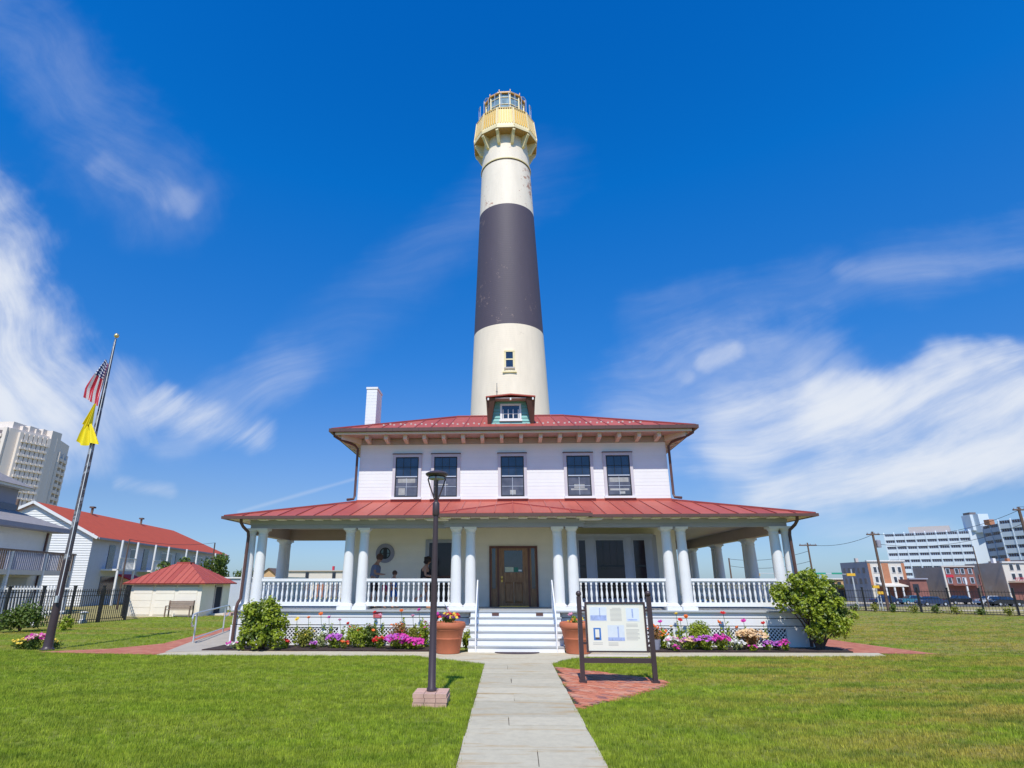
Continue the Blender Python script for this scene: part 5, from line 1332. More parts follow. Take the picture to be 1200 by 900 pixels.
# ================================================================== PEOPLE ON THE PORCH
def skin_obj(name, pts, edges, m, parent, sub=2, root=0):
    """pts: list of (x,y,z,r) joints; one continuous skinned surface"""
    me = bpy.data.meshes.new(name); me.from_pydata([p[:3] for p in pts], edges, []); me.materials.append(M[m])
    o = bpy.data.objects.new(name, me); C.objects.link(o); o.parent = parent
    o.modifiers.new('skin', 'SKIN')
    if not me.skin_vertices:
        bm__ = bmesh.new(); bm__.from_mesh(me); bm__.verts.layers.skin.verify(); bm__.to_mesh(me); bm__.free()
    for i, p in enumerate(pts):
        sv = me.skin_vertices[0].data[i]; sv.radius = (p[3], p[4] if len(p) > 4 else p[3]); sv.use_root = (i == root)
    ss = o.modifiers.new('smooth', 'SUBSURF'); ss.levels = sub; ss.render_levels = sub
    o.modifiers['skin'].use_smooth_shade = True
    return o
def person(label, loc, rz, H, arms, legs, lean, headtilt, skin, top, bottom, hair, longhair=False, shorts=True, tank=False):
    """figure facing local +X; arms: [(elbow, wrist)] offsets, legs: [(knee, ankle)] per side; H standing height"""
    t = thing('person', label, 'person', loc, rz); k = H / 1.75; ORG[t.name] = (0, 0, 0)
    def P(x, y, z, r, r2=None):
        # lean: the part above the hips tips forward
        if z > .95:
            d = z - .95; x, z = x + d * math.sin(lean), .95 + d * math.cos(lean)
        f_ = 1.22 if r > .045 else 1.12
        return (x * k, y * k, z * k, r * k * f_) + ((r2 * k * f_,) if r2 else ())
    pts = [P(0, 0, .95, .115, .14), P(.01, 0, 1.10, .095, .125), P(.015, 0, 1.28, .105, .15), P(.0, 0, 1.42, .085, .13), P(.01, 0, 1.485, .05), P(.02 + headtilt * .3, 0, 1.545, .066, .058), P(.03 + headtilt * .5, 0, 1.635, .094, .08), P(.02 + headtilt * .8, 0, 1.685, .055, .05)]
    ed = [(i, i + 1) for i in range(7)]
    def add(a, *q_):
        prev = a
        for p in q_: pts.append(p); ed.append((prev, len(pts) - 1)); prev = len(pts) - 1
        return prev
    slv = []
    for s_, (el, wr) in zip((-1, 1), arms):
        sh = P(0, s_ * .175, 1.40, .052); e = P(el[0], s_ * (.20 + el[1]), el[2], .040); w_ = P(wr[0], s_ * (.20 + wr[1]), wr[2], .028)
        hnd = tuple(w_[i] + (w_[i] - e[i]) * .28 for i in range(3)) + (.030 * k, .018 * k)
        h = add(3, sh, e, w_, hnd); slv.append((sh, e, w_))
        d = Vector([w_[i] - e[i] for i in range(3)]).normalized()
        for f in range(5):      # four fingers and a thumb
            off = Vector((.0, (f - 1.5) * .016 * k, 0)) if f < 4 else Vector((.02 * k, -.028 * s_ * k, .02 * k))
            base = Vector(hnd[:3]) + off; ln = (.055, .065, .06, .048, .035)[f] * k
            mid = base + d * ln * .55 + Vector((.006 * k, 0, 0)); tip = base + d * ln + Vector((.018 * k, 0, 0))
            add(h, (*mid, .009 * k), (*tip, .007 * k))
    lg = []
    for s_, (kn, an, to) in zip((-1, 1), legs):
        hip = (0, s_ * .085 * k, .88 * k, .088 * k); knee = (kn[0] * k, s_ * .10 * k, kn[1] * k, .058 * k); calf = ((kn[0] * .55 + an[0] * .45 - .02) * k, s_ * .10 * k, (kn[1] * .6 + an[1] * .4) * k, .054 * k)
        ank = (an[0] * k, s_ * .10 * k, an[1] * k, .035 * k)
        toe = (to[0] * k, s_ * .115 * k, to[1] * k, .028 * k)
        add(0, hip, knee, calf, ank, toe); lg.append((hip, knee, ank, toe))
    skin_obj('body', pts, ed, skin, t)
    # face: eyes, nose, mouth, ears
    hc = Vector(pts[6][:3]); hd = (Vector(pts[7][:3]) - Vector(pts[5][:3])).normalized(); fw = Vector((1, 0, 0)); fw = (fw - hd * fw.dot(hd)).normalized(); sd_ = hd.cross(fw)
    MB().lathe([(.013 * k, -.02 * k), (.009 * k, .01 * k), (.002 * k, .03 * k)], 6, tuple(hc + fw * .088 * k - hd * .01 * k)).build('nose', skin, t)
    for s_ in (-1, 1):
        MB().ball(tuple(hc + fw * .078 * k + sd_ * .03 * k * s_ + hd * .012 * k), .011 * k, 6, 4).build('eye', 'black', t)
        MB().ball(tuple(hc + sd_ * .078 * k * s_), .022 * k, 6, 4, 1.3).build('ear', skin, t)
    MB().ball(tuple(hc + fw * .076 * k - hd * .045 * k), .016 * k, 6, 4, .4).build('mouth', 'hairb', t)
    # hair cap
    hb_ = MB(); hcc = hc + hd * .040 * k - fw * .028 * k
    hb_.ball(tuple(hcc), .128 * k, 14, 9, 1.0)
    if longhair:
        rnd = random.Random(5)
        for _ in range(26): hb_.ball(tuple(hcc + Vector((rnd.uniform(-.10, .02), rnd.uniform(-.1, .1), rnd.uniform(-.12, .07))) * k), .05 * k, 6, 4)
    hb_.build('hair', hair, t, smooth='all', kind='stuff' if longhair else None)
    # clothes follow the body
    g_ = 1.14
    tp = [tuple(p[:3]) + tuple(r * g_ for r in p[3:]) for p in pts[0:4]]; te = [(0, 1), (1, 2), (2, 3)]
    if not tank:
        for (sh, e, w_) in slv:
            i = len(tp); m_ = [sh[j] + (e[j] - sh[j]) * .7 for j in range(3)]
            tp += [tuple(sh[:3]) + (sh[3] * 1.3,), tuple(m_) + (.058 * k,)]; te += [(3, i), (i, i + 1)]
    skin_obj('shirt', tp, te, top, t)
    bp = [(0, 0, .97 * k, .125 * k, .15 * k), (0, 0, .88 * k, .12 * k, .15 * k)]; be = [(0, 1)]
    for hip, knee, ank, toe in lg:
        i = len(bp); f_ = 1.02 if shorts else .4; m_ = [hip[j] + (knee[j] - hip[j]) * f_ for j in range(3)]
        bp += [tuple(hip[:3]) + (.10 * k,), tuple(m_) + ((.082 if shorts else .09) * k,)]; be += [(1, i), (i, i + 1)]
    skin_obj('shorts', bp, be, bottom, t)
    for hip, knee, ank, toe in lg:
        skin_obj('shoe', [(ank[0] - .04 * k, ank[1], ank[2] - .03 * k, .04 * k), ((ank[0] + toe[0]) / 2, ank[1], (ank[2] + toe[2]) / 2 - .02 * k, .042 * k), (toe[0] + .02 * k, toe[1], toe[2], .034 * k)], [(0, 1), (1, 2)], 'shoe' if longhair else 'shorts', t, 1)
    return t
stand = ((.02, .50), (0, .08), (.16, .035)); stepf = ((.18, .52), (.14, .08), (.30, .035)); stepb = ((-.04, .50), (-.22, .12), (-.08, .04)); lifted = ((.02, .48), (-.34, .30), (-.28, .16))
hang = ((-.03, .03, 1.12), (.10, .02, .90)); fwd_ = ((.05, .03, 1.13), (.28, .0, 1.10))
person('man in a grey-blue T-shirt and dark shorts looking down on the porch, leftmost person', (-4.70, 21.3, FZ), 0, 1.76, (fwd_, hang), (stand, stepf), .16, .09, 'skin', 'shirt', 'shorts', 'hairb')
person('small child in a magenta top standing on the porch just right of the man', (-4.27, 21.15, FZ), R(20), .92, (hang, hang), (stand, stand), .0, .02, 'skin', 'magenta', 'shorts', 'hairb')
person('boy in bright blue shorts and top whose head just shows above the white railing', (-3.98, 21.2, FZ), R(-15), 1.20, (hang, hang), (stand, stepf), .04, .04, 'skin', 'blue', 'blue', 'hairb')
person('woman with dark curly hair and a black tank top walking behind the lamp post', (-2.90, 21.2, FZ), 0, 1.66, (fwd_, hang), (stepf, lifted), .10, .06, 'skin', 'blacktop', 'shorts', 'hair', longhair=True, tank=True, shorts=False)

# ================================================================== LEFT SIDE: shed, bench, hand rail, fence
gx0, gx1, gy0, gy1 = -22.95, -18.4, 36.3, 40.0
shed = thing('shed', 'small white garage with a hipped red metal roof and three closed doors', 'garage', ((gx0 + gx1) / 2, gy0, 0))
MB().box(gx0, gx1, gy0, gy1, 0, 1.9).build('wall', 'offwhite', shed)
for k in range(3):
    a = gx0 + .35 + k * 1.38
    d = MB().box(a, a + 1.2, gy0 - .02, gy0 + .01, .08, 1.68).build('garage_door', 'offwhite', shed)
    MB().box(a - .03, a + 1.23, gy0 - .07, gy0, 1.68, 1.74).build('head_trim', 'beige', d)
    for j in range(4): MB().box(a + .03, a + 1.17, gy0 - .035, gy0 - .021, .11 + j * .395, .11 + j * .395 + .37).build('door_panel', 'offwhite', d)
MB().box(gx1, gx1 + .03, 38.0, 38.8, .05, 1.65).build('side_door', 'void', shed)
b = MB(); b.box(gx1, gx1 + .05, 37.9, 37.99, .05, 1.75).box(gx1, gx1 + .05, 38.81, 38.9, .05, 1.75).box(gx1, gx1 + .052, 37.9, 38.9, 1.66, 1.75); b.build('door_frame', 'beige', shed)
ex0, ex1, ey0, ey1, ez, rzz = gx0 - .25, gx1 + .3, gy0 - .3, gy1 + .3, 1.88, 3.1
rf = MB().box(ex0, ex1, ey0, ey1, ez - .06, ez).build('roof', 'red', shed)
ym = (ey0 + ey1) / 2; hx = 2.15
Sf = lambda a, t: Vector((a, ey0 + (ym - .25 - ey0) * t, ez + (rzz - ez) * t)); Ss = lambda a, t: Vector((ex1 - hx * t, a, ez + (rzz - ez) * t))
Sl = lambda a, t: Vector((ex0 + hx * t, a, ez + (rzz - ez) * t)); Sb = lambda a, t: Vector((a, ey1 - (ey1 - ym - .25) * t, ez + (rzz - ez) * t))
W_ = ex1 - ex0; n = 14
for k in range(n):
    a0, a1 = ex0 + W_ * k / n, ex0 + W_ * (k + 1) / n; T = lambda a: max(0, min(1, (a - ex0) / hx, (ex1 - a) / hx))
    panel(Sf, a0, a1, T(a0), T(a1), rf); panel(Sb, a0, a1, T(a0), T(a1), rf)
n = 10
for k in range(n):
    a0, a1 = ey0 + (ey1 - ey0) * k / n, ey0 + (ey1 - ey0) * (k + 1) / n; T = lambda a: max(0, min(1, (a - ey0) / (ym - .25 - ey0), (ey1 - a) / (ym - .25 - ey0)))
    panel(Ss, a0, a1, T(a0), T(a1), rf); panel(Sl, a0, a1, T(a0), T(a1), rf)
MB().box(ex0 + hx - .05, ex1 - hx + .05, ym - .3, ym + .3, rzz - .02, rzz + .06).build('ridge_vent', 'redseam', rf)
bn = thing('garden_bench', 'weathered brown wooden bench against the white garage', 'bench', (-19.2, 35.5, 0))
for k in range(3): MB().box(-19.95, -18.45, 35.30 + k * .13, 35.41 + k * .13, .40, .43).build('seat_slat', 'bench', bn)
for k in range(4): MB().box(-19.95, -18.45, 35.66, 35.69, .46 + k * .11, .55 + k * .11).build('back_slat', 'bench', bn)
for x in (-19.95, -18.5):
    MB().box(x, x + .06, 35.3, 35.36, 0, .6).build('leg', 'bench', bn); MB().box(x, x + .06, 35.7, 35.76, 0, .92).build('leg', 'bench', bn); MB().box(x, x + .06, 35.3, 35.7, .6, .64).build('arm_rest', 'bench', bn)
st = thing('shed_step', 'low stone and brick step at the side door of the garage', 'step', (-17.6, 38.3, 0))
MB().box(-18.3, -17.4, 37.6, 38.9, 0, .10).build('slab', 'cream', st)
for k in range(4): MB().box(-17.35, -16.9, 37.3 + k * .35, 37.6 + k * .35, 0, .16).build('block', 'paver', st)
# ramp hand rail
hr = thing('ramp_handrail', 'bare metal handrail with looped ends along the concrete ramp', 'handrail', (-10.58, 20.78, 0))
MB().tube([(-10.58, 20.78, 0), (-10.58, 20.78, .95)], .03, 8).build('post', 'rail', hr); MB().tube([(-11.75, 25.4, 0), (-11.75, 25.4, .95)], .03, 8).build('post', 'rail', hr)
MB().tube([(-10.62, 20.7, .55), (-10.48, 20.35, .56), (-10.42, 20.2, .66), (-10.42, 20.2, .80), (-10.48, 20.35, .92), (-10.58, 20.78, .95), (-11.75, 25.4, 1.0), (-11.9, 26.0, 1.0), (-11.98, 26.3, .9), (-11.98, 26.3, .7), (-11.9, 26.0, .6), (-11.75, 25.4, .6)], .028, 8).build('top_rail', 'rail', hr, smooth='x')
MB().tube([(-10.58, 20.78, .15), (-11.75, 25.4, .15)], .02, 6).build('bottom_rail', 'rail', hr)

def iron_fence(pts, label, h, spacing, picket_sp, pr=.012, rails=(.12, .88), post_r=.05):
    t = thing('iron_fence', label, 'fence', (pts[0][0], pts[0][1], 0))
    pm = MB().box(-pr, pr, -pr, pr, 0, h).mesh('picket', 'black'); tm = MB(); tm.box(-post_r, post_r, -post_r, post_r, 0, h * 1.07); tm.box(-post_r * 1.3, post_r * 1.3, -post_r * 1.3, post_r * 1.3, h * 1.07, h * 1.1); tm = tm.mesh('post', 'black')
    for a, b_ in zip(pts[:-1], pts[1:]):
        a, b_ = Vector((*a, 0)), Vector((*b_, 0)); L = (b_ - a).length; n = max(1, round(L / spacing)); rz = math.atan2(b_.y - a.y, b_.x - a.x)
        for i in range(n + (b_ == Vector((*pts[-1], 0)))): piece('post', tm, t, a.lerp(b_, i / n), rz)
        m_ = round(L / picket_sp)
        for i in range(m_):
            if abs((i + .5) / m_ * n - round((i + .5) / m_ * n)) * (L / n) > .08: piece('picket', pm, t, a.lerp(b_, (i + .5) / m_), rz)
        for r_ in rails: MB().bar(a + Vector((0, 0, h * r_)), b_ + Vector((0, 0, h * r_)), .035, .03).build('rail', 'black', t)
    return t
iron_fence([(-22.6, 23.3), (-21.9, 26.15), (-21.22, 29.3), (-20.6, 32.7)], 'black iron picket fence beyond the left lawn', 1.62, 2.0, .13, rails=(.10, .80, .93))
iron_fence([(-20.6, 32.7), (-23.0, 36.2)], 'short return of black iron fence meeting the white garage', 1.62, 2.0, .16, rails=(.10, .80, .93))
iron_fence([(17, 53.5), (24.4, 46.8), (31.1, 39.4), (36.0, 33.5)], 'black iron fence along the far edge of the right lawn', 1.45, 1.75, .16, .008, (.1, .62, .93), .05)
# bushes and shrubs near the fences
def shrub(x, y, rx, rz_, n, size, leafs, label, cat='bush', group=None, z=0):
    t = thing('shrub', label, cat, (x, y, z), group=group); rnd = random.Random(nseed())
    cl = [(x + rnd.uniform(-.5, .5) * rx, y + rnd.uniform(-.4, .4) * rx, z + rz_ * rnd.uniform(.25, .7), rx * .5, rx * .5, rz_ * .33, 1) for _ in range(8)]
    leafcloud(cl, n, size, leafs, nseed(), out=.5).build('foliage', leafs, t)
    b = MB()
    for _ in range(4): b.tube([(x, y, z), (x + rnd.uniform(-.4, .4) * rx, y, z + rz_ * .6)], .02, 5)
    b.build('stem', 'bark', t, kind='stuff'); return t
shrub(-20.1, 25.0, 1.0, 1.25, 1500, .14, 'leafd', 'loose green bush in front of the black fence left of the flagpole')
shrub(-18.9, 25.9, .35, .65, 250, .12, 'leaf', 'small low bush at the black fence just right of the flagpole')
for i, (x, y) in enumerate([(24.9, 46.0), (25.7, 45.2), (26.5, 44.3), (27.3, 43.4), (28.0, 42.6), (28.9, 41.7), (29.7, 40.8), (30.4, 40.0), (31.2, 39.1), (32.1, 38.1)]):
    shrub(x - 1.2 + random.uniform(-.2, .2), y - .1, .42, .62, 130, .13, 'leafd' if i % 2 else 'leafy', ('dark ' if i % 2 else 'yellow-green ') + 'low shrub at the right-hand black fence, ' + ['nearest the large bush', 'second from the large bush', 'third from the large bush', 'fourth from the large bush', 'fifth counting from the large bush', 'sixth counting from the large bush', 'fourth from the right frame edge', 'third from the right frame edge', 'second from the right frame edge', 'nearest the right frame edge'][i], 'shrub', 'shrubs along the right-hand fence')
sheet('shrub_bed', [(16.2, 54), (23.8, 47.4), (30.7, 40.0), (35.5, 34), (36.3, 34.8), (31.6, 40.6), (24.8, 48), (17, 54.8)], .014, 'soil')
for i, x in enumerate((0, 1)):
    q_ = [(-19.9, 30.4), (-20.6, 28.0)][i]
    pl = thing('garden_ornament', ['white plaster ornament behind the black fence, nearer the garage', 'white plaster ornament behind the black fence, nearer the flagpole'][i], 'ornament', (q_[0] - 1.4, q_[1], 0))
    MB().lathe([(.18, 0), (.2, .1), (.1, .2), (.13, .4), (.2, .5), (.1, .55)], 10, (q_[0] - 1.4, q_[1], 0)).build('urn', 'wh2', pl)

# ================================================================== LEFT HOUSES
UA = math.atan2(1.0508, -.1543)
def lb(): return MB()
row = thing('row_house', 'long white rowhouse with a bright red shingle roof behind the garage', 'house', (-35.56, 50.0, 0), UA)
L = 36; D = 10.6; eh = 5.71; rh_ = 8.55
lb().box(0, L, 0, D, 0, eh).build('wall', 'bluewall', row)  # bluish tone puts the long side's shade into the white siding's colour
g_ = lb(); g_.v = [(0.0, 0, eh), (0, D, eh), (0, D / 2, rh_ - .1), (.2, 0, eh), (.2, D, eh), (.2, D / 2, rh_ - .1)]; g_.f = [(0, 1, 2), (3, 5, 4), (0, 3, 4, 1), (1, 4, 5, 2), (2, 5, 3, 0)]; g_.mi = [0] * 5; g_.build('gable', 'wh2', row)
for k in range(42):
    z = .1 + k * .2
    if z > rh_ - .35: break
    w0 = 0 if z < eh else (z + .2 - eh) / (rh_ - eh) * D / 2
    lb().hexa([(-.05, w0, z), (-.05, D - w0, z), (0.0, D - w0, z), (0.0, w0, z), (-.012, w0, z + .195), (-.012, D - w0, z + .195), (0, D - w0, z + .195), (0, w0, z + .195)]).build('clapboard', 'wh2', row)
r_ = lb()
for a, c_ in ((-.5, D / 2), (D + .5, D / 2)):
    e_z = eh - .15
    r_.hexa([(-.3, a, e_z - .08), (L - 6, a, e_z - .08), (L - 6, c_, rh_ - .08), (-.3, c_, rh_ - .08), (-.3, a, e_z), (L - 6, a, e_z), (L - 6, c_, rh_), (-.3, c_, rh_)])
r_.v += [(L - 6, -.5, eh - .15), (L + .5, -.5, eh - .15), (L + .5, D + .5, eh - .15), (L - 6, D + .5, eh - .15), (L - 6, D / 2, rh_)]; i = len(r_.v) - 5
r_.f += [(i, i + 1, i + 4), (i + 1, i + 2, i + 4), (i + 2, i + 3, i + 4)]; r_.mi += [0] * 3
rr_ = r_.build('roof', 'tanred', row)
lb().box(-.35, -.28, -.5, D / 2, 0, 0)
b = lb(); b.bar((-.34, -.5, eh - .2), (-.34, D / 2, rh_ - .06), .08, .22); b.bar((-.34, D + .5, eh - .2), (-.34, D / 2, rh_ - .06), .08, .22); b.build('barge_board', 'wh2', row)
lb().box(-.2, L, -.62, -.5, eh - .28, eh - .12).build('gutter', 'greyh', row)
for s_, nm in ((8.5, 0), (19.5, 0)):
    v_ = lb().lathe([(.12, 0), (.12, .7)], 8, (s_, D / 2 - .3, rh_ - .2)).build('roof_vent', 'bench', rr_); lb().box(s_ - .25, s_ + .25, D / 2 - .5, D / 2 - .1, rh_ + .45, rh_ + .6).build('roof_vent', 'polewood', rr_)
for s0, s1 in ((2.2, 5.4), (9.2, 12.6), (17.5, 21.0), (27.5, 31.5)):
    bal_ = lb().box(s0, s1, -1.5, 0, 2.9, 3.05).build('balcony', 'wh2', row)
    for k in range(int((s1 - s0) / .25)): lb().box(s0 + k * .25, s0 + k * .25 + .05, -1.5, -1.45, 3.05, 3.95).build('baluster', 'wh2', bal_)
    for yy in (-1.5,): lb().box(s0, s1, -1.53, -1.42, 3.95, 4.03).build('rail', 'wh2', bal_)
    lb().box(s0, s0 + .15, -1.5, -1.35, 0, eh - .2).build('post', 'wh2', bal_); lb().box(s1 - .15, s1, -1.5, -1.35, 0, eh - .2).build('post', 'wh2', bal_)
    lb().box(s0 + .8, s0 + 1.9, -.05, 0, 3.05, 5.1).build('balcony_door', 'glassf', row); lb().box(s0 + .3, s1 - .5, -.05, 0, .9, 2.4).build('window', 'glassf', row)
for s_ in (7.0, 14.2, 15.8, 23.5, 25.5, 33.5):
    f_ = lb().box(s_, s_ + 1.3, -.08, 0, 3.6, 5.0).build('window', 'wh2', row); lb().box(s_ + .1, s_ + 1.2, -.1, -.08, 3.7, 4.9).build('pane', 'glassf', f_)
d_ = lb().box(6.6, 7.8, -.06, 0, .1, 2.3).build('door', 'wh2', row); lb().box(7.0, 7.3, -.08, -.06, 1.3, 1.8).build('pane', 'glassf', d_)
aw = lb(); aw.hexa([(5.6, -1.6, 1.9), (8.6, -1.6, 1.9), (8.6, 0, 2.5), (5.6, 0, 2.5), (5.6, -1.6, 2.0), (8.6, -1.6, 2.0), (8.6, 0, 2.65), (5.6, 0, 2.65)]); aw.build('awning', 'flagred', row)

grey = thing('grey_house', 'grey two-storey house with a wooden balcony at the left edge', 'house', (-31.48, 40.0, 0), UA)
gl = 16
lb().box(-gl, 0, 0, 8, 0, 5.2).build('wall', 'wh2', grey)
for k in range(20): lb().box(-gl, 0, -.03 - .0, 0, 2.6 + k * .13, 2.6 + k * .13 + .122).build('clapboard', 'wh2', grey)
lb().hexa([(-gl, -.9, 5.15), (.7, -.9, 5.15), (.7, 8.5, 5.15), (-gl, 8.5, 5.15), (-gl, -.9, 5.42), (.7, -.9, 5.42), (.7, 8.5, 5.42), (-gl, 8.5, 5.42)]).build('eave', 'greyh', grey)
lb().hexa([(-gl, -.9, 5.43), (.7, -.9, 5.43), (.7, 8.5, 5.43), (-gl, 8.5, 5.43), (-gl, 1.9, 6.5), (-1.2, 1.9, 6.5), (-1.2, 7, 6.5), (-gl, 7, 6.5)]).build('lower_roof', 'greyroof', grey)
lb().box(-gl, -1.3, 2.0, 6.8, 6.3, 7.9).build('upper_wall', 'greyh', grey)
lb().box(-gl, -1.25, 1.9, 2.0, 6.5, 6.9).build('flashing_and_shade_strip', 'carblue', grey)  # dark strip painted in as the shadow line beneath the upper wall
lb().box(-gl, -.7, 1.4, 7.4, 7.9, 8.06).build('upper_eave', 'wh2', grey)
lb().hexa([(-gl, 1.3, 8.06), (-.6, 1.3, 8.06), (-.6, 7.5, 8.06), (-gl, 7.5, 8.06), (-gl, 4.0, 9.6), (-4.0, 4.0, 9.6), (-4.0, 5.0, 9.6), (-gl, 5.0, 9.6)]).build('upper_roof', 'greyroof', grey)
dk = lb().box(-11, -1.2, -2.5, -.03, 2.35, 2.62).build('balcony', 'cream', grey)
for k in range(54):
    s_ = -10.95 + k * .18; lb().box(s_, s_ + .05, -2.5, -2.44, 2.62, 3.62).build('baluster', 'greyh' if s_ > -8 and s_ < -3 else 'bench', dk)
for k in range(12): lb().box(-1.26, -1.2, -2.4 + k * .2, -2.35 + k * .2, 2.62, 3.62).build('baluster', 'wh2', dk)
lb().box(-11, -1.15, -2.53, -2.42, 3.62, 3.72).build('rail', 'bench', dk); lb().box(-1.28, -1.16, -2.42, -.05, 3.62, 3.72).build('rail', 'bench', dk)
for s_ in (-11, -7.6, -4.4, -1.35): lb().box(s_, s_ + .16, -2.52, -2.36, 0, 3.7).build('post', 'wh2', dk)
for s_ in (-9.5, -6.0): lb().box(s_, s_ + 1.2, -.08, -.03, 3.0, 4.8).build('window', 'wh2', grey)
lb().box(-.6, -.5, -.15, -.03, .2, 5.1).build('downspout', 'gutter', grey)
lb().lathe([(.13, 0), (.13, 2.0)], 8, (1.2, 3.5, 5.6)).build('flue', 'bench', grey)
lb().box(-7, -1.6, -.06, -.03, .2, 2.2).build('ground_floor_opening', 'bluewall', grey)
# white lattice fence standing in the yard
wf = thing('white_fence', 'leaning white picket fence under the grey balcony', 'fence', (-26.5, 32.5, 0))
for k in range(26): MB().bar((-28.2 + k * .14, 32.2 + k * .05, .1), (-28.35 + k * .14, 32.2 + k * .05, 1.75), .07, .03).build('picket', 'wh2', wf)
for z in (.4, 1.6): MB().bar((-28.3, 32.25, z), (-24.6, 33.55, z), .05, .08).build('rail', 'wh2', wf)
# apartment tower
def extrude_building(name, label, foot, h, wallm, cat='building'):
    cx_ = sum(p[0] for p in foot) / len(foot); cy_ = sum(p[1] for p in foot) / len(foot)
    t = thing(name, label, cat, (cx_, cy_, 0)); MB().prism(foot, 0, h).build('wall', wallm, t); return t
A0 = at(-45, 492, 205); A1 = at(14, 495, 208); A2 = at(69, 509, 226); A3 = at(82, 520, 240); 
A4 = at(80, 525, 262); foot = [(A0.x, A0.y), (A1.x, A1.y), (A2.x, A2.y), (A3.x, A3.y), (A4.x, A4.y), (A0.x - 15, A0.y + 48)]
apt = extrude_building('apartment_tower', 'tall pale apartment tower with stacked balconies at the left edge', foot, 58, 'apt')
def face(a, b_, nfl, h0, h1, parent, inset=0., fins=5, dark='aptd', frac=.55):
    a, b_ = Vector((*a, 0)), Vector((*b_, 0)); d = (b_ - a).normalized(); nrm = Vector((d.y, -d.x, 0)); L_ = (b_ - a).length; fh = (h1 - h0) / nfl
    for k in range(nfl):
        z = h0 + k * fh
        p0 = a + d * inset; p1 = b_ - d * inset
        q0 = p0 + nrm * .25; q1 = p1 + nrm * .25; q2 = p0 + nrm * 1.9; q3 = p1 + nrm * 1.9
        b = MB(); zz_ = z + fh * (1 - frac); b.hexa([(*q0.xy, zz_), (*q1.xy, zz_), (*p1.xy, zz_), (*p0.xy, zz_), (*q0.xy, z + fh), (*q1.xy, z + fh), (*p1.xy, z + fh), (*p0.xy, z + fh)])
        b.build('window_band', dark, parent)
        nb_ = fins
        for j in range(nb_):
            e0 = p0.lerp(p1, (j + .10) / nb_) + nrm * .25; e1 = p0.lerp(p1, (j + .90) / nb_) + nrm * .25
            b = MB(); b.hexa([(*(e0 + nrm * 1.4).xy, z), (*(e1 + nrm * 1.4).xy, z), (*e1.xy, z), (*e0.xy, z), (*(e0 + nrm * 1.4).xy, z + fh * (1 - frac)), (*(e1 + nrm * 1.4).xy, z + fh * (1 - frac)), (*e1.xy, z + fh * (1 - frac)), (*e0.xy, z + fh * (1 - frac))])
            b.build('balcony', 'apt', parent)
    for j in range(fins + 1):
        c_ = (a + d * inset).lerp(b_ - d * inset, j / fins)
        w_ = d * .7; b = MB(); b.hexa([(*(c_ - w_ + nrm * 1.2).xy, 0), (*(c_ + w_ + nrm * 1.2).xy, 0), (*(c_ + w_).xy, 0), (*(c_ - w_).xy, 0), (*(c_ - w_ + nrm * 1.2).xy, h1 + 1), (*(c_ + w_ + nrm * 1.2).xy, h1 + 1), (*(c_ + w_).xy, h1 + 1), (*(c_ - w_).xy, h1 + 1)])
        b.build('fin', 'apt', parent)
face(foot[0], foot[1], 20, 2, 57, apt, 1, 3, frac=.6); face(foot[1], foot[2], 20, 2, 56, apt, 4, 6, frac=.68); face(foot[2], foot[3], 19, 2, 52, apt, 3, 2, 'hotelb')
c_ = Vector((A2.x, A2.y, 0)); b = MB(); b.box(A2.x - 4.2, A2.x - .2, A2.y - 3.2, A2.y + 2, 0, 60.5); b.build('stair_tower', 'apt', apt)
for k in range(5):
    c_ = Vector((A1.x, A1.y, 0)).lerp(Vector((A2.x, A2.y, 0)), .15 + .14 * k); MB().box(c_.x - 3.4, c_.x - .4, c_.y + 2.5, c_.y + 7, 57.5, 60 + .7 * (k % 2)).build('penthouse', 'apt', apt)
MB().box(A0.x, A1.x - 1, A1.y + 2, A1.y + 14, 57.5, 61).build('penthouse', 'apt', apt)

# low buildings seen through the left porch
wb = thing('low_building', 'long low cream building with small windows seen through the left porch', 'building', (-24.5, 80, 0))
MB().box(-29.5, -21.6, 80, 92, 0, 3.3).build('wall', 'cream', wb); MB().box(-29.7, -21.4, 79.8, 92.2, 3.3, 3.42).build('parapet', 'beige', wb)
for x in (-26.8, -23.2): MB().box(x, x + .45, 79.93, 80, 2.35, 3.15).build('window', 'glassf', wb)
MB().box(-23.35, -23.1, 80.2, 80.5, 3.42, 3.95).build('rooftop_fixture', 'flagred', wb)  # small red box for an unidentified roof fixture
for k in range(4): MB().box(-29.0 + k * 1.9, -28.0 + k * 1.9, 79.92, 80, .1, 1.7).build('door', 'aptd' if k % 2 else 'orangebrick', wb)
ww = thing('white_wall', 'plain white outbuilding just beyond the left end of the porch', 'building', (-19.5, 45, 0))
MB().box(-22.0, -16.5, 45, 49, 0, 2.2).build('wall', 'bluewall', ww); MB().box(-22.1, -16.4, 44.9, 49.1, 2.2, 2.3).build('coping', 'wh2', ww); MB().box(-17.6, -16.9, 44.95, 45, .1, 1.8).build('door', 'greyh', ww)
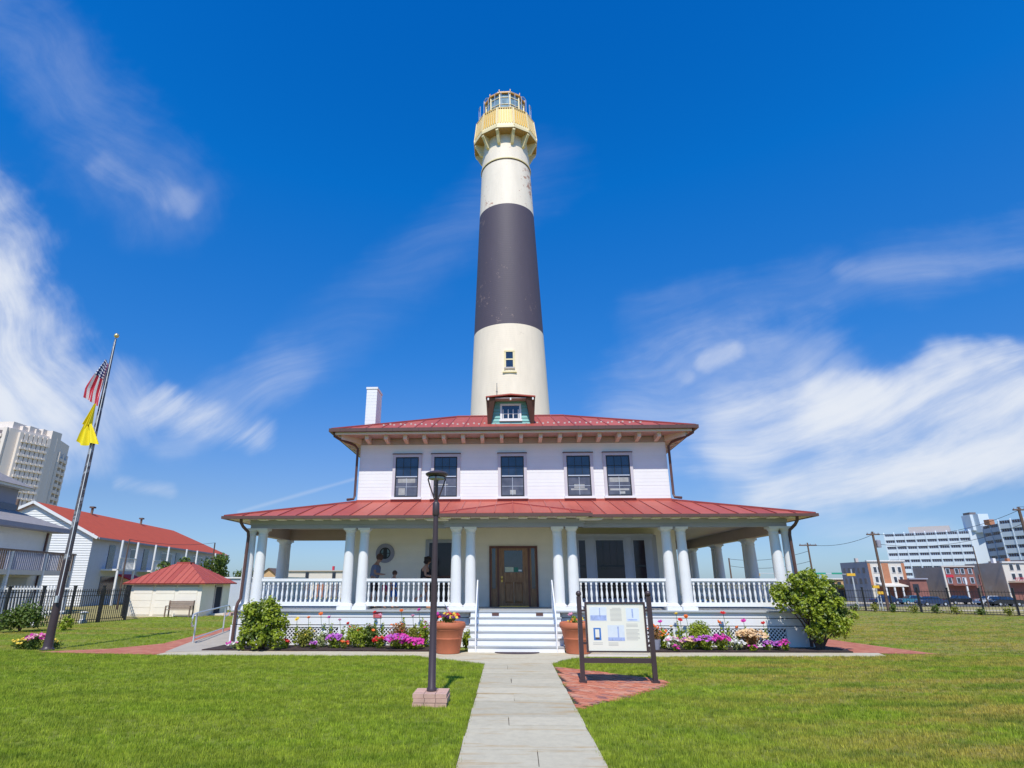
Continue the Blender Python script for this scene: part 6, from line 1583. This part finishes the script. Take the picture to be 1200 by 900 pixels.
def gable_house(x0, x1, y, d, e, r, wm, rm, label, win=3):
    t = thing('house', label, 'house', ((x0 + x1) / 2, y, 0)); MB().box(x0, x1, y, y + d, 0, e).build('wall', wm, t); m_ = MB(); xm_ = (x0 + x1) / 2
    for a in (x0 - .3, x1 + .3): m_.hexa([(a, y - .3, e - .1), (xm_, y - .3, r - .1), (xm_, y + d, r - .1), (a, y + d, e - .1), (a, y - .3, e), (xm_, y - .3, r), (xm_, y + d, r), (a, y + d, e)])
    m_.build('roof', rm, t); m_ = MB(); m_.v = [(x0, y, e), (x1, y, e), (xm_, y, r - .1)]; m_.f = [(0, 1, 2)]; m_.mi = [0]; m_.build('gable', wm, t)
    for k in range(win): MB().box(x0 + .5 + k * (x1 - x0 - 1) / win, x0 + 1.2 + k * (x1 - x0 - 1) / win, y - .05, y, e - 1.6, e - .6).build('window', 'glassf', t)
    return t
gable_house(-45.5, -42.0, 110, 8, 2.9, 4.4, 'tan', 'polewood', 'small brown-roofed house seen between the left porch columns, nearer one')
gable_house(-41.5, -38.5, 116, 8, 2.6, 3.9, 'beige', 'bench', 'second small brown-roofed house seen through the left porch, right of the first', 2)
# trees on the left
def tree(x, y, h, r_, label, leafs='leafd', n=900, size=.35):
    t = thing('tree', label, 'tree', (x, y, 0)); rnd = random.Random(nseed())
    tk = MB(); tk.tube([(x, y, 0), (x + .1, y, h * .4), (x, y, h * .75)], [r_ * .1, r_ * .07, r_ * .03], 8)
    tk.build('trunk', 'bark', t)
    for _ in range(4): MB().tube([(x, y, h * .4), (x + rnd.uniform(-.6, .6) * r_, y + rnd.uniform(-.4, .4) * r_, h * rnd.uniform(.6, .8))], [r_ * .05, r_ * .02], 5).build('limb', 'bark', t)
    cl = [(x + rnd.uniform(-.6, .6) * r_, y + rnd.uniform(-.6, .6) * r_, h * rnd.uniform(.45, .9), r_ * .45, r_ * .45, h * .16, 1) for _ in range(9)]
    leafcloud(cl, n, size, leafs, nseed(), out=.5).build('crown', leafs, t)
for px, py, Y, r_, lab in [(250, 657, 60, 1.7, 'round green tree behind the garage, tallest of the left-hand trees'), (205, 662, 52, 1.3, 'small green tree just behind the ridge of the garage roof'), (284, 672, 95, 2.2, 'green tree showing between the rowhouse and the left porch'), (296, 668, 100, 2.0, 'dark green tree just left of the corner columns of the porch')]:
    p = at(px, py, Y); tree(p.x, p.y, p.z + .6, r_, lab)

# ================================================================== RIGHT SIDE: street, houses, hotel
def flat_house(name, label, x0, x1, y, d, h, frontm, sidem, cols, trim='wh2', winrows=((2.4, 3.7), (4.0 - .2, 4.9)), nw=2):
    t = thing(name, label, 'house', ((x0 + x1) / 2, y, G))
    MB().box(x0, x1, y, y + d, G, h).build('wall', sidem, t); fr_ = MB().box(x0 + .02, x1 - .02, y - .08, y - .001, G, h - .02).build('front', frontm, t)
    MB().box(x0 - .15, x1 + .15, y - .35, y + .15, h, h + .22).build('cornice', trim, t)
    return t
HYY = 115.
def sx_(px, Y=HYY): return at(px, 662, Y).x
def sz_(py, px=1100, Y=HYY): return at(px, py, Y).z
# cream and orange-brick house
x0, x1 = sx_(1016), sx_(1059); hh = sz_(658, 1040)
h1 = flat_house('row_house', 'cream and orange-brick corner rowhouse with a white columned porch', x0, x1, HYY, 9, hh, 'cream', 'greyh', None)
for a, b_ in ((0, .07), (.38, .56), (.92, 1.0)): MB().box(x0 + (x1 - x0) * a, x0 + (x1 - x0) * b_, HYY - .14, HYY - .08, 1.4, hh - .3).build('brick_pier', 'orangebrick', h1)
for a in (.14, .26, .64, .80):
    for z0 in (1.9, 3.6 if hh > 5 else 3.3):
        f_ = MB().box(x0 + (x1 - x0) * a - .1, x0 + (x1 - x0) * (a + .08) + .1, HYY - .16, HYY - .08, z0 - .08, z0 + 1.05).build('window', 'wh2', h1); MB().box(x0 + (x1 - x0) * a, x0 + (x1 - x0) * (a + .08), HYY - .18, HYY - .16, z0, z0 + .95).build('pane', 'glassf', f_)
for k in range(5):
    for z0 in (1.6, 3.5): MB().box(x0 - .03, x0, HYY + 1 + k * 1.6, HYY + 1.8 + k * 1.6, z0, z0 + 1.0).build('side_window', 'aptd', h1)
MB().hexa([(x0 + .8, HYY - 2.6, 1.15), (x1 + 1, HYY - 2.6, 1.15), (x1 + 1, HYY - .1, 1.5), (x0 + .8, HYY - .1, 1.5), (x0 + .8, HYY - 2.6, 1.35), (x1 + 1, HYY - 2.6, 1.35), (x1 + 1, HYY - .1, 1.75), (x0 + .8, HYY - .1, 1.75)]).build('porch_roof', 'cream', h1)
for k in range(5): MB().box(x0 + 1 + k * 1.45, x0 + 1.25 + k * 1.45, HYY - 2.5, HYY - 2.3, G, 1.15).build('porch_column', 'wh2', h1)
MB().box(x0 + .9, x1 + .9, HYY - .3, HYY - .15, G, 1.1).build('porch_shadow_wall', 'redbrick', h1)
MB().box(x0 - 0.2, x0 + .3, HYY + 3, HYY + 3.5, hh, hh + .7).build('chimney', 'beige', h1)
# orange house further away
a0, a1 = sx_(966, 128), sx_(990, 128)
h0 = flat_house('row_house', 'distant small orange-tan house behind the large right-hand bush', a0, a1, 128, 7, sz_(679, 978, 128), 'tan', 'tan', None)
for a in (.15, .45, .75):
    MB().box(a0 + (a1 - a0) * a, a0 + (a1 - a0) * a + .7, 127.8, 127.92, 1.3, 2.0).build('window', 'glassf', h0); MB().box(a0 + (a1 - a0) * a - .1, a0 + (a1 - a0) * a + .9, 127.8, 127.92, G + .3, .5).build('arch', 'glassf', h0)
MB().box(a0, a1 + .5, 126.8, 127.9, .95, 1.1).build('awning', 'wh2', h0)
# dark low wing between
a0, a1 = sx_(1061, 112), sx_(1081, 112)
hm_ = flat_house('low_annexe', 'low dark red annexe between the cream rowhouse and the grey blank wall', a0, a1, 112, 6, sz_(679, 1070, 112), 'redbrick', 'redbrick', None, 'greyh'); MB().box(a0 + .4, a0 + 1.4, 111.86, 111.92, .2, 1.6).build('door', 'void', hm_)
# red rowhouse with blank grey side
x0, x1 = sx_(1102), sx_(1139); hh = sz_(664.5, 1120)
h2 = flat_house('row_house', 'dark red brick rowhouse with a blank grey side wall', x0, x1, HYY, 8, hh, 'redbrick', 'grey', None, 'beige')
MB().box(x0 - .05, x0 + .25, HYY - .3, HYY - .08, G, hh).build('party_wall_edge', 'cream', h2)
for a in (.10, .38, .56, .80):
    for z0 in (1.7, 3.3): 
        f_ = MB().box(x0 + (x1 - x0) * a, x0 + (x1 - x0) * a + .75, HYY - .16, HYY - .08, z0, z0 + 1.05).build('window', 'bluewall', h2); MB().box(x0 + (x1 - x0) * a + .12, x0 + (x1 - x0) * a + .63, HYY - .18, HYY - .16, z0 + .1, z0 + .95).build('pane', 'glassf', f_)
MB().box(x0 + 2.5, x0 + 2.75, HYY - 1.6, HYY - 1.4, G, 2.6).build('porch_column', 'wh2', h2); MB().box(x1 - .5, x1 - .3, HYY - 1.6, HYY - 1.4, G, 3.2).build('porch_column', 'redbrick', h2)
MB().box(x0 + .3, x1 - .2, HYY - 1.7, HYY - .2, 1.35, 1.5).build('porch_roof', 'redbrick', h2); MB().box(x0 + .35, x0 + 1.7, HYY - .22, HYY - .1, 2.75, 3.2).build('window_box', 'flagred', h2)
# cream rowhouse at right edge with blank grey side
x0, x1 = sx_(1174), sx_(1201); hh = sz_(659.5, 1185)
h3 = flat_house('row_house', 'cream rowhouse at the right edge above a red brick ground floor', x0, x1, HYY, 9, hh, 'cream', 'grey', None)
for a in (.28, .58):
    for z0 in (2.4, 4.0): 
        f_ = MB().box(x0 + (x1 - x0) * a - .08, x0 + (x1 - x0) * a + .68, HYY - .14, HYY - .08, z0 - .08, z0 + 1.08).build('window', 'wh2', h3); MB().box(x0 + (x1 - x0) * a, x0 + (x1 - x0) * a + .6, HYY - .16, HYY - .14, z0, z0 + 1).build('pane', 'glassf', f_)
MB().box(x0 + .3, x1 + .3, HYY - .2, HYY - .081, G, 1.9).build('brick_ground_floor', 'redbrick', h3); MB().box(x0 + .1, x1 + .3, HYY - 1.8, HYY - .3, 2.0, 2.12).build('porch_roof', 'redbrick', h3)
for k in range(14): MB().box(x0 + .3 + k * .28, x0 + .36 + k * .28, HYY - 1.8, HYY - 1.75, 2.12, 2.6).build('porch_baluster', 'flagred', h3)
MB().box(x0 + .3, x1, HYY - 1.82, HYY - 1.73, 2.6, 2.68).build('porch_rail', 'flagred', h3)
for k in range(2): MB().box(x0 + 1 + k * 2.6, x0 + 1.5 + k * 2.6, HYY + 3, HYY + 3.6, hh, hh + .9).build('chimney', 'wh2' if k == 0 else 'orangebrick', h3)
x0, x1 = sx_(1205), sx_(1250)
h4 = flat_house('row_house', 'grey-sided rowhouse just past the right edge of the view', x0, x1, HYY, 9, 5.8, 'grey', 'grey', None); MB().box(x0 + 1, x0 + 2, HYY - .12, HYY - .081, 3, 4.2).build('window', 'glassf', h4)
# hotel
def pt(px, Y): p = at(px, 682, Y); return (p.x, p.y)
def pt2(px, py, Y): p = at(px, py, Y); return (p.x, p.y)
Ha = [pt2(1036, 627, 300), pt2(1135, 621, 281), pt2(1151, 620, 279)]
hotel = thing('white_hotel', 'large pale office-like block with rows of small windows behind the rowhouses', 'building', (Ha[1][0], Ha[1][1], 0))
def wing(a, b_, nfl, h1, parent, band, winm, bays, depth=18, top='hotel', wf=.36):
    a, b_ = Vector((*a, 0)), Vector((*b_, 0)); d = (b_ - a).normalized(); bk_ = Vector((-d.y, d.x, 0)) * depth; L_ = (b_ - a).length; fh = h1 / nfl
    MB().prism([tuple(a.xy), tuple(b_.xy), tuple((b_ + bk_).xy), tuple((a + bk_).xy)], 0, h1).build('wall', band, parent)
    nrm = Vector((d.y, -d.x, 0))
    wn_ = MB()
    for k in range(nfl):
        z = k * fh
        m_ = MB(); q0, q1 = a + nrm * .35, b_ + nrm * .35
        m_.hexa([(*q0.xy, z), (*q1.xy, z), (*b_.xy, z), (*a.xy, z), (*q0.xy, z + fh * .58), (*q1.xy, z + fh * .58), (*b_.xy, z + fh * .58), (*a.xy, z + fh * .58)]); m_.build('spandrel', top, parent)
        for j in range(bays):
            for i in range(4):
                u0 = (j + .14 + i * .20) / bays; u1 = u0 + .12 / bays; p0 = a.lerp(b_, u0) + nrm * .05; p1 = a.lerp(b_, u1) + nrm * .05
                wn_.hexa([(*(p0 + nrm * .15).xy, z + fh * .62), (*(p1 + nrm * .15).xy, z + fh * .62), (*p1.xy, z + fh * .62), (*p0.xy, z + fh * .62), (*(p0 + nrm * .15).xy, z + fh * .95), (*(p1 + nrm * .15).xy, z + fh * .95), (*p1.xy, z + fh * .95), (*p0.xy, z + fh * .95)])
    wn_.build('windows', winm, parent, kind='stuff')
    for j in range(bays + 1):
        c_ = a.lerp(b_, j / bays); w_ = d * .3; w_ = d * .18; m_ = MB(); m_.hexa([(*(c_ - w_ + nrm * .5).xy, 0), (*(c_ + w_ + nrm * .5).xy, 0), (*(c_ + w_).xy, 0), (*(c_ - w_).xy, 0), (*(c_ - w_ + nrm * .5).xy, h1 + .1), (*(c_ + w_ + nrm * .5).xy, h1 + .1), (*(c_ + w_).xy, h1 + .6), (*(c_ - w_).xy, h1 + .6)]); m_.build('fin', top, parent)
wing(Ha[0], Ha[1], 8, 24.0, hotel, 'hotelb', 'hotelw', 8)
m_ = MB(); m_.prism([Ha[1], Ha[2], (Ha[2][0] + 5, Ha[2][1] + 16), (Ha[1][0] + 5, Ha[1][1] + 18)], 0, 24.5); m_.build('stair_block', 'hotel', hotel)
p = at(1064, 618, 297); q_ = at(1112, 616, 288); MB().prism([(p.x, p.y), (q_.x, q_.y), (q_.x + 6, q_.y + 8), (p.x + 6, p.y + 8)], 24.2, 27.0).build('penthouse', 'beige', hotel)
p = at(1138, 605, 279); MB().box(p.x - .5, p.x + 3.2, p.y, p.y + 4, 24, 31).build('chimney', 'hotel', hotel); MB().box(p.x - .4, p.x + 2.4, p.y, p.y + 4, 31, 32).build('chimney_cap', 'aptd', hotel)
p = at(1147, 608, 276); q_ = at(1159, 608, 276); MB().box(p.x, q_.x, p.y, p.y + 10, 23, 31).build('lift_tower', 'hotel', hotel)
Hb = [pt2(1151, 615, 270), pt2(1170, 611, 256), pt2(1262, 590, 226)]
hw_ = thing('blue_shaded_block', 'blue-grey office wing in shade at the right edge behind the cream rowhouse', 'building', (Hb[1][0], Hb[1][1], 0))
wing(Hb[0], Hb[1], 8, 25.0, hw_, 'hotelb', 'hotelw', 2, top='hotelb'); wing(Hb[1], Hb[2], 8, 26.0, hw_, 'hotelb', 'hotelw', 6, top='hotel')  # blue-grey walls and spandrels carry the wing's shade in their colour
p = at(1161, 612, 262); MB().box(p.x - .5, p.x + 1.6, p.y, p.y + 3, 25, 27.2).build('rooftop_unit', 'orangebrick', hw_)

# cars
def car(loc, rz, paint, label, L_=4.4):
    t = thing('parked_car', label, 'car', loc, rz); ORG[t.name] = (0, 0, 0)
    prof = [(-L_ / 2, .35), (-L_ / 2, .75), (-L_ / 2 + .15, .9), (-L_ * .25, .95), (-L_ * .13, 1.40), (L_ * .16, 1.42), (L_ * .30, .95), (L_ / 2 - .2, .80), (L_ / 2, .65), (L_ / 2, .35)]
    b = MB(); n_ = len(prof)
    def yw(z): return .86 if z < 1.0 else .66
    b.v = [(x, -yw(z), z) for x, z in prof] + [(x, yw(z), z) for x, z in prof]; b.f = [tuple(range(n_))[::-1], tuple(range(n_, 2 * n_))] + [(i, (i + 1) % n_, n_ + (i + 1) % n_, n_ + i) for i in range(n_)]; b.mi = [0] * len(b.f)
    b.build('body', paint, t)
    for s_ in (-1, 1):
        m_ = MB(); m_.v = [(-L_ * .22, s_ * .855, .97), (L_ * .27, s_ * .855, .97), (L_ * .155, s_ * .69, 1.37), (-L_ * .12, s_ * .69, 1.37)]; m_.f = [(0, 1, 2, 3)]; m_.mi = [0]; m_.build('side_window', 'glass', t)
        for x in (-L_ * .31, L_ * .31):
            w_ = MB(); w_.tube([(x, s_ * .70, .32), (x, s_ * .90, .32)], .32, 14); w_ = w_.build('wheel', 'tyre', t); r2 = MB(); r2.tube([(x, s_ * .895, .32), (x, s_ * .915, .32)], .18, 10); r2.build('rim', 'rail', w_)
        MB().box(L_ / 2 - .06, L_ / 2 + .01, s_ * .55 - .14, s_ * .55 + .14, .62, .74).build('headlight', 'curtain', t); MB().box(-L_ / 2 - .01, -L_ / 2 + .05, s_ * .6 - .12, s_ * .6 + .12, .68, .82).build('tail_light', 'flagred', t)
    for x0_, x1_ in ((L_ * .17, L_ * .295), (-L_ * .14, -L_ * .245)):
        m_ = MB(); m_.v = [(x1_, -.72, .985), (x1_, .72, .985), (x0_, .58, 1.41), (x0_, -.58, 1.41)]; m_.f = [(0, 1, 2, 3)]; m_.mi = [0]; m_.build('windscreen', 'glass', t)
    return t
for px, Y, paint, lab in [(1091, 99, 'carblue', 'dark blue car parked in front of the grey blank wall'), (1176, 99, 'carblack', 'black car parked before the cream rowhouse, in front of a white one'), (1160, 103, 'carwhite', 'white car parked behind the black car'), (1037, 106, 'carblue', 'dark blue car by the porch of the cream corner rowhouse'), (1069, 106, 'carteal', 'teal car right of the cream corner rowhouse porch'), (1124, 106, 'carblack', 'dark car parked before the red rowhouse')]:
    p = at(px, 700, Y); car((p.x, p.y, G + .02), R(180 if Y < 102 else 0), paint, lab)

# utility poles, wires, signals
def pole(px, py, Y, label, arm=1.6, r_=.13, xf=None, lean=0):
    p = at(px, py, Y); z_ = min(0, dip(p.x, p.y)); t = thing('utility_pole', label, 'utility pole', (p.x, p.y, z_)); h = p.z
    MB().tube([(p.x, p.y, z_ - .05), (p.x, p.y, h)], [r_, r_ * .65], 8).build('pole', 'polewood', t)
    if arm:
        MB().box(p.x - arm / 2, p.x + arm / 2, p.y - .12, p.y + .02, h - .35, h - .22).build('crossarm', 'polewood', t)
        for k in range(4): MB().lathe([(.04, 0), (.05, .1), (.02, .14)], 6, (p.x - arm / 2 + .1 + k * (arm - .2) / 3, p.y - .05, h - .22)).build('insulator', 'greyh', t)
    if xf: MB().lathe([(.2, 0), (.22, .1), (.22, .7), (.15, .78)], 10, (p.x + .38, p.y, h - xf)).build('transformer', 'greyh', t)
    return Vector((p.x, p.y, h))
pA = pole(946, 636, 70, 'wooden pole with a wide crossarm above the right bush', 1.9)
pB = pole(1022, 623, 64, 'tall wooden pole with transformer before the cream corner rowhouse', 1.3, .16, 1.6)
pC = pole(1193, 594, 60, 'tall wooden pole at the right edge before the blue-shaded block', 1.2, .18)
pD = pole(854, 654, 75, 'wooden pole seen between the right porch columns', 0, .13)
pE = pole(64, 672, 60, 'slim pole behind the flagpole', 0, .1)
pole(1140, 640, 95, 'slim pole between the two grey blank walls', 0, .10)
pL = pole(152, 632, 45, 'thin leaning-looking pole before the white rowhouse', 0, .07)
pM = pole(252, 636, 62, 'pole before the far end of the white rowhouse', 0, .10)
def wire(a, b_, label, sag=.5, r_=.02):
    n_ = 14; pts = [a.lerp(b_, i / n_) - Vector((0, 0, sag * 4 * (i / n_) * (1 - i / n_))) for i in range(n_ + 1)]
    o = MB().tube(pts, r_, 4).build('power_line', 'black'); tag(o, label, 'power line'); return o
z = lambda d: Vector((0, 0, d))
wire(pA + z(-.2), pB + z(-.3), 'power line from the wide-crossarm pole to the transformer pole'); wire(pB + z(-.2), pC + z(-.3), 'upper power line running right from the transformer pole', 1.0); wire(pB + z(-1.2), pC + z(-1.6), 'lower power line running right from the transformer pole', 1.0)
wire(pD + z(-.1), pA + z(-.9), 'power line between the porch-framed pole and the wide-crossarm pole'); wire(pD + z(-.9), pA + z(-2.0), 'lower line between the porch-framed pole and the wide-crossarm pole'); wire(pC + z(0), pC + Vector((25, -8, 1)), 'line leaving the frame from the rightmost pole', .4)
wire(pL, pM, 'cable strung before the white rowhouse', .3, .015)
# traffic signal mast
p = at(1000, 682, 86); mp_ = Vector((p.x, p.y, G)); sm_ = thing('traffic_signal', 'signal mast with yellow signal heads and green street signs over the street', 'traffic signal', tuple(mp_))
MB().tube([mp_, mp_ + z(5.2)], [.1, .08], 8).build('mast', 'rail', sm_)
ar = mp_ + z(4.55); MB().tube([ar, ar + Vector((-13.5, 0, .15))], .045, 6).build('arm', 'rail', sm_)
for dx in (-.2, -13.0): MB().box(ar.x + dx - .55, ar.x + dx + .55, ar.y - .2, ar.y + .1, ar.z - .22, ar.z + .12).build('signal_head', 'sigyellow', sm_)
for dx in (-2.0, -4.2): MB().box(ar.x + dx - .7, ar.x + dx + .7, ar.y - .06, ar.y - .02, ar.z + .02, ar.z + .22).build('street_sign', 'siggreen', sm_)
for px, py, Y, lab in ((1026, 688, 60, 'yellow pedestrian signal box by the transformer pole'), (1031, 695, 62, 'smaller lower yellow signal box right of the first')):
    p = at(px, py, Y); s2 = thing('signal_box', lab, 'signal', (p.x, p.y, 0)); MB().tube([(p.x, p.y, G), (p.x, p.y, p.z + .1)], .04, 6).build('post', 'rail', s2); MB().box(p.x - .28, p.x + .28, p.y - .14, p.y + .1, p.z - .1, p.z + .15).build('head', 'sigyellow', s2)
for px, lab in ((975, 'dark green tree beyond the right-hand bush'), (962, 'low dark tree between the porch and the orange-tan house')):
    p = at(px, 693, 118); tree(p.x, p.y, p.z + 2.2, 2.2, lab)

# ================================================================== GRASS
import numpy as np
rs = np.random.RandomState(3)
def lawn_points():
    out = []
    for (y0, y1, dens) in ((4.6, 8, 520), (8, 12, 340), (12, 18.3, 200), (18.3, 30, 60), (30, 37, 32), (37, 47, 14)):
        hw0 = y1 * .92 + 3.5; n_ = int((y1 - y0) * 2 * hw0 * dens); x = rs.uniform(-hw0 - .5, hw0 + .5, n_); y_ = rs.uniform(y0, y1, n_)
        out.append(np.stack([x, y_], 1))
    p = np.concatenate(out); x, y_ = p[:, 0], p[:, 1]
    def inpoly(poly, grow=0.):
        r_ = np.zeros(len(x), bool); n_ = len(poly)
        for i in range(n_):
            xa, ya = poly[i]; xb, yb = poly[(i + 1) % n_]; cnd = (ya > y_) != (yb > y_)
            with np.errstate(divide='ignore', invalid='ignore'): xi = (xb - xa) * (y_ - ya) / (yb - ya) + xa
            r_ ^= cnd & (x < xi)
        return r_
    bad = (x > -.60) & (x < 1.075) & (y_ < 16.5)
    for poly in (cross, pad_poly, [(-13.9, 18.0), (-12.3, 17.75), (-9.9, 17.5), (-9.9, 18.12), (-10.0, 18.6), (-10.9, 22.3), (-12.2, 28.5), (-12.7, 28.5), (-11.5, 20.6), (-12.2, 19.0)],
                 [(9.6, 18.6), (10.6, 18.6), (12.2, 18.65), (11.9, 20.2), (11.6, 22.0), (11.2, 25.5), (10.2, 25.5), (9.0, 21.0)], [(-10.0, 18.1), (-7.9, 18.3), (9.9, 18.4), (9.9, 32), (-9.2, 32), (-9.3, 26.6), (-11.9, 26.6), (-10.75, 20.9)]): bad |= inpoly(poly)
    bad |= (abs(x - lx) < .31) & (abs(y_ - ly) < .31)
    bad |= (x < -20.5) | (x > 32)
    # keep only what the lens and a step to either side could see
    bad |= (abs(x + .045 * y_) > y_ * .92 + 3.5)
    return p[~bad]
gp_ = lawn_points()
me = bpy.data.meshes.new('grass'); me.vertices.add(len(gp_)); me.vertices.foreach_set('co', np.concatenate([gp_, np.full((len(gp_), 1), -.004)], 1).astype(np.float32).ravel())
grass = bpy.data.objects.new('grass', me); C.objects.link(grass); grass['label'] = 'mown green grass of the front lawn with drier patches on the right'; grass['category'] = 'grass'; grass['kind'] = 'stuff'
tb = MB(); rnd = random.Random(2)
for _ in range(11):
    a = rnd.uniform(0, 6.28); r_ = rnd.uniform(0, .05); x, y = r_ * math.cos(a), r_ * math.sin(a); h = rnd.uniform(.025, .055); w_ = rnd.uniform(.003, .0055); t_ = rnd.uniform(0, 6.28); dx, dy = math.cos(t_), math.sin(t_); lx_, ly_ = rnd.uniform(-.02, .02), rnd.uniform(-.02, .02)
    i = len(tb.v); tb.v += [(x - dx * w_, y - dy * w_, 0), (x + dx * w_, y + dy * w_, 0), (x + lx_, y + ly_, h)]; tb.f.append((i, i + 1, i + 2)); tb.mi.append(0)
tuft_me = tb.mesh('tuft', M['blade']); tuft = bpy.data.objects.new('grass_tuft', tuft_me); C.objects.link(tuft); tuft.location = (-3.0, 9.0, 0)
tuft['label'] = 'single tuft of mown grass in the left lawn'; tuft['category'] = 'grass'; tuft['kind'] = 'stuff'
ng = bpy.data.node_groups.new('scatter', 'GeometryNodeTree'); ng.interface.new_socket('Geometry', in_out='INPUT', socket_type='NodeSocketGeometry'); ng.interface.new_socket('Geometry', in_out='OUTPUT', socket_type='NodeSocketGeometry')
gi = ng.nodes.new('NodeGroupInput'); go = ng.nodes.new('NodeGroupOutput'); ip = ng.nodes.new('GeometryNodeInstanceOnPoints'); oi = ng.nodes.new('GeometryNodeObjectInfo'); oi.inputs[0].default_value = tuft
rv = ng.nodes.new('FunctionNodeRandomValue'); rv.data_type = 'FLOAT_VECTOR'; rv.inputs[0].default_value = (-.15, -.15, 0); rv.inputs[1].default_value = (.15, .15, 6.28)
r2 = ng.nodes.new('FunctionNodeRandomValue'); r2.data_type = 'FLOAT'; r2.inputs[2].default_value = .7; r2.inputs[3].default_value = 1.35
ng.links.new(gi.outputs[0], ip.inputs['Points']); ng.links.new(oi.outputs['Geometry'], ip.inputs['Instance']); ng.links.new(rv.outputs[0], ip.inputs['Rotation']); ng.links.new(r2.outputs[1], ip.inputs['Scale']); ng.links.new(ip.outputs[0], go.inputs[0])
md = grass.modifiers.new('scatter', 'NODES'); md.node_group = ng
